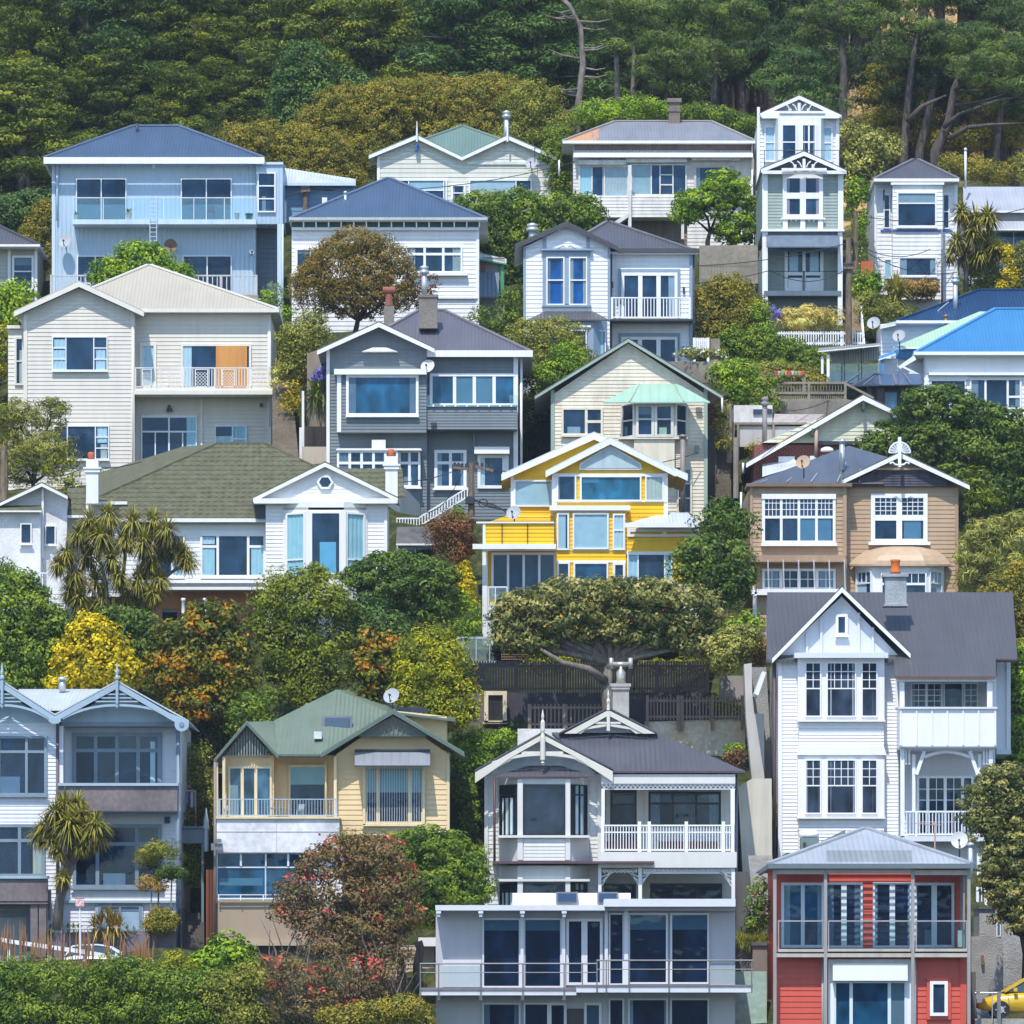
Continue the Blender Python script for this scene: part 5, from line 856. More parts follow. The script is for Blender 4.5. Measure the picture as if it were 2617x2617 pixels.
win(h,1066,1083,1556,1318,[(1,[.3,.7])]*2,AL,d=238,fw=.07,bar=.05,room=SKYROOMT,name='sunroom_window',cur=((.02,.47,.55,.72,flat('faint_band',(.08,.20,.27),.9),0),)); h.box('sunroom_mullion',AL,(1184,1088,1194,1152),(1418,1088,1428,1152),(1310,1088,1316,1152),d=237.8,dep=.1)
h.wall(rect(1555,1083,1690,1330),W19,3,238,0,name='sunroom_side'); h.wall(rect(1072,1316,1680,1540),paint('fawn_render',(.36,.28,.20),.7,.06),6,237.8,0,name='base_wall'); h.box('garage_lintel',paint('fawn_render2',(.44,.35,.25),.7,.06),(1072,1520,1680,1545),d=237.6,dep=.5); h.wall(rect(1072,1536,1230,1760),paint('fawn_render',(.36,.28,.20)),3,237.8,0,name='base_pier'); h.box('garage_door',flat('garage_slate',(.16,.17,.18),.7),(1225,1545,1680,1760),d=238.4,dep=.1); downpipe(h,1062,640,1560,237.7,flat('brown_pipe',(.22,.18,.15)),.06)
rail(h,1075,1560,1292,1322,0,WTRIM,237.55,.02,.03,(1080,1188,1300,1420),.04,low=True)
mb=MB(); mb.pb(1042,1040,1100,1074,237.2,.1); mb.pb(1058,1018,1092,1036,237.1,.3); h.part(mb,'security_light',GREYM)
chair(1120,905,50,239.2,'pale metal chair at the left end of the buttercream house deck',flat('chair_blue',(.42,.52,.60),.4,.2),.4); chair(1482,905,56,239.2,'pale blue slatted chair on the deck in front of the roller blind',flat('chair_blue',(.42,.52,.60),.4,.2),-.3)
mb=MB(); q=P(1355,868,239); z=P(1355,908,239); mb.box(P(1178,0,239)[0],P(1240,0,239)[0],239,239.6,q[2],q[2]+.04); t=empty('deck_table',(P(1355,908,239)),'long pale deck table with thin legs on the buttercream house deck','table'); mb=MB(); mb.box(P(1322,0,239)[0],P(1392,0,239)[0],239,239.7,q[2],q[2]+.04); mb.build('table_top',flat('table_blue',(.12,.18,.26),.4),t)
for x in (1326,1388):
    for y in (239.05,239.62): mb=MB(); mb.tube([(P(x,0,239)[0],y,z[2]),(P(x,0,239)[0],y,q[2])],.02,6); mb.build('leg',flat('table_blue',(.12,.18,.26)),t)
# ---- grey roofed villa
h=House('lace_villa','off white villa with charcoal iron roof, arched cream bargeboards, bay window and lacework verandahs','H',242,1200,1420,bx2=2080); V=paint('villa_white',(.62,.62,.60),.45,.05); VT=paint('villa_cream',(.62,.59,.52),.45,.05); ROOF21=iron('slate_charcoal_iron',(.088,.09,.108),.2); BLK=flat('black_frame',(.015,.016,.02),.4); GP.append((P(850,1420,242)[0],241,P(850,1420,242)[2]-.4))
h.wall(rect(848,690,1422,1700),V,8,242,.17); h.wall([(848,700),(1422,700),(1132,530)],paint('villa_shade',(.52,.57,.60)),1,241.9,.17,name='gable_wall'); gable(h,(1132,496),(798,684),(1482,676),240.9,7,ROOF21,None,0)
mb=MB(); n=16
for x0,y0 in ((800,690),(1480,684)):
    for i in range(n):
        f0,f1=i/n,(i+1)/n; pt=lambda f:(1132+(x0-1132)*f,502+(y0-502)*f); a,b=pt(f0),pt(f1); th=lambda f:26+ (0 if f<.45 else 26*((f-.45)/.55)); mb.prism([a,b,(b[0],b[1]+th(f1)),(a[0],a[1]+th(f0))],240.8,.07)
        if f0<.72:
            ar=lambda f:(1132+(x0-1132)*f,592+80*f**2.0); a,b=ar(f0),ar(f1); mb.prism([a,b,(b[0],b[1]+15),(a[0],a[1]+15)],240.82,.05)
        if f0>.4:
            u,v=pt(f0),pt(f1); ar=lambda f:(1132+(x0-1132)*f,592+80*f**2.0); a,b=ar(min(f0,.95)),ar(min(f1,.95)); mb.prism([(u[0],u[1]+20),(v[0],v[1]+20),(b[0],max(b[1]+12,v[1]+40)),(a[0],max(a[1]+12,u[1]+40))],240.84,.04)
mb.pb(1030,586,1235,602,240.83,.05); h.part(mb,'bargeboard',VT)
mb=MB(); q=P(1134,655,240.7); H_=M(655-380,240.7); mb.lathe(q,[(.02,0),(.08,.1),(.04,.16),(.1,.22),(.1,H_*.5),(.06,H_*.58),(.09,H_*.62),(.09,H_*.78),(.04,H_*.82),(.06,H_*.88),(.015,H_)],10); h.part(mb,'finial',VT)
slope(h,[(1400,684,241),(2132,684,241),(1695,492,245.5),(1180,492,245.5)],ROOF21,.12); slope(h,[(2132,684,241),(2140,684,250),(1695,492,245.5)],ROOF21,.1); h.box('gutter',flat('plum_gutter',(.10,.06,.07)),(1460,682,2132,692),d=240.9,dep=.16)
gable(h,(1458,374),(1215,500),(1700,498),244.6,4,ROOF21,None,0); h.wall([(1290,494),(1620,494),(1458,400)],paint('villa_shade',(.52,.57,.60)),.5,245.3,.15,name='gablet_wall'); mb=MB()
for x0,y0 in ((1240,498),(1690,498)):
    mb.prism([(1458,382),(x0,y0),(x0+(60 if x0<1458 else -60),y0),(1458,408)],244.5,.06)
mb.pb(1395,440,1520,450,244.52,.05); mb.pb(1450,388,1466,484,244.45,.06); 
for s in (-1,1): mb.prism([(1458+s*10,448),(1458+s*130,470),(1458+s*170,498),(1458+s*135,498),(1458+s*110,478),(1458+s*10,462)],244.54,.05)
h.part(mb,'bargeboard',VT); mb=MB(); q=P(1458,382,244.5); H_=M(100,244.5); mb.lathe(q,[(.07,0),(.05,H_*.3),(.08,H_*.45),(.03,H_*.6),(.05,H_*.75),(.01,H_)],8); h.part(mb,'finial',VT)
mb=MB(); mb.pb(1480,268,1560,430,246.5,.7); mb.pb(1468,250,1570,266,246.4,.9); mb.pb(1474,266,1564,280,246.43,.84); h.part(mb,'chimney',rough_wall('putty_chimney',(.48,.46,.42),None,0,12,.2)); q=P(1520,250,246.8); mb=MB(); r=M(24,246.8); mb.lathe(q,[(r,0),(r*.95,M(25,246)),(r,M(55,246)),(r*.4,M(72,246)),(r*.4,M(84,246))],16); zz=q[2]+M(94,246); mb.tube([(q[0]-M(42,246),q[1],zz),(q[0]+M(42,246),q[1],zz)],M(13,246),14)
for s in (-1,1): x=q[0]+s*M(48,246); mb.tube([(x,q[1],zz-M(22,246)),(x,q[1],zz+M(32,246))],M(12,246),12)
h.part(mb,'chimney_cowl',flat('brushed_steel',(.50,.46,.40),.35,.6),True)
# bay
slope(h,[(890,710,240.6),(1392,706,240.6),(1215,655,241.9),(1072,655,241.9)],ROOF21,.06,'bay_roof',flat('plum_gutter',(.10,.06,.07)))
for y0,y1,w0,w1 in ((718,1130,748,1000),(1150,1500,1232,1420)):
    mb=MB(); B=[(916,241.9),(1012,240.8),(1262,240.8),(1362,241.9)]
    for i in range(3):
        a=P(B[i][0],y0,B[i][1]); b=P(B[i+1][0],y0,B[i+1][1]); z=P(0,y1,241)[2]; mb.add([(a[0],a[1],z),(b[0],b[1],z),b,a],[(0,1,2,3)])
    h.part(mb,'bay',V); rm=sky_room_mat('villa_sky_room',(.028,.03,.045))
    win(h,1036,w0,1246,w1,[(1,[1])],BLK,d=240.8,fw=.07,proud=.1,room=rm); awin(h,924,w0+2,1008,w1+2,[(1,[.18,.82])],241.8,240.86,mat=BLK,fw=.06,proud=.1,room=rm,cur=((.1,.8,.25,1,CURT),)); awin(h,1272,w0+2,1352,w1+2,[(1,[.18,.82])],240.92,241.8,mat=BLK,fw=.06,proud=.1,room=rm,cur=((.2,.9,.0,1,flat('grey_drape',(.4,.44,.46),.9)),))
    h.box('pilaster',V,(1010,y0+4,1036,y1-8,240.72,.1),(1246,y0+4,1270,y1-8,240.72,.1))
    h.box('bay_sill',V,(912,1000,1366,1012,240.6,1.3) if w0<1000 else (912,1216,1366,1228,240.65,1.3))
h.wall(rect(1040,1014,1244,1125),V,.1,240.74,.14,.02,name='bay_apron'); h.box('bay_shelf',flat('plum_gutter',(.10,.06,.07)),(886,1128,1685,1140),d=240.4,dep=1.6); h.box('corner_board',V,(846,712,864,1700),(1405,700,1424,1500),d=241.9,dep=.12); downpipe(h,896,712,1140,241,UMB,.05)
# verandahs
h.wall(rect(1422,690,2085,1700),V,6,243.8,.17,name='verandah_wall'); h.box('frieze',V,(1424,694,2085,745),d=241.0,dep=.12); mb=MB()
def lace(mb,x0,x1,y,d,hh=26,st=22):
    x=x0
    while x<x1-4:
        w=min(st,x1-x); c=P(x+w/2,y,d); pts=[P(x+w*f,y+hh*(.25+.6*math.sin(math.pi*f)),d) for f in (0,.2,.5,.8,1)]; mb.tube(pts,.022,5)
        pts=[P(x+w/2+w*.28*math.cos(a),y+hh*.35+hh*.28*math.sin(a),d) for a in [k*math.pi/3 for k in range(7)]]; mb.tube(pts,.016,4); x+=st
lace(mb,1426,2084,744,241.1); mb.pb(1424,744,2085,749,241.06,.06); mb.pb(1424,770,2085,774,241.06,.05); h.part(mb,'lace_frieze',WTRIM)
win(h,1468,780,1598,1100,[(1,[.18,.82])],BLK,d=243.8,fw=.09,room=rm,name='door'); win(h,1656,784,2014,960,[(1,[.3,.7])]*3,BLK,d=243.8,fw=.09,bar=.08,room=rm); h.box('casing',V,(1448,774,1468,1100),(1598,774,1612,1100),(1640,776,1656,1000),(2014,776,2030,1000),d=243.72,dep=.12)
rail(h,1426,2078,948,1082,46,WTRIM,240.9,.035,.06,(1430,1612,1660,1843,2026,2072),.13,ptop=16); h.box('mid_rail',WTRIM,(1430,982,2072,988),d=240.92,dep=.05); h.box('verandah_beam',V,(1408,1082,2092,1160),d=240.8,dep=.3); h.box('verandah_floor',V,(1422,1082,2092,1096),d=241.1,dep=2.7)
h.box('verandah_post',WTRIM,(2062,774,2082,950,240.9,.16),(1424,774,1440,950,240.9,.16),(1606,1160,1624,1330,240.9,.16),(2066,1165,2084,1340,240.9,.16),(1408,1160,1424,1330,240.9,.16)); mb=MB(); lace(mb,1430,1600,1166,240.95,24,20); lace(mb,1628,2064,1162,240.95,20,20)
for px_,s in ((1610,-1),(1620,1),(1426,1),(2064,-1),(2062,-1)):
    for k in range(3): pts=[P(px_+s*x,y,240.95) for x,y in ((0,1250-k*22),(14+k*8,1225-k*16),(40+k*8,1188-k*4))]; mb.tube(pts,.025,5)
h.part(mb,'lace_frieze',WTRIM)
h.box('lower_beam',WTRIM,(1628,1172,2066,1190),d=240.98,dep=.2); win(h,1438,1240,1594,1500,[(1,[1])],BLK,d=243.8,fw=.06,room=rm); win(h,1664,1238,2020,1420,[(1,[1])]*3,BLK,d=243.8,fw=.08,bar=.05,room=rm); h.box('casing',V,(1420,1228,1438,1500),(1594,1228,1608,1500),(1648,1226,1664,1450),(2020,1226,2034,1450),d=243.72,dep=.12)
downpipe(h,2090,700,1560,243,GREYM,.06)
h.box('planter',flat('red_flower_bed',(.10,.03,.03),.9),(1450,1030,1600,1068),(1700,1030,2000,1066),d=242.6,dep=.4)
# ---- modern grey house at the bottom
h=House('modern_house','modern flat roofed grey house with floor to ceiling glass and wire railed balcony','H',226,1300,2200,bx2=2080); MG=paint('modern_grey',(.46,.45,.465),.5,.04); MT=paint('modern_trim',(.62,.63,.66),.4,.04); GP.append((P(610,2200,226)[0],225,P(610,2200,226)[2]-.4))
h.wall(rect(606,1370,2084,2300),MG,9,pitch=0); h.box('fascia',MT,(604,1345,1442,1371,224.9,9.5),(1438,1314,2086,1352,224.7,9.5)); h.box('soffit',MG,(1442,1352,2084,1372),d=225.4,dep=.7)
DK=sky_room_mat('navy_sky_room',(.006,.017,.042))
for x0,x1,y0,y1,c in ((836,1024,1410,1752,1),(1040,1228,1410,1752,1)): win(h,x0,y0,x1,y1,[(1,[1])],MT,fw=.06,room=DK,name='window',cur=((0,1,0,.16,flat('dusk_teal_blind',(.07,.14,.19),.8),0),))
win(h,1250,1412,1430,1740,[(1,[1]),(1,[1])],MT,fw=.1,bar=.22,room=DK,name='french_door'); win(h,1460,1384,1536,1740,[(1,[1])],MT,fw=.06,room=DK)
for x0,x1 in ((1556,1752),(1764,1956)): win(h,x0,1384,x1,1735,[(1,[1])],MT,fw=.07,room=DK,cur=((0,1,0,.22,flat('dusk_teal_blind',(.07,.14,.19),.8),0),) if 1 else ())
h.box('pier',MT,(1024,1372,1040,1760),(1228,1372,1246,1760),(1440,1352,1456,1790),(1536,1352,1556,1750),d=225.75,dep=.25)
for y in (1374,1786): 
    mb=MB()
    for x in (620,828,1034,1240): mb.pb(x-12,y,x+12,y+12,224.9,1.1); mb.pb(x-8,y+12,x+8,y+28,224.95,.9)
    h.part(mb,'beam_end',MT)
h.box('balcony_floor',MT,(526,1764,1300,1790,224.5,1.6),(1300,1744,2172,1776,224.3,1.8)); h.box('deck_trim',paint('mauve_deck',(.22,.17,.19)),(526,1752,1300,1764,224.45,1.6),(1300,1738,2172,1745,224.25,1.8))
def wirerail(h,x0,x1,y0,y1,posts,d,mids):
    mb=MB(); a=P(x0,y1,d); b=P(x1,y0,d); mb.tube([(a[0],d,b[2]),(b[0],d,b[2])],.03,7)
    for y in mids: z=P(0,y,d)[2]; mb.tube([(a[0],d,z),(b[0],d,z)],.018,6)
    for p in posts: x=P(p,0,d)[0]; mb.box(x-.025,x+.025,d-.01,d+.03,a[2],b[2])
    return h.part(mb,'balcony_rail',flat('rail_grey',(.17,.17,.18),.5,.3))
wirerail(h,528,1400,1634,1800,(530,620,828,1036,1240,1330),224.45,(1678,)); wirerail(h,1400,2172,1618,1775,(1402,1448,1562,1758,1956,2166),224.25,(1662,))
h.box('privacy_glass',BGLASS,(640,1645,830,1750),(1960,1630,2085,1735),d=224.6,dep=.02); h.box('sunlit_panel',paint('sunlit_grey',(.62,.60,.62),.5,.03),(640,1614,832,1750),d=225.9,dep=.1)  # paler grey paints the sunlit part of the wall below the fascia shadow
for x0,x1,cc in ((836,1024,1),(1040,1164,1),(1460,1536,1),(1556,1752,1),(1764,1956,1)): win(h,x0,1828 if x0<1400 else 1806,x1,2150,[(1,[1])],MT,fw=.06,room=DK)
win(h,1164,1826,1252,2150,[(1,[1])],MT,fw=.1,room=DK,name='door'); win(h,1338,1826,1425,2150,[(1,[1])],MT,fw=.1,room=DK,name='door'); h.box('entry_shade_panel',flat('entry_dark',(.05,.04,.04)),(1254,1856,1338,2150),d=225.95,dep=.06)  # dark panel on the wall face paints the shade of an entry
h.box('roof_box',paint('roof_white',(.78,.78,.78)),(985,1285,1568,1345),d=227.5,dep=2)
for x0,x1 in ((1200,1306),(1404,1506)):
    w=h.box('skylight',GREYM,(x0,1280,x1,1334,227.2,.3)); m_=MB(); m_.pb(x0+8,1288,x1-8,1326,227.15,.04); m_.build('pane',flat('skylight_glass',(.02,.06,.14),.08,spec=.8),w)
# ---- red house
h=House('red_house','red weatherboard house with steel posts, glass railed balcony and pale grey hipped roof','I',226,1170,2200,bx2=1640); RED=paint('barn_red',(.56,.085,.055),.5,.06); REDD=paint('barn_red2',(.42,.05,.04),.5,.06); RUS=paint('grey_timber',(.33,.31,.30),.6,.15); TIM=paint('raw_timber',(.46,.42,.36),.7,.15); GP.append((P(700,2200,226)[0],225,P(700,2200,226)[2]-.4))

# the roof over the middle bay of the balcony is open slats, which stripe the wall below with sunlight
SIL=iron('silver_grey_iron',(.36,.39,.43),.2,.4,.1)
def rp(x,t,side=0):
    y=1142+(968-1142)*t; d=224.2+5.4*t; xl=668+(1140-668)*t; xr=1676+(1160-1676)*t
    return P({'l':xl,'r':xr}.get(x,x),y,d)
mb=MB()
for (xa,xb,t0,t1) in (('l','r',0,.05),('l',955,.05,.385),(1380,'r',.05,.385),('l','r',.385,1)):
    q=[rp(xa,t0),rp(xb,t0),rp(xb,t1),rp(xa,t1)]; mb.add(q+[(p[0],p[1],p[2]-.05) for p in q],[(0,1,2,3),(7,6,5,4),(0,4,5,1),(1,5,6,2),(2,6,7,3),(3,7,4,0)])
A=P(668,1142,224.2); B=P(1676,1142,224.2); R0=rp('l',1); R1=rp('r',1); mb.add([A,R0,(A[0],236,A[2]),B,R1,(B[0],236,B[2])],[(0,1,2),(3,5,4),(2,1,4,5)]); 
for p,q in ((A,R0),(B,R1),(R0,R1)): mb.bar(Vector(p)+Vector((0,0,.03)),Vector(q)+Vector((0,0,.03)),.2,.07,1)
h.part(mb,'roof',[SIL,flat('silver_cap',(.42,.45,.48),.4,.3)])
mb=MB()
for k in range(14):
    t=.06+k*.0235; mb.bar(rp(955,t),rp(1380,t),.035,.06)
h.part(mb,'roof_slats',SIL); gutter(h,668,1676,1140,1164,224.06,flat('slate_gutter',(.13,.16,.18)),9)
h.wall(rect(716,1160,1645,1600),RED,7,226.3,.21,name='upper_wall'); h.wall(rect(716,1600,1645,2300),RED,8,225,.21); h.wall(rect(700,1160,720,2300),RED,6,226.5,0,name='side_wall')
h.box('post',RUS,(694,1164,710,2300),(944,1164,960,2300),(1375,1164,1391,2300),(1652,1164,1668,2300),d=224.3,dep=.14); h.box('beam',TIM,(710,1168,944,1192),(960,1160,1375,1188),(1391,1172,1652,1196),(710,1582,944,1602),(960,1582,1375,1602),(1391,1582,1652,1602),d=224.32,dep=.12); h.box('deck_edge',TIM,(718,1562,944,1576),(962,1560,1372,1574),(1395,1560,1650,1574),d=224.28,dep=.2); h.box('balcony_floor',flat('oxblood',(.12,.02,.03),.8),(700,1574,1660,1584),d=224.5,dep=1.9)
FW=paint('ice_frame',(.62,.70,.74),.4,.05)
win(h,734,1234,946,1555,[(1,[1]),(1,[1])],FW,d=226.3,fw=.1,bar=.14,room=SKYROOMT,name='bifold_door'); win(h,950,1234,1136,1555,[(1,[1]),(1,[1])],FW,d=226.3,fw=.08,bar=.2,room=SKYROOMD,name='bifold_door'); win(h,1186,1232,1378,1555,[(1,[1]),(1,[1])],FW,d=226.3,fw=.08,bar=.2,room=SKYROOMD,name='bifold_door'); win(h,1390,1234,1588,1555,[(1,[1]),(1,[1])],FW,d=226.3,fw=.1,bar=.2,room=SKYROOMD,name='bifold_door')
# open slatted pergola roof throws the stripes on the middle bay
for a,b,ps in ((716,944,(720,940)),(964,1374,(967,1371)),(1396,1652,(1400,1648))): glassrail(h,a,b,1420,1566,ps,224.35,RUS,.05)
h.box('lattice_end',RUS,(1632,1195,1640,1560),d=224.6,dep=1.6)
h.box('door_surround',WTRIM,(966,1612,992,2300),(1352,1612,1380,2300),(992,1612,1352,1640),d=224.9,dep=.15); w=h.box('roller_awning',paint('awning_white',(.78,.78,.76),.6,.03),(988,1634,1358,1718),d=224.5,dep=.4); win(h,992,1718,1354,2200,[(1,[1]),(2.6,[1]),(1,[1])],FW,d=225,fw=.09,bar=.12,room=SKYROOMT,name='sliding_door',cur=((.78,1,0,1,flat('grey_slat',(.14,.2,.22),.8),0),)); downpipe(h,938,1605,2200,225,RUS,.05); downpipe(h,1394,1605,2200,225,WTRIM,.04)
win(h,1468,1720,1556,1892,[(1,[1])],WTRIM,d=224.92,fw=.12,room=SKYROOMG); h.box('window_casing',RED,(1452,1702,1470,1910),(1554,1702,1572,1910),(1470,1702,1554,1722),(1470,1890,1554,1910),d=224.88,dep=.12); h.box('corner_board',RED,(1618,1600,1648,2300),d=224.92,dep=.1)
mb=MB(); mb.pb(830,1012,920,1090,229,.9); h.part(mb,'roof_cabinet',paint('sage_grey_box',(.15,.20,.19))); mb=MB(); q=P(870,1010,229.4); r=M(50,229); mb.lathe(q,[(r*.9,0),(r,.06),(r,.14),(r*.85,.24),(r*.3,.3)],16); h.part(mb,'roof_vent',WTRIM,True); mb=MB(); mb.prism([(928,1045),(928,1032),(1050,972),(1050,1010)],228.5,.1); h.part(mb,'solar_panel',paint('sage_grey_box',(.15,.20,.19))); h.box('wall_lamp',DARKM,(842,1035,856,1062),d=228.8,dep=.2)
dish(1613,1026,42,226.8,'white dish standing on the right slope of the red house roof',flat('dish_white',(.52,.52,.52),.6),face=(-.1,-.9,.35)); mb=MB(); mb.tube([P(1492,1080,227),P(1492,945,227)],.03,6); mb.tube([P(1395,942,227),P(1520,950,227)],.015,5); mb.bar(P(1480,942,227),P(1496,944,227),.08); h.part(mb,'aerial',flat('aerial_red',(.45,.30,.22),.5)); pipe(h,1668,1060,1240,227.5,.1,STEEL,'flue','cap')
h.box('balcony_box',flat('pale_mint_box',(.35,.48,.46)),(1606,1470,1640,1552),d=225.2,dep=.4)
# ================================================================== ground
for x in (-95,-60,-35,-15,5,25,45,70,100):
    for y,z in ((212,-8),(219,-6.5),(222,-5)): GP.append((x,y,z))
    for y,z in ((334,45),(350,54),(375,68),(405,84),(450,104),(520,122)): GP.append((x,y,z+ (2.5 if x>20 else 0)))
for x in (-95,-60,60,95):
    for y,z in ((232,-1),(248,6),(262,16),(276,24),(290,31),(306,38),(320,43)): GP.append((x,y,z))
# street in front of the lower left house, small lawns and yards between houses (x,y in survey units)
def gpt(crop,cx,cy,d): use(crop); q=P(cx,cy,d); GP.append((q[0],q[1],q[2])); return q
for x in (-50,100,400,700,850): gpt('G',x,1640,234.5); gpt('G',x,1640,231)
for x in (-50,200,450,700): gpt('G',x,1760,227.5)
for x in (900,1200): gpt('G',x,1700,232)
for x in (100,900): gpt('G',x,2100,221)
def gz(px,py,d): use('Z'); q=P(px,py,d); GP.append(q)
for x in range(760,2000,130): gpt('H',x,470,253.2); gpt('H',x,290,255.6)
for x in range(1000,2000,130): gpt('H',x,700,251.5)
for a in ((540,890,280.5),(570,880,280),(600,905,279),(525,865,282),(530,815,284.5),(528,770,287),(560,850,282)): gz(*a)
for x in (1340,1400,1460,1520,1560): gz(x,655,298.3); gz(x,700,292.5); gz(x,728,288.5)
# ================================================================== fences, walls, poles, vehicles
WOOD=rough_wall('grey_wood',(.30,.26,.21),(.18,.15,.12),.5,7,.3); TIMB=paint('brown_timber',(.27,.195,.15),.7,.2)
def fence(name,crop,d,x0,x1,y0,y1,n,mat,label,posts=(),bw=.07,cat='fence',dep=.03,gaps=True,pw=.12,skew=0,ptop=0,rails=(.15,.85),gp=True):
    """a run of pickets: top at y0, bottom at y1; skew drops the right end by that many survey units"""
    use(crop); q=P((x0+x1)/2,y1+skew/2,d); o=empty(name,q,label,cat); mb=MB(); GP.extend(P(x0+(x1-x0)*f,y1+skew*f,d) for f in ((0,.5,1) if gp else ()))
    for i in range(n):
        f=(i+.5)/n; x=x0+(x1-x0)*f; a=P(x,y1+skew*f,d); b=P(x,y0+skew*f+RN.uniform(-1.5,1.5),d); mb.box(a[0]-bw/2,a[0]+bw/2,d,d+dep,a[2],b[2])
    mb.build('pickets',mat,o); mb=MB()
    for r in rails: mb.bar(P(x0,y0+(y1-y0)*r,d+dep+.03),P(x1,y0+skew+(y1-y0)*r,d+dep+.03),.05,.09)
    mb.build('rail',mat,o)
    for p in posts:
        f=(p-x0)/(x1-x0); a=P(p,y1+skew*f,d); b=P(p,y0+skew*f-ptop,d); mb=MB(); mb.box(a[0]-pw/2,a[0]+pw/2,d-.04,d+dep+.06,a[2]-.4,b[2]); mb.build('post',mat,o)
    return o
def wallthing(name,crop,d,poly,dep,mat,label,cat='wall',gp=True):
    use(crop); mb=MB(); mb.prism(poly,d,dep); o=mb.build(name,mat); ym=max(p[1] for p in poly); xs=[p[0] for p in poly]; GP.extend(P(x,ym,d-.6) for x in ((min(xs),sum(xs)/len(xs),max(xs)) if gp else ())); return tag(o,label,cat)
# between the yellow house and the villa
BLKF=paint('black_stain',(.010,.012,.018),.6,.2)
fence('black_fence','H',254.5,752,1960,140,300,92,BLKF,'long black slatted fence under the spreading tree',(760,1000,1240,1480,1700,1950),.085,gp=False)
wallthing('dark_retaining_wall','H',254,[(735,296),(1990,296),(1990,700),(735,700)],.5,paint('dark_plum_wall',(.055,.05,.065),.7,.2),'dark plum retaining wall below the black fence')
wallthing('grey_retaining_wall','H',253.7,[(735,296),(935,296),(935,520),(735,520)],.25,paint('plum_grey_wall',(.16,.13,.135),.7,.12),'short plum grey wall panel left of the carved panel')
use('H'); o=empty('carved_panel',P(900,446,253.5),'dark carved relief panel in a cream frame on the plum wall','panel'); mb=MB()
for r in ((845,288,865,446),(937,288,957,446),(865,288,937,308),(845,434,957,446),(838,440,960,448)): mb.pb(*r,253.4,.2)
mb.build('frame',paint('cream_frame',(.72,.60,.42)),o); mb=MB(); mb.pb(865,308,937,434,253.55,.05)
for i in range(5):
    for j in range(7):
        c=P(872+i*14.5,316+j*18,253.53); mb.tube([(c[0]+.07*math.cos(a)*(1-.05*k),c[1],c[2]+.07*math.sin(a)*(1-.05*k)) for k,a in enumerate([x*.7 for x in range(11)])],.014,4)
mb.build('relief',paint('bronze_relief',(.055,.05,.05),.5,.3),o)
fence('brown_balustrade','H',252,1066,1500,352,470,22,TIMB,'brown timber balustrade behind the villa gable left of the chimney',(1068,1240),.05,gp=False)
fence('grey_timber_fence','I',252.3,66,548,318,432,30,TIMB,'brown slatted timber fence on top of the ochre stained wall',(72,225,243,392,540),.05,ptop=8,gp=False)
wallthing('ochre_wall','I',252.5,[(60,440),(556,424),(556,760),(60,760)],.6,rough_wall('ochre_stained',(.66,.58,.47),(.55,.36,.14),.7,7,.1),'cream concrete retaining wall with ochre stains behind the villa')
wallthing('white_low_wall','H',251,[(1010,474),(1246,474),(1246,600),(1010,600)],.5,ST,'low white wall between the clipped hedge and the villa gable')
wallthing('pale_buttress_wall','I',248.5,[(550,155),(588,150),(590,300),(600,400),(648,400),(650,720),(588,720),(560,420)],1.2,paint('pale_render_wall',(.50,.48,.45),.7,.15),'pale rendered buttress wall climbing left of the tall white house')
wallthing('roughcast_wall','I',250,[(586,170),(660,170),(690,740),(590,740)],.5,rough_wall('grey_roughcast',(.36,.36,.36),None,0,18,.9),'grey roughcast wall beside the left eave of the tall white house')
wallthing('cream_side_wall','I',244,[(520,760),(590,720),(686,720),(690,1500),(560,1500)],2,paint('pale_cream_wall',(.56,.52,.44),.7,.15),'pale cream wall in the gap between the villa and the tall white house')
wallthing('brick_garden_wall','I',253.2,[(428,212),(548,212),(548,440),(428,440)],.3,paint('grey_block_wall',(.30,.27,.26),.8,.2),'small grey block wall under the clipped pale shrub',gp=False)
fence('glass_screen','H',255.3,706,905,20,150,3,STEEL,'framed glass screen left of the spreading tree',(),.04,'screen',.03,rails=(.04,.96))
use('H'); mb=MB(); mb.pb(706,22,905,140,255.36,.02); o=bpy.data.objects['glass_screen']; mb.build('glass_panel',BGLASS,o)
o=empty('trellis',P(1000,135,255.3),'square tan lattice trellis panel left of the spreading tree','trellis'); mb=MB()
for i in range(12): mb.pb(930+i*12.5,32,933+i*12.5,135,255.3,.03)
for j in range(9): mb.pb(930,34+j*12,1070,37+j*12,255.27,.03)
mb.build('lattice_grid',paint('tan_lattice',(.30,.20,.10),.7,.15),o)
# left gap between the blue grey house and the buttercream house: steps, little roofed passage
use('G'); o=empty('garden_steps',P(950,1640,237.5),'dark concrete steps rising between the blue grey house and the buttercream house','steps'); mb=MB(); DST=rough_wall('dark_step',(.13,.115,.11))
for i in range(15): mb.pb(893,1600-i*15.5,1008,1640-i*13,237.2+i*.3,.5)
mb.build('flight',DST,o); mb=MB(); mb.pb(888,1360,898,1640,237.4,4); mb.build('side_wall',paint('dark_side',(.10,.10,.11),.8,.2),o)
o=empty('entry_porch',P(955,1340,241),'grey boarded porch roof bridging the steps between two houses','porch'); mb=MB(); mb.pb(888,962,1012,1040,240.5,.2); mb.pb(884,956,1016,964,240.4,2); mb.build('boarding',paint('teal_grey_boards',(.17,.23,.26)),o); mb=MB(); mb.pb(994,1040,1006,1480,240.6,.2); mb.build('post',paint('teal_grey_boards',(.17,.23,.26)),o)
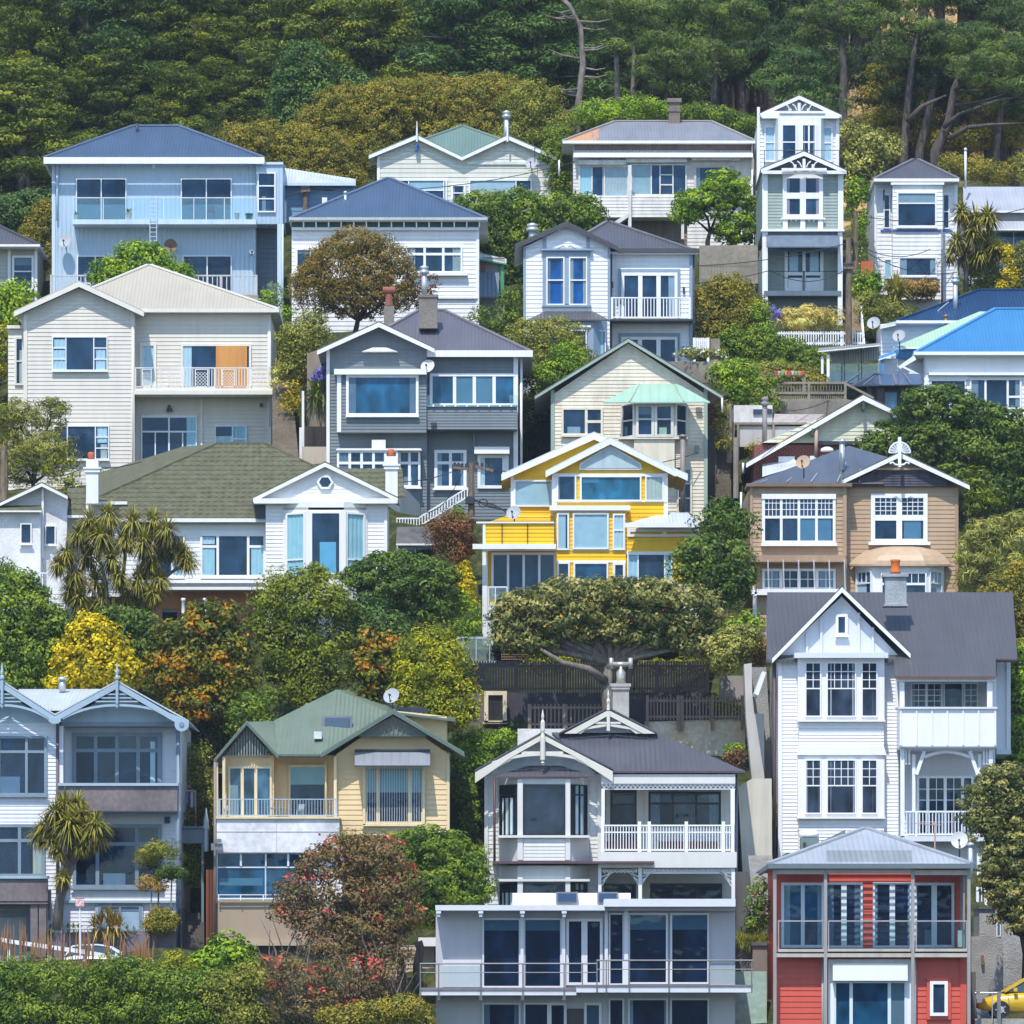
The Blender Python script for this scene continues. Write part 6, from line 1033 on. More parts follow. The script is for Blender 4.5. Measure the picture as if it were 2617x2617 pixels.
mb=MB(); q=P(1018,1080,240.4); H_=M(1080-865,240); mb.lathe(q,[(.09,0),(.09,H_*.5),(.12,H_*.52),(.12,H_*.56),(.1,H_*.6),(.1,H_*.68),(.01,H_)],6); mb.build('finial',paint('pale_post',(.48,.56,.62)),o)
use('G'); o=empty('lattice_screen',P(950,1260,242.5),'ivy covered diagonal lattice screen above the dark garden steps','trellis'); mb=MB()
for i in range(16): mb.bar(P(898+i*7-60,1260,242.5),P(898+i*7,1110,242.5),.03,.02); mb.bar(P(898+i*7,1260,242.52),P(898+i*7-60,1110,242.52),.03,.02)
mb.build('lattice_grid',paint('straw_lattice',(.50,.42,.20),.8,.15),o)
fence('red_board_fence','G',238.2,1020,1056,1170,1560,5,paint('rust_boards',(.25,.09,.05),.8,.15),'narrow rust brown board fence at the foot of the buttercream house',(),.085,gaps=False)
# street front, lower left
wallthing('purple_planter_wall','G',236.8,[(200,1482),(868,1470),(868,1760),(200,1760)],.5,paint('mauve_wall',(.20,.165,.20),.7,.08),'mauve rendered planter wall under the phormium and ball shrub')
use('G'); o=empty('ball_lamp',P(835,1400,236.9),'round white globe lamp on a stem by the topiary ball','lamp'); mb=MB(); q=P(832,1368,236.9); mb.lathe((q[0],q[1],q[2]-.1),[(.02,0),(.08,.03),(.115,.1),(.08,.17),(.02,.2)],14); mb.build('globe',flat('opal_globe',(.75,.75,.72),.3),o,True); mb=MB(); mb.tube([P(840,1420,236.9),P(840,1385,236.9),q],.02,6); mb.build('stem',DARKM,o)
o=empty('street_sign',P(395,1640,234.6),'small pale sign with red lettering on a thin white pole before the mauve wall','sign'); mb=MB(); mb.tube([P(397,1640,234.6),P(394,1312,234.6)],.035,8); mb.build('pole',WTRIM,o); mb=MB(); mb.pb(372,1310,416,1352,234.5,.02); s_=mb.build('sign_plate',flat('blush_plate',(.78,.66,.68),.5),o); mb=MB()
for r in ((372,1310,416,1313),(372,1349,416,1352),(372,1310,374,1352),(414,1310,416,1352)): mb.pb(*r,234.49,.01)
for k,y in enumerate((1318,1326,1334,1342)):
    for i in range(5): mb.pb(377+i*7.4,y,382+i*7.4,y+4,234.49,.01) if (i+k)%4 else None
mb.build('lettering',flat('faded_red',(.62,.16,.16),.6),s_)
use('G'); o=empty('guard_rail',P(200,1610,233.6),'white post and rail street barrier sloping down to the right behind brown flower spikes','barrier'); mb=MB()
GRP=[(-60,1500),(45,1524),(390,1572),(560,1602),(800,1648)]
for i in range(4):
    a=P(*GRP[i],233.6); b=P(*GRP[i+1],233.6); mb.bar(a,b,.1,.16)
mb.build('beam',WTRIM,o)
for x,y in ((40,1522),(243,1552),(420,1576),(600,1610)): mb=MB(); a=P(x,y,233.7); mb.box(a[0]-.07,a[0]+.07,a[1],a[1]+.12,a[2]-.75,a[2]+.1); mb.build('post',WTRIM,o)
def car(name,crop,d,xc,ybase,length,label,mat,yaw,parts=True):
    """small hatchback built from a lofted body; local x = length"""
    use(crop); q=Vector(P(xc,ybase,d)); o=empty(name,q,label,'car'); c,s=math.cos(yaw),math.sin(yaw); k=length/4.0
    T=lambda x,y,z:(q.x+(x*c-y*s)*k,q.y+(x*s+y*c)*k,q.z+z*k)
    st=[(-2.0,.35,.62,.66),(-1.93,.28,.86,.78),(-1.5,.24,1.0,.84),(-.8,.22,.98,.86),(0,.22,.95,.86),(.7,.22,.93,.86),(1.3,.24,.86,.84),(1.75,.28,.72,.76),(2.0,.36,.56,.6)]
    mb=MB(); vs=[]; fs=[]; n=10
    for x,zb,zt,w in st:
        for i in range(n):
            a=2*math.pi*(i+.5)/n; ca,sa=math.cos(a),math.sin(a); y=w*math.copysign(abs(ca)**.45,ca); z=(zb+zt)/2+(zt-zb)/2*math.copysign(abs(sa)**.5,sa); vs.append(T(x,y,z))
    for i in range(len(st)-1):
        for j in range(n): fs.append((i*n+j,(i+1)*n+j,(i+1)*n+(j+1)%n,i*n+(j+1)%n))
    fs+=[tuple(range(n)),tuple(range(len(st)*n-1,(len(st)-1)*n-1,-1))]; mb.add(vs,fs); mb.build('body',mat,o,True)
    cab=[(-1.85,.92,.72),(-1.5,1.40,.60),(-1.1,1.47,.58),(-.2,1.48,.58),(.35,1.38,.58),(1.1,.94,.72)]; mb=MB()
    for sgn in (-1,1):
        for i in range(len(cab)-1):
            for yo in (0,):
                a,b=cab[i],cab[i+1]; mb.bar(T(a[0],sgn*a[2],a[1]),T(b[0],sgn*b[2],b[1]),.09*k,.07*k)
        mb.bar(T(-.45,sgn*.74,.93),T(-.5,sgn*.585,1.45),.08*k,.1*k)
    mb.add([T(x,s_*w,z) for x,z,w in cab[1:5] for s_ in (-1,1)],[(0,2,3,1),(2,4,5,3),(4,6,7,5)]); mb.build('cabin_roof',mat,o)
    mb=MB(); 
    for sgn in (-1,1): mb.add([T(x,sgn*(w-.02),z-.02) for x,z,w in cab],[(0,1,2,3,4,5) if sgn<0 else (5,4,3,2,1,0)])
    mb.add([T(cab[0][0],-.7,.93),T(cab[0][0],.7,.93),T(cab[1][0],.58,1.39),T(cab[1][0],-.58,1.39),T(cab[4][0],-.56,1.37),T(cab[4][0],.56,1.37),T(cab[5][0],.7,.94),T(cab[5][0],-.7,.94)],[(0,1,2,3),(4,5,6,7)])
    mb.build('windows',flat('car_glass',(.03,.06,.08),.1,spec=.8),o)
    for x in (-1.25,1.25):
        for sgn in (-1,1):
            mb=MB(); mb.tube([T(x,sgn*.62,.31),T(x,sgn*.87,.31)],.31*k,18); w=mb.build('wheel',flat('tyre_black',(.02,.02,.02),.8),o); mb=MB(); mb.tube([T(x,sgn*.865,.31),T(x,sgn*.885,.31)],.12*k,12)
            for a in range(5): an=a*1.2566; mb.bar(T(x,sgn*.88,.31),T(x+.2*math.cos(an),sgn*.88,.31+.2*math.sin(an)),.06*k,.03*k)
            mb.build('rim',flat('alloy_rim',(.6,.6,.62),.3,.6),w)
    for x,zz,m_ in ((1.97,.62,flat('lamp_clear',(.7,.7,.7),.2)),(-1.97,.72,flat('lamp_red',(.4,.02,.02),.3))):
        for sgn in (-1,1): mb=MB(); a=T(x,sgn*.52,zz); mb.box(a[0]-.09*k,a[0]+.09*k,a[1]-.12*k,a[1]+.12*k,a[2]-.07*k,a[2]+.07*k); mb.build('headlight' if x>0 else 'tail_light',m_,o)
    for sgn in (-1,1): mb=MB(); a=T(.75,sgn*.92,1.0); mb.box(a[0]-.06*k,a[0]+.06*k,a[1]-.09*k,a[1]+.09*k,a[2]-.06*k,a[2]+.07*k); mb.build('mirror',mat,o)
    mb=MB()
    for sgn in (-1,1): mb.tube([T(1.0,sgn*.9,.9),T(.95,sgn*.875,.35)],.008,4); mb.tube([T(-.42,sgn*.885,.93),T(-.4,sgn*.875,.3)],.008,4)
    mb.build('door_seam',DARKM,o); return o
def carpaint(n,c): m=flat(n,c,.25,0,.6); return m
car('parked_car','G',235.6,512,1688,3.1,'white hatchback parked on the street behind the white barrier',carpaint('car_white',(.78,.78,.78)),-.06)
# yellow car at the right edge on its own pad
car('parked_car','I',228.3,1985,1906,4.3,'yellow hatchback cut by the right edge beside the grey roughcast wall',carpaint('car_yellow',(.62,.40,.015)),math.pi-.0)
wallthing('parking_pad','I',226.6,[(1690,1905),(2300,1905),(2300,2300),(1690,2300)],9,CONC,'concrete parking pad under the yellow car','pad')
RC=rough_wall('pebbledash',(.40,.39,.38),(.22,.22,.22),.3,17,1.0)
wallthing('pebbledash_wall','I',236,[(1712,1362),(1790,1362),(1790,1500),(1830,1510),(1830,1925),(1672,1925),(1672,1500),(1712,1500)],3,RC,'grey pebbledash wall right of the red house')
wallthing('pebbledash_house_wall','I',240.5,[(1790,1360),(2200,1360),(2200,1925),(1790,1925)],2,RC,'taller grey pebbledash wall with a slim window behind the yellow car')
use('I'); mb=MB(); w_=bpy.data.objects['pebbledash_house_wall']; mb.pb(1796,1372,1818,1500,240.4,.1); f=mb.build('window',WTRIM,w_); mb=MB(); mb.pb(1801,1380,1813,1492,240.38,.02); mb.build('pane',flat('slim_pane',(.10,.13,.16),.2),f)
use('I'); w_=bpy.data.objects['pebbledash_wall']; mb=MB(); mb.pb(1722,1592,1734,1640,235.8,.2); mb.build('wall_lamp',flat('rusty_lamp',(.25,.10,.06),.7),w_); mb=MB(); mb.pb(1708,1352,1794,1364,235.9,3.2); mb.build('coping',flat('dark_coping',(.10,.10,.11),.8),w_)
o=empty('steel_gate',P(1760,1925,226.4),'thin steel handrail gate before the grey pebbledash wall','gate'); mb=MB(); mb.tube([P(1690,1778,226.4),P(1800,1778,226.4)],.025,6); mb.tube([P(1775,1778,226.4),P(1775,1925,226.4)],.02,6); mb.build('handrail',STEEL,o); mb=MB(); mb.pb(1800,1772,1818,1960,226.3,.15); mb.build('post',GREYM,o)
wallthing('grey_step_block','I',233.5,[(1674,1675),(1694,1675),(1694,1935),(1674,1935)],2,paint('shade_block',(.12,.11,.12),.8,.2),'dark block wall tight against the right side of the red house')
# gap between modern house and red house
wallthing('mint_wall','I',227.5,[(505,1672),(662,1672),(662,2200),(505,2200)],.6,rough_wall('mint_render',(.36,.52,.47),(.42,.38,.20),.5,5,.1),'pale mint rendered wall in the gap between the modern house and the red house')
wallthing('brown_plinth','I',228.6,[(592,1540),(662,1540),(662,1674),(592,1674)],1,paint('taupe_render',(.22,.18,.16),.8,.12),'taupe rendered plinth with a dark cap above the mint wall'); use('I'); mb=MB(); mb.pb(586,1528,664,1544,228.5,1.2); mb.build('coping',flat('dark_coping',(.10,.10,.11),.8),bpy.data.objects['brown_plinth'])
wallthing('roughcast_low_wall','I',229.5,[(504,1552),(600,1552),(600,1680),(504,1680)],1,rough_wall('mauve_roughcast',(.22,.19,.20),None,0,16,.9),'mauve roughcast wall under the grassy ledge beside the modern house')
wallthing('dark_block_wall','I',238,[(512,1180),(575,1180),(585,1500),(512,1500)],1,paint('charcoal_block',(.10,.09,.09),.8,.25),'dark block wall at the right side of the villa')
wallthing('concrete_side_wall','I',239.5,[(570,1100),(690,1100),(690,1400),(600,1400)],1,CONC,'stained concrete wall above the pink flowers right of the villa')
# lower left fences among the red flowered tree
fence('grey_picket_fence','H',230.5,160,505,1715,1830,24,WOOD,'weathered grey picket fence behind the red flowering tree',(165,330,480),.07,skew=-14)
wallthing('timber_bin','G',227,[(1235,1795),(1330,1795),(1330,1905),(1235,1905)],.8,paint('bleached_planks',(.34,.29,.27),.8,.25),'bleached plank bin at the foot of the red flowering tree','bin')
use('H'); o=empty('garden_shed',P(450,1800,232.5),'beige weatherboard shed with flat white roof left of the modern house','shed'); mb=MB(); r_=rect(200,1545,600,1900); mb.prism(r_,232.504,3); clad(mb,r_,232.5,.17,.024); mb.build('wall',paint('beige_boards',(.44,.36,.27)),o); mb=MB(); mb.pb(520,1505,620,1548,232,2.5); mb.build('roof',WTRIM,o)
# clothes line
use('G'); o=empty('clothes_line',P(935,960,243),'wire clothes line hung with striped laundry beside the blue grey house','clothes line'); mb=MB(); mb.bar(P(890,778,243),P(968,782,243),.06); mb.tube([P(966,780,243),P(966,980,243)],.03,6); mb.build('frame',paint('straw_pole',(.5,.42,.25)),o); lm=[flat('cloth_white',(.7,.7,.74),.9),flat('cloth_lilac',(.36,.34,.55),.9),flat('cloth_blue',(.03,.14,.5),.9),flat('cloth_navy',(.08,.09,.2),.9)]
for k,(x,y0,y1,mi) in enumerate(((893,786,840,1),(905,786,850,0),(917,784,842,1),(929,786,832,3),(941,786,862,0),(953,786,860,1),(908,850,905,2),(903,905,925,0))): mb=MB(); mb.pb(x,y0,x+11,y1,243+.05*(k%3),.03); mb.build('garment',lm[mi],o)
# mid right: carved bank with fences, steps
fence('white_picket_fence','C',299,705,1142,1636,1705,36,WTRIM,'white picket fence above the ivy hedge by the brown steps',(1030,),.06)
fence('white_gate','C',287,304,372,1668,1750,7,WTRIM,'short white picket gate right of the blue trimmed house',(304,372),.07)
wallthing('grey_board_gate','C',287.2,[(384,1672),(430,1672),(430,1800),(384,1800)],.1,WOOD,'grey plank gate between the white pickets and the hedge','gate')
use('C'); o=empty('brown_steps',P(1095,1660,300),'long flight of tan timber steps climbing beside the narrow sage house','steps'); mb=MB()
for i in range(22): y=1660-i*18.5; x=1102-i*1.0; mb.pb(x-32,y-8,x+28,y+10,299.6+i*.42,.5)
mb.build('flight',paint('step_tan',(.34,.26,.16),.8,.25),o); mb=MB()
mb.bar(P(1128,1510,301),P(1144,1700,298.8),.07); mb.bar(P(1128,1580,301),P(1144,1770,298.8),.05)
for i in range(7): mb.bar(P(1128+i*2.4,1512+i*28,301-i*.3),P(1128+i*2.4,1580+i*28,301-i*.3),.05)
mb.build('handrail',WTRIM,o)
wallthing('orange_fence_panel','C',307,[(1127,1290),(1186,1290),(1186,1375),(1127,1375)],.1,paint('orange_boards',(.50,.13,.05),.7,.12),'small orange board panel left of the narrow white house','fence')
wallthing('rubble_retaining_wall','C',309,[(330,1212),(618,1210),(618,1400),(330,1400)],.6,rough_wall('rubble_concrete',(.36,.33,.28),(.22,.19,.15),.5,5,.3),'pale concrete retaining wall under the round bright tree')
fence('wire_fence','C',307,335,605,1300,1395,18,paint('old_iron',(.25,.22,.17),.8,.2),'rusty thin wire fence in front of the concrete retaining wall',(335,390,530,600),.02,pw=.05)
wallthing('white_garden_wall','C',308.5,[(1330,1478),(1520,1478),(1520,1560),(1330,1560)],.4,ST,'white garden wall under the brown hedge of the narrow white house')
use('F'); o=empty('lattice_fence',P(880,450,281),'grey timber fence with lattice panels above the brick cottage','fence'); mb=MB()
for y in (345,395,430): mb.bar(P(695,y,281),P(1055,y,281),.06,.1)
for x in (700,870,1050): mb.pb(x-6,338,x+6,440,280.95,.12)
mb.bar(P(1055,350,281),P(1190,420,280.6),.06,.1); mb.bar(P(1055,430,281),P(1190,470,280.6),.06,.1)
for i in range(24): mb.bar(P(705+i*14.6,348,281.03),P(705+i*14.6+8,392,281.03),.02); mb.bar(P(705+i*14.6+8,348,281.04),P(705+i*14.6,392,281.04),.02)
for i in range(36): mb.pb(708+i*9.5,396,712+i*9.5,430,281.03,.02)
mb.build('rail',WOOD,o)
wallthing('lattice_base_wall','F',280.8,[(725,432),(1080,432),(1080,520),(725,520)],.6,rough_wall('mossy_concrete',(.28,.25,.21),(.16,.14,.10),.5,6,.3),'mossy concrete wall under the grey lattice fence')
fence('post_rail_fence','F',283,585,850,300,360,2,WOOD,'grey post and rail fence with coloured pegs above the lattice fence',(690,845),.02,rails=(.05,.75),pw=.14)
use('F'); o=empty('old_deck',P(700,660,277),'weathered white plank deck and tarpaulin shed left of the brick cottage','shed'); mb=MB(); mb.pb(500,455,690,545,278.5,2); mb.build('wall',WEATH,o); mb=MB(); mb.prism([(525,560),(905,560),(905,660),(525,660)],277,.2); mb.build('deck_boards',paint('bleached_deck',(.42,.40,.40),.8,.2),o)
mb=MB(); mb.add([P(690,545,277.6),P(880,545,277.6),P(945,500,279),P(700,498,279)],[(0,1,2,3)]); mb.build('tarpaulin',paint('mauve_tarp',(.40,.35,.33),.7,.2),o); mb=MB(); mb.bar(P(495,545,276.9),P(860,545,276.9),.07,.1)
for x in (498,520,695): mb.pb(x-5,540,x+5,660,276.85,.12)
mb.build('rail',WOOD,o); mb=MB(); mb.pb(595,475,688,498,278.4,.1); mb.build('window',flat('indigo_pane',(.03,.05,.10),.3),o)
for k,(x0,y0,y1) in enumerate(((476,455,740),(510,615,915))):
    use('F'); q=P(x0,y1,276.5-k*3); mb=MB(); mb.tube([q,P(x0+1,y0,276.5-k*3)],.13,8); o=mb.build('timber_post',WOOD); tag(o,('tall grey timber post beside the steep mossy steps','grey timber post in front of the steep mossy steps')[k],'post')
use('F'); o=empty('mossy_steps',P(440,900,276),'steep dark mossy steps between the peeling cream house and the brick cottage','steps'); mb=MB()
for i in range(16): y=900-i*24; mb.pb(412,y-9,486,y+16,274.4+i*.42,.6)
mb.build('flight',rough_wall('mossy_step',(.17,.13,.10),(.08,.09,.04),.5),o)
wallthing('planter_fence','C',282.5,[(170,1785),(452,1785),(452,1800),(430,1800),(430,1890),(200,1890),(200,1800),(170,1800)],.3,WOOD,'grey plank fence with a ledge of white flowers behind the peeling gable','fence')
# steps between the cream house and grey house
use('D'); o=empty('concrete_steps',P(1420,760,283),'brown concrete steps beside the large cream house','steps'); mb=MB()
for i in range(22): y=760-i*20; mb.pb(1345,y-8,1480-i*2,y+14,277.8+i*.34,.6)
mb.build('flight',rough_wall('step_brown',(.26,.21,.16),(.14,.12,.08),.5),o); mb=MB(); mb.pb(1478,565,1490,720,279.2,.15); mb.pb(1490,385,1502,660,280.2,.15); mb.build('post',WTRIM,o)
wallthing('beige_board_wall','D',278,[(1490,660),(1612,660),(1612,770),(1490,770)],.4,paint('beige_sleeper',(.48,.41,.33),.8,.2),'stacked beige board wall between the cream house steps and the grey house')
wallthing('dark_timber_screen','D',279.6,[(1502,560),(1610,560),(1610,665),(1502,665)],.3,paint('dark_screen',(.06,.05,.045),.9,.4),'dark timber screen above the beige board wall')
wallthing('paling_fence','E',281,[(-30,200),(60,170),(60,720),(-30,720)],.1,paint('tan_paling',(.26,.21,.15),.8,.2),'brown paling fence behind the left corner of the grey house')
# power poles
def pole(crop,x,y0,y1,d,label,arms=(),wires=True,r=.15,transf=False):
    use(crop); q=P(x,y1,d); o=empty('power_pole',q,label,'power pole','wooden power poles'); mb=MB(); mb.tube([q,P(x,y0,d)],[r,r*.75],10); mb.build('post',bark('pole_wood',(.20,.15,.11)),o)
    for (xa,ya,xb,yb) in arms:
        mb=MB(); mb.bar(P(xa,ya,d-.2),P(xb,yb,d-.2),.1,.12); w=mb.build('crossarm',bark('pole_wood',(.20,.15,.11)),o); mb=MB()
        for i in range(4): c=P(xa+(xb-xa)*(i+.5)/4,ya+(yb-ya)*(i+.5)/4,d-.2); mb.lathe((c[0],c[1],c[2]+.05),[(.03,0),(.07,.03),(.05,.1),(.07,.13),(.02,.2)],8)
        mb.build('insulators',DARKM,w)
    return o
pole('E',782,740,1005,268,'wooden power pole with a leaning crossarm between the grey and yellow houses',((690,762,765,770),(800,758,890,778)))
use('E'); mb=MB(); mb.pb(752,905,795,940,267.7,.5); 
for k in range(5): pts=[P(795+ (160)*f,918+52*f+6*math.sin(f*9+k)+k*3,267.8+.1*k) for f in [i/8 for i in range(9)]]; mb.tube(pts,.022,5)
mb.tube([P(840+22*math.cos(a),938+20*math.sin(a),267.6) for a in [k*.6 for k in range(12)]],.03,5); o=mb.build('cable_bundle',DARKM); tag(o,'black looped cable bundle hanging from the leaning wooden pole','cable')
pole('C',1066,1175,1700,297.5,'tall grey wooden pole in front of the narrow sage house steps',((1040,1322,1092,1322),),r=.17); pole('C',1100,1045,1350,305,'pale wooden pole between the narrow sage and narrow white houses',r=.16); pole('A',1508,930,1080,311.5,'short wooden pole with a cable cluster in front of the blue lean-to',((1485,945,1530,940),)); pole('D',20,655,930,270,'old mossy wooden pole at the left edge above the stucco house',r=.19)
def wire(pts,label,sag=.6,r=.02):
    mb=MB()
    for (a,b) in pts:
        a=Vector(a); b=Vector(b); mb.tube([a.lerp(b,f/10)-Vector((0,0,sag*4*(f/10)*(1-f/10))) for f in range(11)],r,4)
    o=mb.build('power_line',DARKM); tag(o,label,'cable')
def PP(c,x,y,d): use(c); return P(x,y,d)
wire([(PP('D',22,700,270),PP('D',400,770,268)),(PP('D',-100,610,270),PP('D',20,660,270)),(PP('D',22,665,270),PP('D',700,735,268))],'dark overhead cables crossing in front of the large cream house')
wire([(PP('E',735,765,268),PP('E',100,770,266)),(PP('E',745,770,268),PP('E',540,980,270)),(PP('E',850,770,268),PP('E',990,760,264))],'thin overhead cables running left from the leaning pole')
wire([(PP('C',1070,1190,297.5),PP('C',1600,1345,306)),(PP('C',1070,1180,297.5),PP('C',1470,1230,308))],'thin overhead cables crossing the narrow white house')
wire([(PP('C',1066,1322,297.3),PP('C',680,1335,297)),(PP('C',680,1335,297),PP('C',-300,1350,290))],'thin overhead cables crossing the narrow sage house balcony')
# bunting pegs on post and rail fence
use('F'); mb=MB(); mb.tube([P(560,262,283),P(700,292,282.9),P(850,290,282.9)],.012,4); o=mb.build('bunting_line',DARKM); tag(o,'string of small coloured bunting along the post and rail fence','bunting')
for k,x in enumerate(range(705,850,17)): mb=MB(); c=P(x,292,282.85); mb.add([(c[0]-.09,c[1],c[2]+.06),(c[0]+.09,c[1],c[2]+.06),(c[0],c[1],c[2]-.14),(c[0],c[1]+.02,c[2]+.06)],[(0,2,1),(0,1,3),(1,2,3),(0,3,2)]); mb.build('pennant',[flat('peg_red',(.6,.05,.05)),flat('peg_pink',(.75,.4,.45)),flat('peg_green',(.1,.45,.2)),flat('peg_orange',(.7,.25,.05))][k%4],o)

wire([(PP('C',1066,1200,297.5),PP('C',-200,1290,292)),(PP('C',1100,1060,305),PP('C',2000,1010,312))],'thin overhead cables leaving the pale wooden pole on both sides')
wire([(PP('A',1508,935,311.3),PP('A',180,1215,309)),(PP('A',1508,932,311.3),PP('B',1290,800,318))],'thin overhead cables in front of the pale blue house')
wire([(PP('F',650,470,274.5),PP('F',1120,330,284)),(PP('E',1905,690,274.5),PP('E',790,760,268))],'thin cables over the brick cottage and the yellow house roof')
# ================================================================== vegetation
RG=np.random.default_rng(5)
def G3(*cs): return list(cs)
LEAF={
 'bright':leafmat('bright_leaf',G3((.030,.070,.012),(.080,.150,.018),(.17,.25,.03))),
 'mid':leafmat('mid_leaf',G3((.022,.050,.010),(.055,.100,.016),(.12,.17,.03))),
 'dark':leafmat('dark_leaf',G3((.015,.036,.011),(.036,.072,.020),(.085,.13,.035))),
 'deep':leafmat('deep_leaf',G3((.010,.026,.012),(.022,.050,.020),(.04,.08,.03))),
 'olive':leafmat('olive_leaf',G3((.045,.060,.018),(.10,.12,.035),(.17,.18,.06))),
 'silver':leafmat('silver_leaf',G3((.050,.065,.030),(.12,.14,.06),(.24,.25,.13))),
 'pohu':leafmat('pohutukawa_leaf',G3((.020,.036,.017),(.055,.070,.036),(.115,.128,.075),(.21,.205,.145))),
 'yellow':leafmat('yellow_leaf',G3((.07,.08,.006),(.25,.205,.007),(.42,.31,.010))),
 'lime':leafmat('lime_leaf',G3((.035,.055,.006),(.105,.13,.009),(.22,.22,.012))),
 'rusty':leafmat('rusty_leaf',G3((.040,.042,.014),(.085,.070,.028),(.135,.090,.042),(.10,.095,.028))),
 'scrub':leafmat('scrub_leaf',G3((.040,.052,.012),(.092,.102,.022),(.145,.130,.032),(.18,.16,.045))),
 'magnolia':leafmat('magnolia_leaf',G3((.016,.026,.007),(.030,.046,.010),(.058,.072,.012),(.11,.115,.015),(.26,.11,.014))),
 'cypress':leafmat('cypress_leaf',G3((.028,.046,.009),(.070,.10,.014),(.13,.16,.022))),
 'forest':leafmat('forest_leaf',G3((.016,.032,.012),(.042,.072,.018),(.085,.115,.024),(.14,.165,.03))),
 'forest2':leafmat('forest_teal_leaf',G3((.014,.036,.018),(.032,.072,.032),(.07,.12,.05))),
 'forest3':leafmat('forest_gold_leaf',G3((.045,.050,.012),(.12,.11,.02),(.20,.14,.03))),
 'pine':leafmat('pine_needle',G3((.013,.030,.016),(.040,.074,.028),(.10,.145,.05))),
 'purple':leafmat('purple_leaf',G3((.035,.018,.020),(.09,.045,.04),(.16,.085,.065))),
 'brown':leafmat('brown_leaf',G3((.06,.045,.03),(.15,.11,.06),(.24,.17,.09))),
 'straw':leafmat('straw_leaf',G3((.16,.13,.07),(.34,.29,.17),(.46,.41,.27))),
 'redtree':leafmat('red_tree_leaf',G3((.038,.036,.026),(.085,.066,.058),(.135,.088,.085),(.085,.085,.036))),
 'cabbage':leafmat('cabbage_blade',G3((.05,.04,.02),(.055,.065,.02),(.10,.115,.035),(.17,.16,.06),(.13,.13,.05)),.15),
 'phormium':leafmat('phormium_blade',G3((.06,.06,.02),(.22,.16,.05),(.34,.20,.07)),.15)}
FLRED=leafmat('red_flower',G3((.48,.03,.035),(.66,.07,.07),(.72,.15,.13)),.1); FLVIO=leafmat('violet_flower',G3((.16,.14,.55),(.28,.24,.7)),.1); FLWHT=leafmat('white_flower',G3((.7,.7,.6),(.8,.8,.75)),.1); FLPNK=leafmat('pink_flower',G3((.6,.12,.2),(.75,.3,.4)),.1)
BARK=bark('bark_brown',(.10,.08,.065)); BARKG=bark('bark_grey',(.20,.17,.145)); BARKD=bark('bark_dark',(.05,.042,.038))
def leafmesh(name,C,Nn,Ls,Ws,tint,mats,mi=None,bend=0):
    """rhombic leaves at centres C with normals Nn, lengths Ls, widths Ws"""
    n=len(C); r=RG.normal(size=(n,3)); t=np.cross(Nn,r); t/=np.linalg.norm(t,axis=1,keepdims=True)+1e-9; b=np.cross(Nn,t)
    v=np.empty((n,4,3)); v[:,0]=C-t*Ls[:,None]/2; v[:,1]=C+b*Ws[:,None]/2+Nn*(Ls*.08)[:,None]; v[:,2]=C+t*Ls[:,None]/2; v[:,3]=C-b*Ws[:,None]/2+Nn*(Ls*.08)[:,None]
    return rawmesh(name,v.reshape(-1,3),n,4,np.repeat(tint,4),mats,mi)
def rawmesh(name,v,n,k,tint,mats,mi=None):
    lo=v.min(0); hi=v.max(0); o=np.array([(lo[0]+hi[0])/2,(lo[1]+hi[1])/2,lo[2]]); v=v-o
    me=bpy.data.meshes.new(name); me.vertices.add(n*k); me.vertices.foreach_set('co',v.astype(np.float32).ravel()); me.loops.add(n*k); me.loops.foreach_set('vertex_index',np.arange(n*k,dtype=np.int32))
    me.polygons.add(n); me.polygons.foreach_set('loop_start',np.arange(0,n*k,k,dtype=np.int32))
    a=me.attributes.new('tint','FLOAT','POINT'); a.data.foreach_set('value',tint.astype(np.float32))
    for m in mats: me.materials.append(m)
    if mi is not None: me.polygons.foreach_set('material_index',mi.astype(np.int32))
    me.update(); me.validate(); return me,Vector(o)
def fib(n):
    i=np.arange(n)+.5; ph=np.arccos(1-2*i/n); th=np.pi*(1+5**.5)*i; u=np.stack([np.cos(th)*np.sin(ph),np.sin(th)*np.sin(ph),np.cos(ph)],1)
    u+=RG.normal(scale=.35/np.sqrt(n)*2,size=u.shape); return u/np.linalg.norm(u,axis=1,keepdims=True)
STY={ # clump radius, leaf length, width, leaves per clump, vertical squash of clump, fill
 'broad':(.42,.21,.12,46,.75,1.0),'fine':(.34,.15,.08,48,.8,1.0),'big':(.45,.24,.14,44,.75,1.0),'needle':(.5,.34,.05,64,.6,.95),
 'frond':(.6,.27,.075,70,.42,.95),'puff':(.62,.19,.09,150,.8,1.0),'airy':(.40,.20,.08,30,.7,.62),'hedge':(.28,.14,.09,40,.8,1.15),'tuftc':(.36,.20,.10,60,.62,.85)}
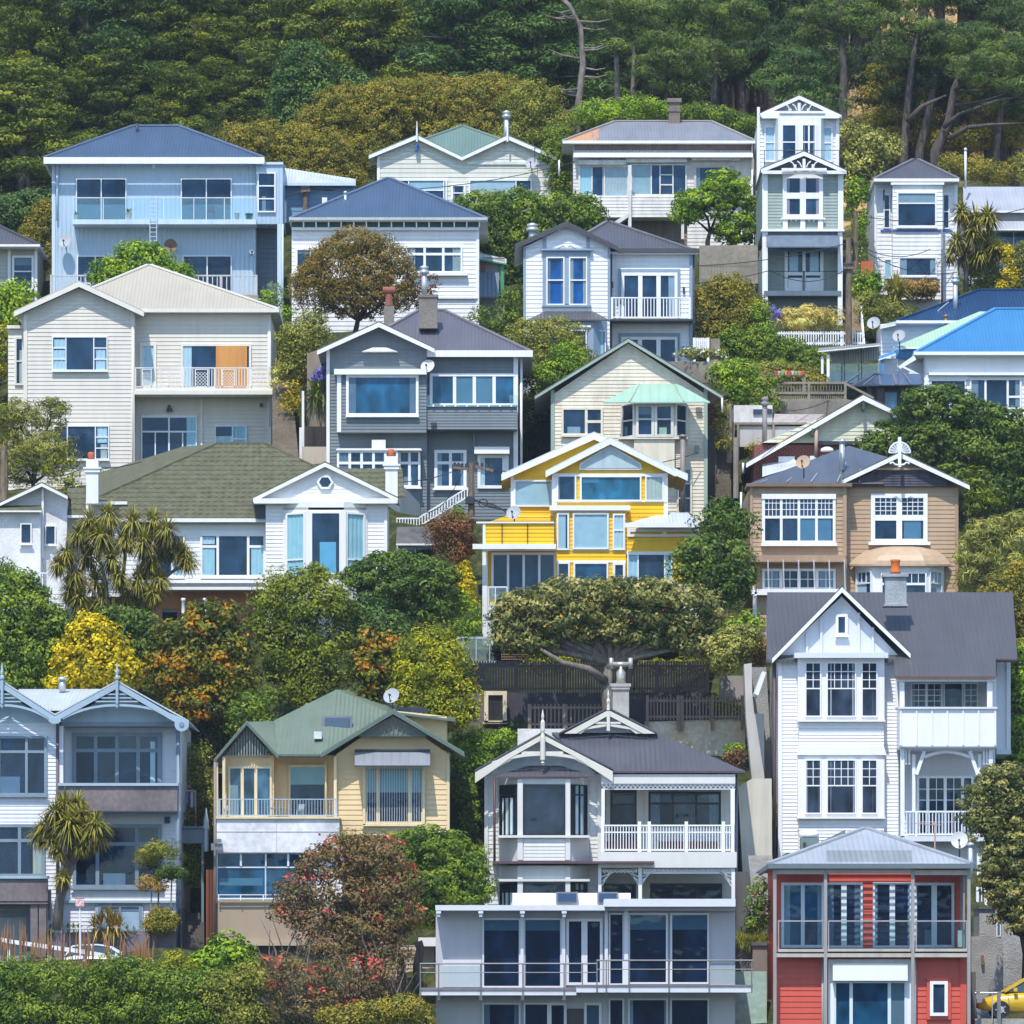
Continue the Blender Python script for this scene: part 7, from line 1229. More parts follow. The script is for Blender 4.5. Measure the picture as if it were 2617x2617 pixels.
def crown_data(lobes,style,dens=1.0,under=.6,back=.55,inner=.35,scale=1.0):
    rc,ll,lw,nl,sq,fill=STY[style]; rc*=scale; ll*=scale*.85; lw*=scale*.85; nl=int(nl*1.3); Cs=[];Ns=[];Ts=[]
    Lb=np.array(lobes,dtype=float)
    for k,(cx,cy,cz,rx,ry,rz) in enumerate(Lb):
        R=np.array([rx,ry,rz]); rm=(rx*ry*rz)**(1/3); area=4*np.pi*rm*rm; nc=int(max(8,area/(rc*rc*1.35)*fill*dens)); u=fib(nc)
        rad=RG.uniform(.80,1.05,nc); 
        lump=1+.10*np.sin(u[:,0]*5+k*1.7)*np.cos(u[:,2]*6+k)+.06*np.sin(u[:,1]*9+u[:,2]*7+k)
        cc=np.array([cx,cy,cz])+u*R*(rad*lump)[:,None]; keep=np.ones(nc,bool)
        keep&=~((u[:,2]<-.25)&(RG.random(nc)>under)); keep&=~((u[:,1]>.35)&(RG.random(nc)>back))
        for j,q in enumerate(Lb):
            if j!=k: keep&=(((cc-q[:3])/q[3:])**2).sum(1)>.62
        cc=cc[keep]; uu=u[keep]
        ni=int(len(cc)*inner)
        if ni: 
            ui=RG.normal(size=(ni,3)); ui/=np.linalg.norm(ui,axis=1,keepdims=True); ui[:,1]-=.2; ci=np.array([cx,cy,cz])+ui*R*RG.uniform(.35,.72,(ni,1)); cc=np.concatenate([cc,ci]); uu=np.concatenate([uu,ui])
        m=len(cc)
        if m==0: continue
        off=RG.normal(size=(m,nl,3)); off/=np.linalg.norm(off,axis=2,keepdims=True); off*=RG.uniform(.25,1.0,(m,nl,1))**.5
        cr=rc*RG.uniform(.65,1.3,(m,1,1)); P_=cc[:,None,:]+off*cr*np.array([1,1,sq]); nn=off*np.array([1,1,1/sq])*.9+uu[:,None,:]*.55+RG.normal(scale=.45,size=off.shape)+np.array([0,-.1,.25])
        nn/=np.linalg.norm(nn,axis=2,keepdims=True)+1e-9; tn=np.clip(RG.normal(.5,.20,(m,1))+RG.normal(0,.16,(m,nl)),0.02,.98)
        Cs.append(P_.reshape(-1,3)); Ns.append(nn.reshape(-1,3)); Ts.append(tn.ravel())
    C=np.concatenate(Cs); n=len(C); return C,np.concatenate(Ns),ll*RG.uniform(.65,1.35,n),lw*RG.uniform(.65,1.35,n),np.concatenate(Ts)
def lob(px,py,rx,ry,d,dy=0,ky=.85):
    use('Z'); q=P(px,py,d+dy); k=K_Z*(d+dy)/FS; return (q[0],q[1],q[2],rx*k,rx*k*ky,ry*k)
K_Z=2617/1932
def zw(px,py,d): use('Z'); return Vector(P(px,py,d))
NTREE=[0]
def plant(name,label,cat,d,lobes,leaf,style,trunk=None,bk=None,dens=1.0,shrink=1.0,flowers=None,flower_n=0,group=None,inner=.35,limbs=True,under=.6,tr=.16,scale=1.0,ky=.85,leaf_label=None):
    """lobes: [(px,py,rx,ry[,dy])] in picture survey units; trunk: (px,py_base) or list of points"""
    lw=[lob(l[0],l[1],l[2]*shrink,l[3]*shrink,d,(l[4] if len(l)>4 else 0),ky) for l in lobes]
    if trunk is None and name in('bank_shrub','clipped_hedge','box_hedge','hedge_tree'): zb=min(l[2]-l[5]*.8 for l in lw); GP.extend((l[0],l[1],max(zb,l[2]-l[5]*2.2)) for l in lw[::2])
    elif trunk is not None: GP.append(tuple(zw(*(trunk[0] if isinstance(trunk,list) else trunk),d)))
    C,Nn,Ls,Ws,T=crown_data(lw,style,dens,under=under,inner=inner,scale=scale)
    mats=[LEAF[leaf] if isinstance(leaf,str) else leaf]; mi=None
    if trunk is None:
        if flowers is not None:
            s=RG.choice(len(C),min(flower_n,len(C)),replace=False); mats.append(flowers); mi=np.zeros(len(C)); mi[s]=1
        me,o=leafmesh(name,C,Nn,Ls,Ws,T,mats,mi); ob=bpy.data.objects.new(name,me); COL.objects.link(ob); ob.location=o; WO[ob.name]=o; return tag(ob,label,cat,group)
    pts=trunk if isinstance(trunk,list) else [trunk]
    b=zw(*pts[0],d); top=max(lw,key=lambda l:l[3]*l[5]); root=empty(name,b,label,cat,group)
    me,o=leafmesh('crown',C,Nn,Ls,Ws,T,mats); cr=bpy.data.objects.new('crown',me); COL.objects.link(cr); cr.parent=root; cr.location=o-b; WO[cr.name]=o
    if flowers is not None:
        # flower heads sit in patches on the outer shell
        cs=[]
        for l in lw:
            for _ in range(max(1,int(flower_n/len(lw)))):
                u=RG.normal(size=3); u/=np.linalg.norm(u); u[1]=-abs(u[1]); u[2]=abs(u[2])*.9+.1; c=np.array(l[:3])+u*np.array(l[3:])*1.02; cs.append(c+RG.normal(scale=.17,size=(16,3))*np.array([1.3,1,.7]))
        F=np.concatenate(cs); fn=RG.normal(size=F.shape)+np.array([0,-.5,.8]); fn/=np.linalg.norm(fn,axis=1,keepdims=True); n=len(F); me,o=leafmesh('flowers',F,fn,RG.uniform(.12,.21,n),RG.uniform(.09,.15,n),RG.random(n),[flowers]); fo=bpy.data.objects.new('flowers',me); COL.objects.link(fo); fo.parent=root; fo.location=o-b
    mb=MB(); tp=[b-Vector((0,0,1.2))]+[zw(*p,d) for p in pts]
    heads=[Vector(l[:3]) for l in lw]
    if len(pts)==1: cen=sum(heads,Vector())/len(heads); tp.append(b.lerp(Vector((cen.x,cen.y,min(h.z-l[5]*.3 for h,l in zip(heads,lw)))),.75 if len(lw)>1 else .9))
    rr=[tr*(1-.5*i/max(1,len(tp)-1)) for i in range(len(tp))]; mb.tube(tp,rr,8); e=tp[-1]
    if limbs:
        for h,l in zip(heads,lw):
            mid=e.lerp(h,.5)+Vector((RN.uniform(-.2,.2),RN.uniform(-.2,.2),-.15*l[5])); mb.tube([e-Vector((0,0,.1)),mid,h],[tr*.5,tr*.33,tr*.12],6)
            for _ in range(4):
                a=RN.uniform(0,6.28); q=h+Vector((math.cos(a)*l[3]*.75,math.sin(a)*l[4]*.6,RN.uniform(-.1,.75)*l[5])); mb.tube([mid.lerp(h,.6),mid.lerp(q,.6)+Vector((0,0,.1)),q],[tr*.2,tr*.14,tr*.05],5)
    mb.build('trunk',bk or BARK,root,True); return root
def blades(heads,L_,W_,n,leafm,up=.25):
    """tufts of long sword leaves radiating from each head"""
    V=[];T=[]
    for h,s in heads:
        az=RG.uniform(0,2*np.pi,n); el=np.clip(np.where(RG.random(n)<.22,RG.normal(-.9,.25,n),RG.normal(up,.55,n)),-1.35,1.45); l=L_*s*RG.uniform(.7,1.15,n); dr=np.stack([np.cos(az)*np.cos(el),np.sin(az)*np.cos(el),np.sin(el)],1); sd=np.stack([-np.sin(az),np.cos(az),np.zeros(n)],1)
        h=np.array(h); a=h+dr*.04; m=h+dr*(l*.55)[:,None]; e=h+dr*l[:,None]+np.stack([np.zeros(n),np.zeros(n),-(l*.34*np.abs(np.cos(el)))],1); w=W_*s
        q=np.stack([a-sd*w*.4,m-sd*w,m+sd*w,a+sd*w*.4],1); q2=np.stack([m-sd*w,e-sd*w*.08,e+sd*w*.08,m+sd*w],1); V+=[q,q2]; t=np.clip(RG.normal(.6,.17,n)-.42*(el<-.55),.02,.98); T+=[t,t]
    V=np.concatenate(V); T=np.concatenate(T); return V.reshape(-1,3),len(V),np.repeat(T,4)
def cabbage(name,label,d,base,heads,paths,L_=.75,W_=.03,n=90,leaf='cabbage',cat='tree',tr=.14,group=None):
    """cabbage tree: bare forked trunks, a tuft of sword leaves on each head. heads [(px,py,scale)]"""
    b=zw(*base,d); GP.append(tuple(b)); root=empty(name,b,label,cat,group); hh=[]
    for k,(x,y,s) in enumerate(heads): hh.append((zw(x,y,d+RN.uniform(-.7,.7)),s))
    v,nn,t=blades(hh,L_,W_,n,None); me,o=rawmesh('crown',v,nn,4,t,[LEAF[leaf]]); c=bpy.data.objects.new('crown',me); COL.objects.link(c); c.parent=root; c.location=o-b
    mb=MB()
    for p in paths:
        q=[zw(*a,d) for a in p]; mb.tube(q,[tr*(1-.45*i/(len(q)-1)) for i in range(len(q))],8)
    mb.build('trunk',BARKG,root,True); return root
def swordplant(name,label,d,spots,L_,leaf='phormium',n=70,cat='plant',W_=.03,up=.9):
    v,nn,t=blades([(zw(x,y,d),s) for x,y,s in spots],L_,W_,n,None,up); me,o=rawmesh(name,v,nn,4,t,[LEAF[leaf]]); ob=bpy.data.objects.new(name,me); COL.objects.link(ob); ob.location=o; return tag(ob,label,cat)
SH='shrub'
# --- by the top row
plant('round_tree','rounded bright green tree rising behind the cream iron roof',"tree",297,[(265,505,62,38),(215,520,45,28),(318,520,45,28),(262,478,38,20)],'bright','broad',(265,560))
plant('orange_tree','orange brown and olive tree standing in front of the white pyramid roofed house','tree',291,[(640,520,78,62),(720,510,62,58),(672,470,62,36),(600,545,50,45),(740,550,45,35),(680,560,80,38)],'rusty','fine',[(668,640),(676,600)],BARKD,inner=.5,tr=.2)
plant('small_russet_tree','small russet purple shrub at the right of the orange brown tree',SH,292.5,[(800,545,28,26),(785,565,22,20)],'purple','airy')
plant('hedge_tree','broad glossy green hedge mass between the twin gabled cottage and the blue trimmed house','hedge',306,[(905,400,55,38),(975,405,75,42),(1060,408,72,40),(1105,405,34,34),(940,450,62,60),(1010,460,70,58),(960,505,40,45),(1090,440,45,40)],'mid','broad',inner=.5)
plant('umbrella_tree','bright lime green domed tree on a twisted trunk before the weathered bungalow','tree',311.5,[(1370,355,42,32),(1320,385,48,28),(1300,405,30,18),(1395,385,32,30),(1395,425,34,34),(1380,440,30,22)],'bright','tuftc',[(1335,455),(1340,435)],BARKD,tr=.16)
plant('leafy_shrub','deep green shrub on the slope below the green trimmed lean-to',SH,293,[(975,575,38,30),(950,610,45,34),(1000,620,40,36),(965,560,22,16),(905,600,28,22)],'mid','airy',inner=.6); plant('bank_shrub','olive green bank of shrubs left of the blue trimmed house',SH,284.5,[(1040,650,60,48),(1085,690,40,40),(1010,690,55,45),(1060,720,45,40),(1000,640,40,34),(1030,780,40,60)],'olive','fine',inner=.5); plant('bank_shrub','bright green shrubs under the olive bank beside the grey house',SH,283,[(1070,680,32,34),(1040,712,34,30),(1080,720,28,34)],'bright','fine',inner=.5)
plant('slender_tree','slender olive tree between the large cream house and the grey house','tree',282.5,[(572,650,40,45),(560,690,34,36),(590,620,30,30),(598,680,26,34),(545,640,22,26)],'olive','fine',[(578,830),(572,770),(574,730)],BARKD,tr=.13)
plant('golden_shrub','golden yellow dry shrub at the foot of the slender olive tree',SH,281.8,[(550,745,14,20),(548,760,14,16)],'yellow','airy'); swordplant('agapanthus','green strap leaved clump with violet heads beside the grey house wall',281,[(598,735,1.2),(610,742,1.1),(590,750,1)],.9,'mid',60)
plant('agapanthus_flowers','violet agapanthus heads beside the grey house wall','flowers',280.8,[(596,712,6,5),(604,700,6,5),(610,714,5,4)],FLVIO,'airy',dens=.2,inner=0,scale=.55); plant('grass_clump','dry tawny grass on the bank above the brown concrete steps',SH,283.6,[(530,705,14,24),(524,725,12,18),(540,690,12,14)],'straw','fine'); plant('leafy_shrub','leafy shrubs right of the blue house base post',SH,294,[(515,560,16,20),(505,575,12,16),(535,620,14,24),(540,600,12,18)],'bright','fine')
plant('leafy_shrub','bright green shrub left of the large cream house roof',SH,292,[(28,565,40,32),(-10,575,40,36),(20,600,42,30)],'bright','broad'); plant('leafy_shrub','yellow green shrub with violet flowers left of the cream house bay',SH,290,[(5,645,22,30),(-5,690,22,30),(12,670,14,22)],'lime','fine',flowers=FLVIO,flower_n=120)
plant('feathery_tree','feathery grey green tree in front of the large cream house at the left','tree',277,[(60,800,44,36),(20,790,36,40),(100,775,28,26),(75,860,58,52),(10,880,55,50),(120,870,22,26)],'olive','needle',(60,945),BARKD,tr=.16,inner=.5); plant('yellow_shrub','yellow green drooping shrub at the foot of the feathery tree',SH,275.8,[(122,905,26,34),(135,930,20,22),(100,880,18,20)],'lime','airy')
# --- H10 right, hedges
plant('bank_shrub','olive and brown shrubby bank between the blue trimmed and narrow sage houses',SH,296,[(1370,555,52,34),(1335,590,40,40),(1400,600,48,40),(1375,630,55,30),(1430,590,22,32),(1345,560,30,24)],'scrub','fine',inner=.6); plant('leafy_shrub','bright green creeper at the left foot of the narrow sage house',SH,295,[(1432,600,16,30),(1440,625,20,20)],'bright','fine')
plant('clipped_hedge','tall clipped ivy hedge sloping down to the right behind the carport','hedge',291,[(1380,655,28,42),(1425,660,45,34),(1475,668,45,32),(1520,685,38,28),(1370,690,24,22),(1450,700,60,24),(1510,715,40,14)],'mid','hedge',inner=.6); plant('rambling_shrub','olive ground creeper below the clipped ivy hedge',SH,287,[(1450,700,50,14),(1510,705,40,14),(1400,700,30,14)],'olive','fine')
plant('leafy_shrub','bright rounded shrub with yellow sprays right of the peeling cream gable',SH,281.5,[(1388,715,36,32),(1400,738,32,28),(1360,705,16,16),(1420,720,14,22)],'bright','broad',flowers=LEAF['yellow'],flower_n=150); plant('rambling_shrub','flowering creeper with pink blooms above the brick cottage steps',SH,280,[(1440,735,16,26),(1455,760,14,20),(1432,770,14,20),(1462,720,10,12)],'mid','fine',flowers=FLPNK,flower_n=90); plant('white_flowers','white flowered planting on the ledge beside the white pickets','flowers',282.7,[(1300,668,22,7),(1330,668,16,7),(1355,670,10,6)],'olive','hedge',flowers=FLWHT,flower_n=260)
plant('rambling_shrub','orange tinged weeds on the mossy steps bank',SH,276,[(1362,770,8,14),(1360,800,7,14),(1366,840,7,20),(1425,850,16,14),(1450,850,18,12)],'scrub','airy'); plant('hedge_strip','low red and green hedge behind the post and rail fence',SH,284,[(1480,715,30,10),(1520,718,26,10),(1540,722,18,12),(1440,712,18,12)],'scrub','fine')
plant('silver_shrub','straw coloured silvery shrub hedge at the foot of the narrow sage house',SH,300.5,[(1490,602,28,17),(1530,600,30,19),(1565,604,24,18),(1510,612,40,14)],'straw','needle',inner=.5); plant('agapanthus_flowers','violet agapanthus heads left of the straw coloured hedge','flowers',300,[(1458,585,6,6),(1468,592,5,5),(1462,600,5,6)],FLVIO,'airy',dens=.2,inner=0,scale=.55)
# --- right of narrow houses
plant('leafy_tree','grey green tree rising right of the white gable house','tree',317,[(1640,275,36,32),(1610,255,24,24),(1670,280,28,24),(1625,320,40,34),(1610,300,24,24)],'silver','broad',(1640,380)); plant('leafy_shrub','yellow green shrub beside the pale pole behind the narrow sage house',SH,308,[(1618,360,20,22),(1612,385,14,24),(1622,420,12,34),(1618,470,12,34)],'bright','broad')
plant('leafy_shrub','glossy round shrub at the left foot of the narrow white house',SH,304,[(1640,535,26,22),(1635,550,20,16)],'bright','broad'); plant('leafy_shrub','olive shrub below the yucca by the white garden wall',SH,301,[(1665,590,36,24),(1640,575,24,22),(1690,600,26,18),(1660,620,30,24)],'olive','fine'); plant('brown_hedge','clipped brown twiggy hedge along the base of the narrow white house','hedge',308,[(1690,545,20,14),(1720,545,22,14),(1750,545,20,14),(1735,548,30,14)],'brown','hedge',inner=.8)
swordplant('yucca','spiky pale green yucca before the brown clipped hedge',303,[(1690,560,1.3),(1692,552,1.2)],.95,'cabbage',90,W_=.035)
cabbage('cabbage_tree','tall cabbage tree with golden green heads beside the narrow white house',305,(1822,545),[(1840,415,1.2),(1815,400,1),(1865,410,1.1),(1835,440,1.1),(1860,450,1),(1805,455,1),(1880,470,.9),(1820,480,.9),(1850,480,1),(1795,480,.8)],[[(1822,550),(1824,490),(1830,440)],[(1826,490),(1855,450)],[(1824,480),(1805,455)],[(1828,460),(1815,405)]],.85,.036,190)
plant('leafy_shrub','dark green shrubs at the foot of the tall cabbage tree',SH,306,[(1850,500,30,28),(1880,480,24,26),(1865,525,34,22),(1840,530,20,18)],'olive','fine'); plant('golden_conifer','narrow golden yellow conifer at the right edge by the cabbage tree','tree',304,[(1903,495,8,20),(1903,520,11,22),(1902,475,4,10),(1900,540,13,12)],'yellow','hedge'); plant('leafy_shrub','olive shrub filling the right edge behind the golden conifer',SH,306.5,[(1935,490,26,34),(1925,530,20,24)],'olive','fine')
# --- third row
cabbage('cabbage_tree','wide multi stemmed cabbage tree thicket in front of the green tiled bungalow',256.5,(230,1165),[(x,y,s) for x,y,s in ((170,985,1),(205,975,1.1),(250,985,1.1),(290,985,1),(315,1000,.9),(150,1010,1),(190,1015,1.1),(235,1020,1),(270,1025,1),(310,1030,.95),(345,1045,.9),(355,1060,.8),(125,1045,.9),(165,1050,1),(210,1055,1),(285,1060,1),(330,1040,.8),(110,1065,.8),(140,1085,.9),(180,1095,1),(225,1090,.9),(262,1095,1),(300,1095,.9),(150,1130,.9),(195,1135,1),(240,1130,1),(275,1125,.9),(215,1160,.9),(250,1155,.9),(175,1160,.8),(130,1115,.8),(290,1120,.8))],
 [[(205,1175),(200,1100),(175,1010)],[(230,1175),(232,1090),(240,1010)],[(245,1175),(262,1080),(290,1010)],[(250,1170),(300,1100),(345,1062)],[(215,1175),(180,1120),(130,1060)],[(232,1120),(210,1060),(205,1000)],[(262,1090),(315,1085),(352,1062)]],.85,.027,290,tr=.1)
plant('large_leafy_tree','large dark green tree at the left edge below the stucco house','tree',250,[(40,1150,62,52),(85,1200,50,50),(10,1210,55,55),(60,1250,70,55),(30,1110,45,35),(110,1230,30,40),(50,1290,80,40),(100,1180,30,34)],'mid','broad',(50,1320),inner=.5); plant('bluish_shrub','blue green shrub at the left edge below the picket balustrade',SH,254,[(8,1075,20,18),(-5,1095,25,20)],'dark','fine')
plant('yellow_tree','bright yellow leaved tree behind the blue grey twin gables','tree',247.5,[(175,1205,42,40),(140,1245,42,42),(205,1240,42,42),(180,1270,62,36),(125,1285,32,28),(235,1275,30,34),(170,1180,26,20)],'yellow','broad',(180,1330),inner=.6)
plant('leafy_tree','dark green tree between the yellow tree and the orange magnolia','tree',251.5,[(245,1185,40,36),(275,1210,34,40),(215,1175,30,26),(260,1240,40,40)],'dark','broad',(250,1300))
plant('magnolia_tree','large magnolia with orange tipped leaves behind the buttercream house','tree',249.5,[(380,1190,55,38),(335,1215,48,42),(430,1220,45,45),(370,1255,72,42),(320,1280,40,38),(440,1290,45,45),(380,1330,62,40),(300,1250,30,30),(400,1160,45,24),(345,1355,40,30)],'magnolia','big',(400,1400),BARKD,inner=.35,tr=.22)
plant('cypress_tree','broad green cypress with rounded clumps before the gabled bay of the tiled bungalow','tree',252.5,[(550,1110,52,34),(610,1120,44,34),(510,1140,40,36),(575,1150,62,40),(640,1160,34,40),(505,1190,40,36),(560,1200,42,36),(620,1215,44,40),(520,1240,38,34),(575,1255,44,36),(630,1270,40,38),(540,1300,40,34),(590,1310,44,34),(490,1160,24,26),(600,1085,24,18)],'cypress','puff',(570,1360),inner=.35,tr=.22,shrink=.84)
plant('domed_tree','dark glossy domed tree with exposed limbs right of the cypress','tree',255.5,[(730,1075,55,32),(790,1085,55,34),(690,1095,45,32),(830,1100,36,34),(760,1110,70,34),(720,1135,48,28),(800,1145,40,32),(830,1150,25,25)],'dark','tuftc',[(775,1200),(770,1165)],BARKG,inner=.3,tr=.2); plant('leafy_tree','grey green tree under the dark domed tree behind the small magnolia','tree',253.5,[(715,1185,48,34),(690,1160,34,30),(745,1205,38,32),(680,1200,34,34),(740,1240,40,36),(700,1240,38,38)],'forest2','broad',(715,1300))
plant('small_magnolia','slim magnolia with orange tinted leaves left of the lime conifer','tree',248.5,[(705,1215,28,30),(690,1250,30,28),(722,1250,26,30),(705,1285,34,28),(685,1310,24,24),(730,1225,16,22)],'magnolia','big',(705,1360),BARKD,inner=.2)
plant('lime_conifer','dense lime green conifer behind the dish of the buttercream house','tree',246.5,[(812,1210,30,24),(800,1240,42,30),(835,1245,36,32),(810,1275,55,34),(850,1285,36,34),(790,1310,40,32),(840,1320,48,34),(862,1350,34,26),(810,1340,44,28)],'lime','puff',(820,1390),inner=.5,dens=1.4); plant('leafy_shrub','light green shrubs below the golden conifers left of the yellow house',SH,255.8,[(880,1165,24,26),(870,1190,30,26),(890,1185,18,22),(868,1140,18,24)],'bright','fine')
for k,(x,y) in enumerate(((868,1085),(878,1075),(884,1100),(874,1115),(886,1130))): plant('golden_conifer',('small golden conifer, second from the left in the row by the yellow house','tallest of the small golden conifers by the yellow house','small golden conifer at the right of the row by the yellow house','leftmost lower golden conifer by the yellow house','lowest golden conifer by the yellow house')[k],'tree',257.0-.15*k,[(x,y,5,14),(x,y+10,6.5,14)],'yellow','hedge',group='golden conifers by the yellow house')
plant('purple_shrub','dusty purple brown shrub between the grey house stairs and the yellow house',SH,261.5,[(850,1000,38,30),(830,1015,22,26),(875,1010,20,32),(865,1040,26,26)],'purple','fine',inner=.6); plant('leafy_shrub','green shrub at the foot of the leaning wooden pole',SH,264.5,[(862,972,14,14),(850,985,14,10)],'bright','fine')
plant('spreading_tree','wide umbrella shaped tree with pale flower buds in front of the yellow house','tree',250.8,[(1140,1120,70,26),(1060,1125,62,28),(1000,1145,58,30),(960,1165,34,24),(1220,1125,70,30),(1290,1140,60,34),(1330,1165,32,30),(1100,1160,70,26),(1190,1170,68,26),(1030,1180,52,22),(1270,1185,58,28),(1140,1195,50,18),(1080,1190,36,18),(1215,1205,36,18),(1320,1195,28,22),(980,1190,40,24),(955,1205,26,20),(1010,1215,44,20),(1310,1215,44,26),(1345,1190,20,24)],'pohu','tuftc',[(1150,1340),(1145,1290),(1150,1245)],BARKG,inner=.35,tr=.36,under=.7,scale=1.15)
mb=MB(); mb.tube([zw(1142,1285,250.6),zw(1110,1262,250.2),zw(1060,1250,250),zw(1020,1225,249.8)],[.2,.15,.11,.07],7); mb.tube([zw(1150,1260,250.9),zw(1195,1235,251.2),zw(1230,1205,251)],[.22,.15,.08],7); mb.tube([zw(1165,1330,252.2),zw(1190,1260,252),zw(1215,1215,252)],[.25,.2,.12],7); mb.build('limb',BARKG,bpy.data.objects['spreading_tree'],True)
plant('clipped_shrub','pale grey green clipped ball shrub on the wall left of the tall white house',SH,250.4,[(1382,1222,48,38),(1365,1240,32,28),(1400,1205,36,26)],'silver','hedge',inner=.8); plant('leafy_shrub','bright green shrub between the pale ball shrub and the tan house',SH,253.2,[(1405,1178,30,18),(1385,1185,22,14)],'bright','broad'); plant('dry_shrub','brown dry shrub at the roof corner of the tall white house',SH,251,[(1425,1250,14,24),(1435,1225,10,14)],'brown','fine')
plant('low_hedge','yellow flowering hedge strip behind the black slatted fence','hedge',255.4,[(1250,1258,34,11),(1300,1258,34,11),(1340,1260,20,12),(1060,1255,30,12),(1010,1255,24,12)],'lime','fine'); plant('leafy_tree','dark green round tree at the left shoulder of the tan house','tree',256,[(1365,975,36,32),(1345,990,28,24),(1395,990,26,24)],'dark','broad',(1370,1090)); plant('leafy_tree','larger dark green tree right of the yellow house wing','tree',255,[(1320,1050,45,38),(1370,1060,48,42),(1300,1080,36,28),(1375,1105,45,36),(1345,1090,44,30),(1400,1080,22,36)],'dark','broad',(1370,1180),inner=.45)
plant('large_evergreen','large dark evergreen with many crowns in front of the cyan roofed house','tree',271.5,[(1740,775,46,40),(1800,770,45,36),(1850,790,42,34),(1905,810,45,38),(1690,830,45,34),(1650,845,30,24),(1760,830,60,42),(1830,850,60,42),(1900,870,55,42),(1715,860,40,28),(1800,900,50,40),(1870,920,55,42),(1925,930,40,45),(1780,745,26,18)],'dark','tuftc',(1850,1010),BARKG,inner=.3,tr=.25,scale=1.1)
plant('olive_tree','silvery olive tree at the right edge beside the tan house','tree',258,[(1860,1010,40,36),(1850,1055,44,45),(1895,1060,40,50),(1835,1090,26,30),(1920,1010,30,40)],'silver','needle',(1870,1120),inner=.6); plant('bank_shrub','brown and green bank shrubs below the silvery olive tree',SH,255.5,[(1900,1120,45,40),(1925,1160,35,45),(1925,1090,25,30),(1930,1210,26,40)],'scrub','fine',inner=.6); plant('leafy_tree','olive conifer like tree behind the right gable of the tan house','tree',264,[(1840,950,26,40),(1830,985,26,36),(1850,915,18,28)],'cypress','frond',(1840,1050))
plant('leafy_tree','green tree filling the right edge beside the tall white house roof','tree',251.5,[(1925,1280,26,40),(1928,1330,24,40),(1922,1380,20,36),(1930,1240,20,30),(1925,1430,26,34)],'bright','broad',(1925,1480)); plant('evergreen_tree','dark evergreen with pale tips at the lower right edge','tree',231,[(1890,1480,50,36),(1850,1510,34,30),(1920,1520,50,45),(1870,1560,46,40),(1930,1590,45,45),(1900,1630,50,45),(1910,1690,45,40),(1925,1735,40,30),(1885,1665,34,30),(1845,1545,24,24)],'pohu','tuftc',(1990,1800),BARKD,inner=.5,tr=.2,scale=.9)
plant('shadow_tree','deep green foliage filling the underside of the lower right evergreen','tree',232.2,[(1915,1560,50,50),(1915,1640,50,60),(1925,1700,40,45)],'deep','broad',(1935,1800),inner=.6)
# --- front
plant('box_hedge','clipped box hedge between the buttercream house and the villa','hedge',247.5,[(870,1410,26,26),(905,1405,26,26),(940,1405,24,22),(880,1445,30,30),(910,1440,30,24),(955,1390,16,12)],'bright','hedge',inner=.8); plant('climber','shaded creeper in the gap between the buttercream house and the villa',SH,244.5,[(885,1500,24,34),(890,1550,22,40),(880,1590,20,30),(900,1520,16,30)],'mid','hedge',inner=.6)
plant('round_topped_tree','dense rounded green tree left of the villa','tree',233.5,[(810,1605,72,42),(760,1630,55,45),(865,1640,55,50),(815,1670,82,48),(890,1675,40,40),(740,1600,30,28),(850,1700,60,35),(800,1720,60,30)],'mid','tuftc',(830,1760),inner=.5,scale=.9)
plant('red_flowering_tree','large red flowering tree with brown stems in front of the buttercream house','tree',228.5,[(660,1615,60,42),(610,1640,50,40),(715,1620,52,42),(570,1690,48,38),(645,1690,62,42),(725,1690,58,42),(760,1670,36,38),(590,1740,46,38),(690,1755,70,40),(755,1735,40,36),(630,1790,55,32),(545,1720,30,30),(720,1800,50,30)],'redtree','airy',[(705,1900),(690,1830),(670,1770)],BARKG,flowers=FLRED,flower_n=36,inner=.4,tr=.2,dens=2.0,under=.35); plant('red_flowering_shrub','lower red flowering shrub with bare twiggy stems at the bottom','shrub',226.8,[(520,1830,42,30),(570,1850,50,34),(640,1840,48,34),(690,1870,42,34),(600,1900,60,36),(510,1890,30,40),(720,1840,34,30)],'redtree','airy',(600,1960),BARKG,flowers=FLRED,flower_n=16,inner=.3,tr=.1)
mb=MB()
for i in range(110):
    x=RN.uniform(520,760); y=RN.uniform(1840,1950); q=zw(x,y,228+RN.uniform(-.8,.8)); tx=x+RN.uniform(-60,60); ty=y-RN.uniform(50,150); e=zw(tx,ty,228+RN.uniform(-.8,.8)); mb.tube([q,q.lerp(e,.5)+Vector((RN.uniform(-.25,.25),0,.1)),e],[.035,.025,.01],4)
mb.build('twigs',BARKG,bpy.data.objects['red_flowering_tree'])
plant('bronze_shrub','bronze and yellow shrub at the bottom below the picket fence',SH,224.5,[(700,1915,48,24),(760,1905,45,24),(650,1925,50,24),(790,1925,26,20)],'scrub','fine',inner=.6)
mb=MB(); use('H'); mb.tube([P(520,1760,230),P(515,1640,230),P(530,1560,230),P(518,1525,230)],[.2,.17,.16,.17],8); o=mb.build('tree_stump',BARKG,smooth=True); tag(o,'bare lopped grey trunk at the left end of the modern house','tree'); mb=MB(); mb.tube([P(440,1720,229.5),P(430,1610,229.5),P(400,1520,229.5)],[.17,.15,.13],8); mb.build('trunk_fork',BARKG,bpy.data.objects['red_flowering_tree'],True)
def bank(label,d,spec,leaf,style='fine'): return plant('bank_shrub',label,SH,d,spec,leaf,style,inner=.5)
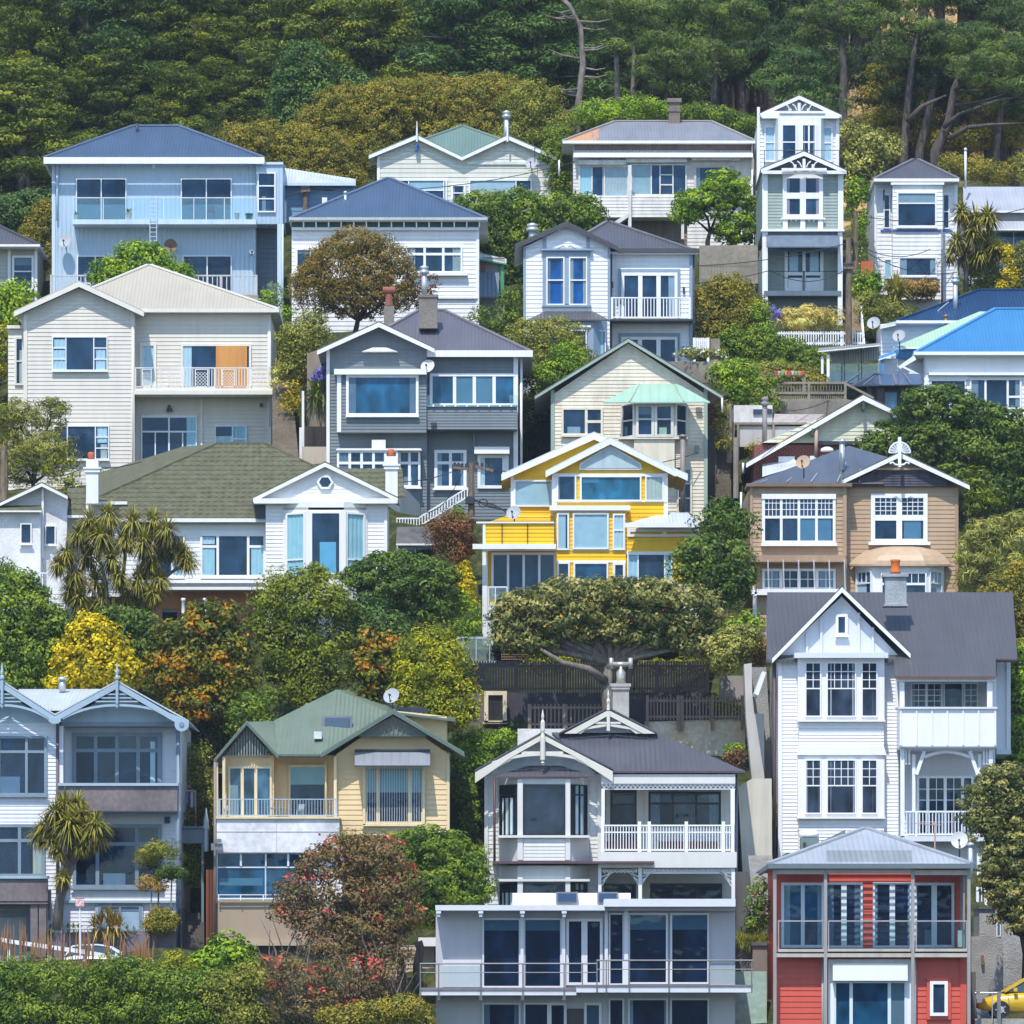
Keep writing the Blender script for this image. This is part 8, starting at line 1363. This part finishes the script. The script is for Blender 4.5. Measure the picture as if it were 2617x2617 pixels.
bank('dense green bank of shrubs at the bottom left corner',227,[(30,1850,60,40),(110,1860,70,42),(60,1910,80,40),(180,1870,60,40),(0,1890,50,45),(150,1925,70,36),(40,1965,90,40),(150,1970,90,40)],'mid'); bank('bright green bank of shrubs at the bottom below the white parked car',226.6,[(250,1850,60,36),(320,1865,60,38),(270,1910,80,40),(380,1870,55,36),(360,1920,80,36),(220,1830,40,24),(290,1970,90,36),(400,1970,80,30)],'mid'); bank('brownish green bank of shrubs at the bottom beside the plank bin',226.2,[(430,1870,50,40),(450,1920,55,34),(410,1900,40,30),(470,1850,30,28)],'olive')
plant('leafy_shrub','glossy dark green shrub in front of the fawn garage wall',SH,229.5,[(430,1800,38,34),(405,1825,34,32),(455,1830,34,34),(430,1850,50,30),(385,1815,18,16)],'bright','big',inner=.5); plant('lime_shrub','lime green flowering shrubs below the white parked car',SH,228.6,[(260,1830,30,14),(330,1815,22,16),(350,1835,30,16),(225,1840,26,12),(300,1835,26,12)],'lime','fine',flowers=LEAF['yellow'],flower_n=160)
mb=MB()
for i in range(170):
    x=RN.choice((8,22,40,62,78,95,118,140,165,172,262,270,283,230,205))+RN.gauss(0,5); y=1585+ (x*.09)+235-RN.uniform(0,14)-0; dd=230.5+RN.uniform(-.5,.5); b=zw(x,y+14,dd); e=zw(x+RN.uniform(-3,5),y-RN.uniform(20,78),dd); mb.tube([b,b.lerp(e,.5),b.lerp(e,.75),e],[.010,.012,.026,.010],5)
o=mb.build('flower_spikes',leafmat('rust_spike',G3((.32,.17,.08),(.42,.24,.11),(.52,.32,.16)),.1)); tag(o,'rusty brown dead flower spikes standing before the white barrier','plant',kind='stuff')
cabbage('cabbage_tree','cabbage tree with leaning trunk in front of the blue grey twin gabled house',235.5,(108,1752),[(130,1555,1.2),(105,1535,1),(155,1540,1.1),(120,1520,1),(145,1515,.9),(90,1560,1),(75,1575,.85),(180,1560,1.1),(185,1580,.9),(165,1575,1),(125,1575,1),(100,1590,.8),(118,1655,.75),(110,1605,.7),(155,1600,.6)],[[(108,1755),(112,1700),(132,1640),(135,1600),(130,1560)],[(134,1625),(160,1590),(180,1565)],[(132,1635),(105,1600),(92,1565)],[(122,1680),(118,1660)]],.8,.026,230,tr=.2)
def topiary(label,x,y,rx,ry,base,d,leaf): return plant('topiary_tree',label,'tree',d,[(x,y,rx,ry),(x-rx*.6,y+ry*.4,rx*.5,ry*.6),(x+rx*.6,y+ry*.4,rx*.5,ry*.6)],leaf,'needle',[(x-2,base),(x,y+ry)],BARKG,inner=.6,tr=.05,limbs=False,scale=.7)
topiary('tallest flat topped topiary tree in the mauve planter',300,1610,36,20,1738,236.5,'olive'); topiary('small dark topiary tree left of the ball shrub',286,1668,18,15,1730,236.3,'brown'); topiary('dark flat topiary head right of the tallest topiary tree',324,1645,20,11,1735,236.2,'dark')
plant('ball_shrub','clipped bronze ball shrub spilling over the mauve planter wall',SH,236.2,[(305,1742,28,20),(300,1728,18,14),(318,1735,14,16),(288,1748,16,14)],'scrub','hedge',inner=.8,dens=1.2,scale=.7); swordplant('phormium','spiky bronze phormium hanging over the mauve planter wall',236.6,[(190,1748,1),(205,1745,1.1),(215,1750,1),(225,1750,.8),(178,1750,.8)],.8,'phormium',60); swordplant('agapanthus','row of green strap leaved plants along the top of the mauve planter wall',236.65,[(95+i*11,1752,.5) for i in range(6)]+[(150,1752,.4),(240,1754,.4),(252,1754,.4)],.6,'bright',40)
plant('ivy','green ivy over the lattice screen on the garden steps','ivy',241.8,[(360,1615,16,8),(358,1630,16,12),(352,1648,10,14),(355,1600,14,8)],'bright','fine'); plant('leafy_shrub','green shrubs with the clothes line between the two front left houses',SH,244.5,[(370,1470,26,34),(385,1510,20,40),(350,1455,18,24),(395,1560,12,30),(362,1530,14,22),(370,1425,24,22)],'olive','fine',inner=.6); plant('rust_shrub','rust orange shrub under the hanging laundry',SH,242,[(357,1555,9,18),(352,1570,9,12)],'rusty','fine')
plant('leafy_shrub','dark green shrubs behind the left gable of the sage green roof',SH,246.5,[(480,1335,34,30),(500,1375,34,26),(455,1360,26,34)],'mid','fine',inner=.5)
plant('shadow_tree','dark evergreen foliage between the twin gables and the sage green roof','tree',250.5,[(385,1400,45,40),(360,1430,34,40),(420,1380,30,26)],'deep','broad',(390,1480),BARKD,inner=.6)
plant('leafy_shrub','green and pink flowering shrubs on the ledge between the modern and red houses',SH,229.8,[(1428,1700,12,26),(1432,1720,14,22),(1422,1745,16,16),(1436,1680,8,20)],'mid','fine',flowers=FLPNK,flower_n=60); swordplant('ledge_grass','bright tufted grass along the ledge beside the modern house',229.2,[(1392+i*5.5,1778,.55) for i in range(10)],.75,'lime',45,W_=.022); swordplant('agapanthus','strap leaved clump above the bonnet of the yellow car',238,[(1893+i*9,1885,.8) for i in range(6)],.75,'lime',45)
plant('leafy_shrub','bright green shrubs with a purple bush on the ochre wall terrace',SH,247.2,[(1390,1425,14,10),(1385,1415,12,8)],'bright','fine'); plant('purple_shrub','dark purple bush at the right end of the villa roof',SH,246.8,[(1388,1432,18,14),(1380,1440,12,10)],'purple','hedge'); plant('flower_bed','green bed with orange flowers behind the brown slatted fence','flowers',252.8,[(1365,1335,14,12),(1390,1340,14,12),(1350,1330,8,14)],'bright','fine',flowers=leafmat('orange_flower',G3((.6,.25,.03),(.7,.35,.05)),.1),flower_n=140)
# --- scrub mass behind the twin gabled cottage
def scrubs(label,d,spec,leaf='scrub'): return plant('scrub_bush',label,'shrub',d,spec,leaf,'fine',inner=.3,group='scrub bushes behind the top row')
scrubs('orange brown scrub bush behind the pale blue lean-to',330,[(500,270,50,40),(560,290,60,55),(450,265,40,30),(620,300,50,50),(540,330,60,40),(600,350,60,34),(650,340,40,40)]); scrubs('tall golden brown scrub bush left of the cottage flue',333,[(650,220,70,60),(720,230,70,70),(600,240,50,40),(690,290,80,60),(740,190,60,40)]); scrubs('tall olive scrub bush above the twin gabled cottage roof',334,[(800,200,80,55),(870,200,70,50),(930,180,70,40),(840,260,80,50),(930,240,80,55)]); scrubs('greener scrub bush between the cottage and the weathered bungalow',332,[(1000,200,60,45),(1040,250,50,50),(980,270,60,40),(1060,300,34,40),(1050,350,30,40)],'olive'); plant('leafy_shrub','dark green shrubs filling the gap left of the weathered bungalow',SH,322,[(1052,340,20,40),(1045,300,26,30),(1055,265,28,30),(1060,380,16,24)],'mid','fine')
plant('bank_shrub','olive and gold shrubs at the left side of the pale blue house',SH,314,[(75,430,28,40),(60,460,26,36),(85,400,20,26),(95,475,16,30),(70,490,24,30)],'scrub','fine',inner=.6); plant('leafy_tree','dark teal tree beside the left wall of the pale blue house','tree',322,[(40,400,50,34),(75,385,36,28),(10,420,45,36)],'forest2','broad',(40,480))
plant('low_trees','green low trees behind the chimney of the weathered bungalow','tree',328,[(1130,215,50,22),(1200,205,50,22),(1260,215,30,18),(1170,225,60,18)],'bright','fine',(1180,260)); plant('low_trees','dark green low trees right of the weathered bungalow chimney','tree',328,[(1320,215,34,18),(1360,225,40,20),(1400,240,34,22),(1300,222,20,12)],'mid','fine',(1340,260)); plant('bank_shrub','green and gold bank above the grey roofed house at the right edge',SH,326,[(1840,320,40,18),(1890,330,40,18),(1930,315,30,24),(1800,310,26,16)],'scrub','fine'); plant('silver_shrub','silvery shrub at the right edge above the grey roof',SH,325,[(1930,322,16,16)],'silver','broad')
# --- forest: one cypress mass on the left, pines with trunks on the right
def cypress_proto(k):
    """tiered cypress, base at the origin: flat drooping pads around a trunk with bare grey twigs"""
    H=RN.uniform(8.5,10.5); lb=[]; mb=MB(); mb.tube([(0,0,-3),(.1,0,H*.5),(0,.1,H-.8)],[.34,.24,.06],7); a0=RN.uniform(0,6)
    for i in range(22):
        z=H*(.30+.68*i/21); R_=3.5*(1-(z/H-.28)/.80)**.65+.2; a=a0+i*2.4; r=R_*RN.uniform(.45,.8); rx=RN.uniform(.95,1.5)*(1.1-.45*i/21); c=(r*math.cos(a),r*math.sin(a),z+RN.uniform(-.2,.2)); lb.append((*c,rx,rx*.95,RN.uniform(.42,.72)))
        mb.tube([(0,0,z-.5),(c[0]*.6,c[1]*.6,z-.35),(c[0]*1.05,c[1]*1.05,z-.05)],[.09,.06,.02],5)
        if i%2: e=(r*1.5*math.cos(a+.5),r*1.5*math.sin(a+.5),z-.5); mb.tube([(0,0,z-.4),e],[.05,.012],4)
    lb.append((0,0,H-.2,.7,.7,.55)); C,Nn,Ls,Ws,T=crown_data(lb,'frond',1.0,under=.3,back=1.0,inner=.25); Nn[:,2]+=.15
    root=empty('cypress_tree',(0,0,0),'','tree','cypress trees of the forest behind the houses'); m_=('forest','forest2','forest','forest','forest','forest','forest','forest2')[k]; me,o=leafmesh('crown',C,Nn,Ls,Ws,np.clip(T+RN.uniform(-.15,.12),.02,.98),[LEAF[m_]])
    c=bpy.data.objects.new('crown',me); COL.objects.link(c); c.parent=root; c.location=o; mb.build('trunk',PBK if 0 else BARKG,root,True); return root
def forestmass():
    protos=[cypress_proto(k) for k in range(8)]; used=set(); n=0; LB={'forest':'dark green tiered cypress in the forest covering the hill','forest2':'blue green tiered cypress in the forest covering the hill','forest3':'golden olive tiered cypress in the forest covering the hill'}; lm={LEAF[k]:v for k,v in LB.items()}
    for ri in range(8):
        d=336+5.0*ri; zt=45+(d-334)*.565; x=-100+RN.uniform(0,60)
        while x<1090:
            xe=x; x+=RN.uniform(120,170)
            if (xe>540 and ri<2) or (xe>400 and ri<1): continue
            if 60<xe<480 and ri<1: continue
            k=RN.choice((0,1,2,3,5,6,0,2,5,1,4,7)) if xe<500 else RN.choice((0,1,2,3,5,6,7)); src=protos[k]; o=src
            if k in used:
                o=src.copy(); COL.objects.link(o)
                for ch in src.children: c=ch.copy(); COL.objects.link(c); c.parent=o
            used.add(k); dd=d+RN.uniform(-1.8,1.8); q=zw(xe,1000,dd); s_=RN.uniform(.75,1.25); o.location=(q.x,dd,zt-1.2+RN.uniform(-.8,.8)+(dd-d)*.565); o.rotation_euler=(RN.uniform(-.07,.07),RN.uniform(-.07,.07),RN.uniform(0,6.28)); o.scale=(s_*RN.uniform(.9,1.25),s_*RN.uniform(.9,1.25),s_)
            o['label']=[lm[m] for c in o.children for m in c.data.materials if m in lm][0]; n+=1
    for k,p in enumerate(protos):
        if k not in used: print('unused',k)
    print('CYPRESS',n)
PBK=bark('pine_bark',(.105,.088,.08))
forestmass()
plant('leafy_tree','tall rounded blue green tree standing out of the cypress forest','tree',334,[(575,115,40,34),(560,150,42,40),(600,150,34,40),(545,185,40,40),(590,200,44,40),(560,225,40,30)],'forest2','broad',(570,280)); plant('leafy_tree','blue green tree to the right of the tallest rounded forest tree','tree',336,[(660,160,34,28),(690,175,40,24),(640,190,30,30),(735,175,34,20)],'forest2','broad',(660,250))
def pine(label,d,trunk,pads,leaf='pine',tr=.42,dead=False,bk=None):
    tr*=.58; bk=bk or PBK
    b=zw(*trunk[0],d); root=empty('pine_tree',b,label,'tree','pine trees on the right of the hill'); mb=MB(); tp=[zw(*p,d) for p in trunk]; tp=[tp[0]-Vector((0,0,2))]+tp; n=len(tp); mb.tube(tp,[tr*(1-.6*i/(n-1)) for i in range(n)],9)
    def near(q): return min((tp[i].lerp(tp[i+1],f) for i in range(1,n-1) for f in (0,.5,1)),key=lambda a:(a-q).length+max(0,a.z-q.z+.3)*2)
    lw=[]
    for p in pads:
        l=lob(p[0],p[1],p[2]*.84,p[3]*.86,d,p[4] if len(p)>4 else RN.uniform(-2,1.5),.95); lw.append(l); q=Vector(l[:3]); a=near(q); mb.tube([a,a.lerp(q,.55)+Vector((0,0,-.2)),q],[tr*.3,tr*.2,tr*.08],6)
        for _ in range(3): e=q+Vector((RN.uniform(-.7,.7)*l[3],RN.uniform(-.5,.5)*l[4],RN.uniform(-.2,.4)*l[5])); mb.tube([a.lerp(q,.6),e],[tr*.12,tr*.04],5)
    if dead:
        for i in range(26):
            f=RN.random(); k=min(n-2,1+int(f*(n-2))); a=tp[k].lerp(tp[k+1],RN.random()); s=RN.choice((-1,-1,1)); l=RN.uniform(.8,2.2); e=a+Vector((s*l,RN.uniform(-.6,.3)*l,RN.uniform(-.15,.35)*l)); mb.tube([a,a.lerp(e,.6)+Vector((0,0,-.12)),e],[.07,.05,.015],5)
    mb.build('trunk',bk or BARKD,root,True)
    if lw:
        C,Nn,Ls,Ws,T=crown_data(lw,'needle',.9,under=.45,back=.3,inner=.35,scale=1.15); me,o=leafmesh('crown',C,Nn,Ls,Ws,T,[LEAF[leaf]]); c=bpy.data.objects.new('crown',me); COL.objects.link(c); c.parent=root; c.location=o-b
    return root
PBK=bark('pine_bark',(.105,.088,.08)); PBL=bark('pale_pine_bark',(.22,.185,.165))
pine('dead grey snag with bare side branches left of the pines',333,[(1088,245),(1092,190),(1100,120),(1095,50),(1075,10),(1040,-20)],[],dead=True,tr=.42,bk=PBL)
pine('pine with a bare pale trunk, left of a matching pair',336,[(1163,235),(1165,150),(1160,60),(1150,0)],[(1150,40,45,16),(1190,60,36,14),(1140,10,50,18),(1195,20,45,16),(1160,90,34,12)],bk=PBL,tr=.34); pine('pine with a bare pale trunk, right of a matching pair',336,[(1193,235),(1194,170),(1196,80),(1200,10)],[(1215,50,40,16),(1180,90,28,11),(1230,20,45,18),(1240,80,34,14),(1220,115,30,11)],bk=PBL,tr=.30)
pine('low spreading pine behind the bungalow chimney',334,[(1255,215),(1258,150),(1262,90)],[(1260,110,50,18),(1230,140,40,14),(1290,140,45,16),(1255,165,34,12),(1280,85,50,18),(1240,75,36,14),(1310,110,36,15)],tr=.3); pine('pine with layered pads in the middle of the pine row',338,[(1345,215),(1350,120),(1345,20)],[(1340,30,60,20),(1300,55,45,16),(1385,60,50,18),(1330,90,45,15),(1375,110,45,15),(1320,130,36,13),(1300,10,50,18),(1400,20,50,20)],tr=.4)
pine('blue green young pine above the white gable house',331,[(1500,220),(1505,150),(1500,90)],[(1510,110,38,18),(1475,130,36,15),(1540,135,40,16),(1500,160,50,16),(1460,165,34,13),(1550,175,44,15),(1515,190,55,15),(1570,200,34,14),(1440,150,26,12)],leaf='forest2',tr=.28)
pine('tall dark trunked pine just right of the white gable house',340,[(1590,260),(1592,150),(1588,60),(1580,-10)],[(1560,35,50,18),(1610,50,40,16),(1540,70,36,14),(1580,15,60,20),(1520,30,40,16),(1625,20,40,18)],tr=.55); pine('leaning pine whose bare limbs spread over the dry slope',337,[(1705,290),(1712,200),(1722,110),(1730,60)],[(1700,70,50,20),(1750,60,55,20),(1660,95,40,15),(1725,110,50,16),(1770,95,45,16),(1690,40,50,16)],tr=.5); pine('dark pine with a forked crown above the narrow white house',338,[(1735,285),(1755,200),(1770,120),(1775,70)],[(1790,80,55,20),(1760,55,45,16),(1830,90,55,18),(1800,115,45,15),(1740,85,34,13),(1850,65,45,18)],tr=.52)
pine('thick trunked leaning pine with a long low branch',335.5,[(1765,285),(1790,230),(1800,170),(1822,110)],[(1850,120,60,20),(1900,130,55,20),(1820,145,40,14),(1880,160,55,16),(1925,165,45,18),(1905,95,55,18)],tr=.6); pine('pine at the right edge with a broad flat crown',337,[(1880,280),(1890,200),(1905,130)],[(1915,120,50,20),(1930,80,45,20),(1880,100,40,16),(1935,180,34,16),(1900,200,40,14)],tr=.4)
pine('slim dark pine on the skyline of the dry slope',357,[(1830,60),(1834,0),(1838,-40)],[(1840,-20,60,14),(1800,-10,40,12)],tr=.35); pine('second slim dark pine on the skyline of the dry slope',357.5,[(1870,60),(1868,10),(1876,-40)],[(1885,-18,55,14),(1920,5,40,12)],tr=.35); pine('slim pine left of the dry slope',354,[(1650,110),(1652,30),(1648,-30)],[(1650,0,60,18),(1690,15,45,15),(1620,10,45,15)],tr=.38); pine('slim pine with sparse top above the dry slope',356,[(1765,80),(1768,10),(1775,-40)],[(1745,0,45,14),(1795,-8,55,14),(1770,22,34,10)],tr=.36)
mb=MB(); mb.tube([zw(1790,262,335),zw(1825,240,334.5),zw(1870,235,334),zw(1935,232,333.5)],[.17,.13,.09,.04],7); mb.tube([zw(1780,240,335),zw(1810,215,334.5),zw(1880,190,334),zw(1935,180,334)],[.15,.11,.08,.04],7); mb.tube([zw(1712,230,336.5),zw(1740,200,336),zw(1785,180,336)],[.2,.13,.05],6); mb.build('limb',PBK,bpy.data.objects['pine_tree.009'],True)
def backpines():
    C=[];Nn=[];Ls=[];Ws=[];T=[];mb=MB()
    for (x0,x1,d,yb,n) in ((1050,1580,346,250,15),(1060,1580,350,190,16),(1040,1600,355,120,15),(1100,1600,360,60,14),(1580,1650,352,110,4),(1590,1700,357,40,4),(1780,1950,353,110,7),(1720,1950,359,20,3),(1840,1950,346,190,2),(1640,1950,343,285,7),(1690,1950,347,235,6),(1630,1950,340,292,6)):
        for i in range(n):
            x=x0+(x1-x0)*(i+RN.random()*.8)/n; top=yb-RN.uniform(130,190); lb=[]; q=zw(x,yb+40,d); mb.tube([q-Vector((0,0,3)),zw(x+RN.uniform(-8,8),(yb+top)/2,d),zw(x+RN.uniform(-12,12),top+15,d)],[.36,.26,.1],6)
            for j in range(RN.randint(5,7)): lb.append(lob(x+RN.uniform(-30,30),top+j*RN.uniform(12,17),RN.uniform(24,42),RN.uniform(9,15),d,RN.uniform(-2,2),.95))
            c,n_,l,w_,t=crown_data(lb,'needle',.7,under=.4,back=.2,inner=.4,scale=1.3); C.append(c);Nn.append(n_);Ls.append(l);Ws.append(w_);T.append(np.clip(t*.8+RN.uniform(-.34,-.05),.02,.98))
    C,Nn,Ls,Ws,T=[np.concatenate(a) for a in (C,Nn,Ls,Ws,T)]; me,o=leafmesh('pine_forest',C,Nn,Ls,Ws,T,[LEAF['pine']]); ob=bpy.data.objects.new('pine_forest',me); COL.objects.link(ob); ob.location=o; WO[ob.name]=o; tag(ob,'dark pine forest behind the separate pines on the right','forest',kind='stuff'); mb.build('trunks',PBK,ob)['kind']='stuff'
backpines()
plant('dry_slope_shrub','gold and olive shrubs scattered on the dry slope among the pine trunks',SH,339,[(1660,140,26,20),(1690,160,24,18),(1650,175,24,20),(1740,170,24,22),(1820,190,24,18),(1650,230,20,24),(1680,215,30,22),(1745,215,26,26),(1690,262,40,22),(1830,262,40,26),(1870,215,34,22),(1905,250,40,26),(1755,262,30,22)],'scrub','fine')

# scrub on the hillside beyond both edges of the view
def edge_scrub():
    lobes=[]
    for sgn in (-1,1):
        for r in range(13):
            d=240+r*8; half=1010*K_Z*d/FS
            for c in range(4):
                x=sgn*(half+2.5+c*4.4+RN.uniform(-1,1)); z=float(np.interp(d,[232,248,262,276,290,306,320,334,345],[-1,6,16,24,31,38,43,45,52])); rr=RN.uniform(1.6,2.8); lobes.append((x,d+RN.uniform(-2,2),z+rr*.35,rr,rr,rr*.85))
    C,Nn,Ls,Ws,T=crown_data(lobes,'big',.6,inner=.2,scale=1.25); me,o=leafmesh('hillside_scrub',C,Nn,Ls,Ws,T,[LEAF['olive']]); ob=bpy.data.objects.new('hillside_scrub',me); COL.objects.link(ob); ob.location=o; tag(ob,'olive scrub on the hillside at the edges of the view','scrub',kind='stuff')
edge_scrub()
HAZE=.0001
GPA=np.array(GP)
def TZ(x,y):
    d2=((GPA[:,0]-x)*.8)**2+(GPA[:,1]-y)**2; w=1/(d2+3.0)**2
    return float((w*GPA[:,2]).sum()/w.sum())
def terrain():
    xs=np.concatenate([np.linspace(-420,-70,15),np.linspace(-62,62,140),np.linspace(70,420,15)]); ys=np.concatenate([np.linspace(214,345,150),np.linspace(350,470,25),np.linspace(490,1400,14)])
    X,Y=np.meshgrid(xs,ys); Z=np.zeros_like(X)
    for i in range(X.shape[0]):
        d2=((GPA[:,0][None,:]-X[i][:,None])*.8)**2+(GPA[:,1][None,:]-Y[i][:,None])**2; w=1/(d2+3.0)**2; Z[i]=(w*GPA[:,2][None,:]).sum(1)/w.sum(1)
    rg=np.random.default_rng(3); Z+=rg.normal(0,.08,Z.shape)*(np.abs(X)<64)
    Z=np.where(Y>520,np.minimum(Z,122+(Y-520)*.02),Z); Z[0,:]=-9
    v=np.stack([X,Y,Z],-1).reshape(-1,3); ny,nx=X.shape; f=[]
    for i in range(ny-1):
        for j in range(nx-1): a=i*nx+j; f.append((a,a+1,a+nx+1,a+nx))
    me=bpy.data.meshes.new('hillside'); me.from_pydata([tuple(p) for p in v],[],f); me.polygons.foreach_set('use_smooth',[True]*len(f))
    m,t=nt('hillside_soil'); p=pos(t); n1=noise(t,p,.35,5,.65); n2=noise(t,p,2.2,5,.7); s=t.nodes.new('ShaderNodeSeparateXYZ'); t.links.new(p,s.inputs[0])
    grass=ramp(t,n2,[(.3,(.018,.026,.009)),(.5,(.045,.058,.018)),(.68,(.11,.10,.045))]); dry=ramp(t,n2,[(.3,(.20,.13,.055)),(.5,(.42,.29,.13)),(.7,(.55,.40,.20))])
    up=ramp(t,math_n(t,'ADD',math_n(t,'MULTIPLY',math_n(t,'SUBTRACT',s.outputs[1],326.0),.05),math_n(t,'MULTIPLY',math_n(t,'SUBTRACT',n1,.5),1.6)),[(.3,(0,0,0)),(.75,(1,1,1))])
    rt=ramp(t,math_n(t,'ADD',math_n(t,'MULTIPLY',s.outputs[0],.04),math_n(t,'MULTIPLY',math_n(t,'SUBTRACT',n1,.5),.8)),[(.2,(0,0,0)),(.6,(1,1,1))])
    col=mixc(t,mixc(t,1.0,up,rt,'MULTIPLY'),grass,dry); surf(t,col,.95,n2,.6,.2,.1); me.materials.append(m)
    o=bpy.data.objects.new('hillside',me); COL.objects.link(o); tag(o,'grassy and dry tan hillside the houses stand on','hillside',kind='structure')
terrain()
mb=MB(); mb.add([(-1400,-1500,-8.6),(1400,-1500,-8.6),(1400,216,-8.6),(-1400,216,-8.6)],[(0,1,2,3)]); m,t=nt('sea_water'); p=pos(t); surf(t,(.012,.05,.09),.5,None,0,0,.3); o=mb.build('water',m); tag(o,'blue harbour water below the hill','water',kind='structure')
mb=MB(); mb.add([(-1400,1450,-9.2),(1400,1450,-9.2),(1400,216,-9.2),(-1400,216,-9.2)],[(0,3,2,1)]); o=mb.build('ground',MATS['hillside_soil'] if 'hillside_soil' in MATS else bpy.data.materials['hillside_soil']); tag(o,'level ground round the foot of the hill','ground',kind='structure')

# far shore across the harbour, behind the viewer: it is what the lower windows mirror
xs=[-1400+40*i for i in range(71)]; mb=MB(); vs=[]; fs=[]
for j,(y,k) in enumerate(((-900,0),(-960,.45),(-1040,.85),(-1120,1.0),(-1300,.7))):
    for x in xs: vs.append((x,y,-9+k*(46+22*math.sin(x*.006)+13*math.sin(x*.017+2)+6*math.sin(x*.05+j))))
n=len(xs)
for j in range(4):
    for i in range(n-1): fs.append((j*n+i,j*n+i+1,(j+1)*n+i+1,(j+1)*n+i))
mb.add(vs,fs); m,tt=nt('far_shore_haze_blue'); p=pos(tt); surf(tt,ramp(tt,noise(tt,p,.03,6,.7),[(.3,(.010,.022,.030)),(.7,(.03,.045,.055))]),.95); o=mb.build('hills',m,smooth=True); tag(o,'wooded far shore across the harbour','hills',kind='structure')  # bluish colour paints distance haze into the shore
# thin sea air
mb=MB(); mb.box(-1600,1600,-1700,1600,-11,175); m=bpy.data.materials.new('sea_air'); m.use_nodes=True; tt=m.node_tree; tt.nodes.clear(); v=tt.nodes.new('ShaderNodeVolumePrincipled'); v.inputs['Density'].default_value=HAZE; v.inputs['Color'].default_value=(.72,.84,1,1); v.inputs['Anisotropy'].default_value=.0; o=tt.nodes.new('ShaderNodeOutputMaterial'); tt.links.new(v.outputs[0],o.inputs['Volume']); o=mb.build('haze',m); tag(o,'thin bluish sea air over the hillside','haze',kind='stuff')
# ================================================================== camera and light
cd=bpy.data.cameras.new('camera'); cam=bpy.data.objects.new('camera',cd); COL.objects.link(cam); cam.location=(0,0,0); cam.rotation_euler=(math.pi/2,0,0)
cd.sensor_width=36; cd.lens=FS/2617*36; cd.shift_x=0; cd.shift_y=(HYS-1308.5)/2617; cd.clip_start=1; cd.clip_end=9000; SC.camera=cam
EL,AZ=58,14
sd=Vector((-math.sin(math.radians(AZ))*math.cos(math.radians(EL)),-math.cos(math.radians(AZ))*math.cos(math.radians(EL)),math.sin(math.radians(EL))))
sl=bpy.data.lights.new('sun','SUN'); sl.energy=3.1; sl.angle=math.radians(.5); sl.color=(1,.945,.86); so=bpy.data.objects.new('sun',sl); COL.objects.link(so); so.rotation_euler=sd.to_track_quat('Z','Y').to_euler(); so.location=(-60,-100,200)
w=bpy.data.worlds.new('World'); SC.world=w; w.use_nodes=True; t=w.node_tree; t.nodes.clear(); sk=t.nodes.new('ShaderNodeTexSky'); sk.sky_type='NISHITA'; sk.sun_disc=False; sk.sun_elevation=math.radians(EL); sk.sun_rotation=math.radians(180+AZ); sk.air_density=1.3; sk.ozone_density=5.0; sk.dust_density=.3
bg=t.nodes.new('ShaderNodeBackground'); bg.inputs[1].default_value=.15; t.links.new(sk.outputs[0],bg.inputs[0]); o=t.nodes.new('ShaderNodeOutputWorld'); t.links.new(bg.outputs[0],o.inputs[0])
SC.view_settings.view_transform='Standard'; SC.view_settings.look='None'; SC.view_settings.gamma=1; SC.view_settings.exposure=0.68
SC.cycles.max_bounces=6; SC.cycles.transparent_max_bounces=12; SC.cycles.diffuse_bounces=3; SC.cycles.glossy_bounces=3; SC.cycles.use_denoising=True
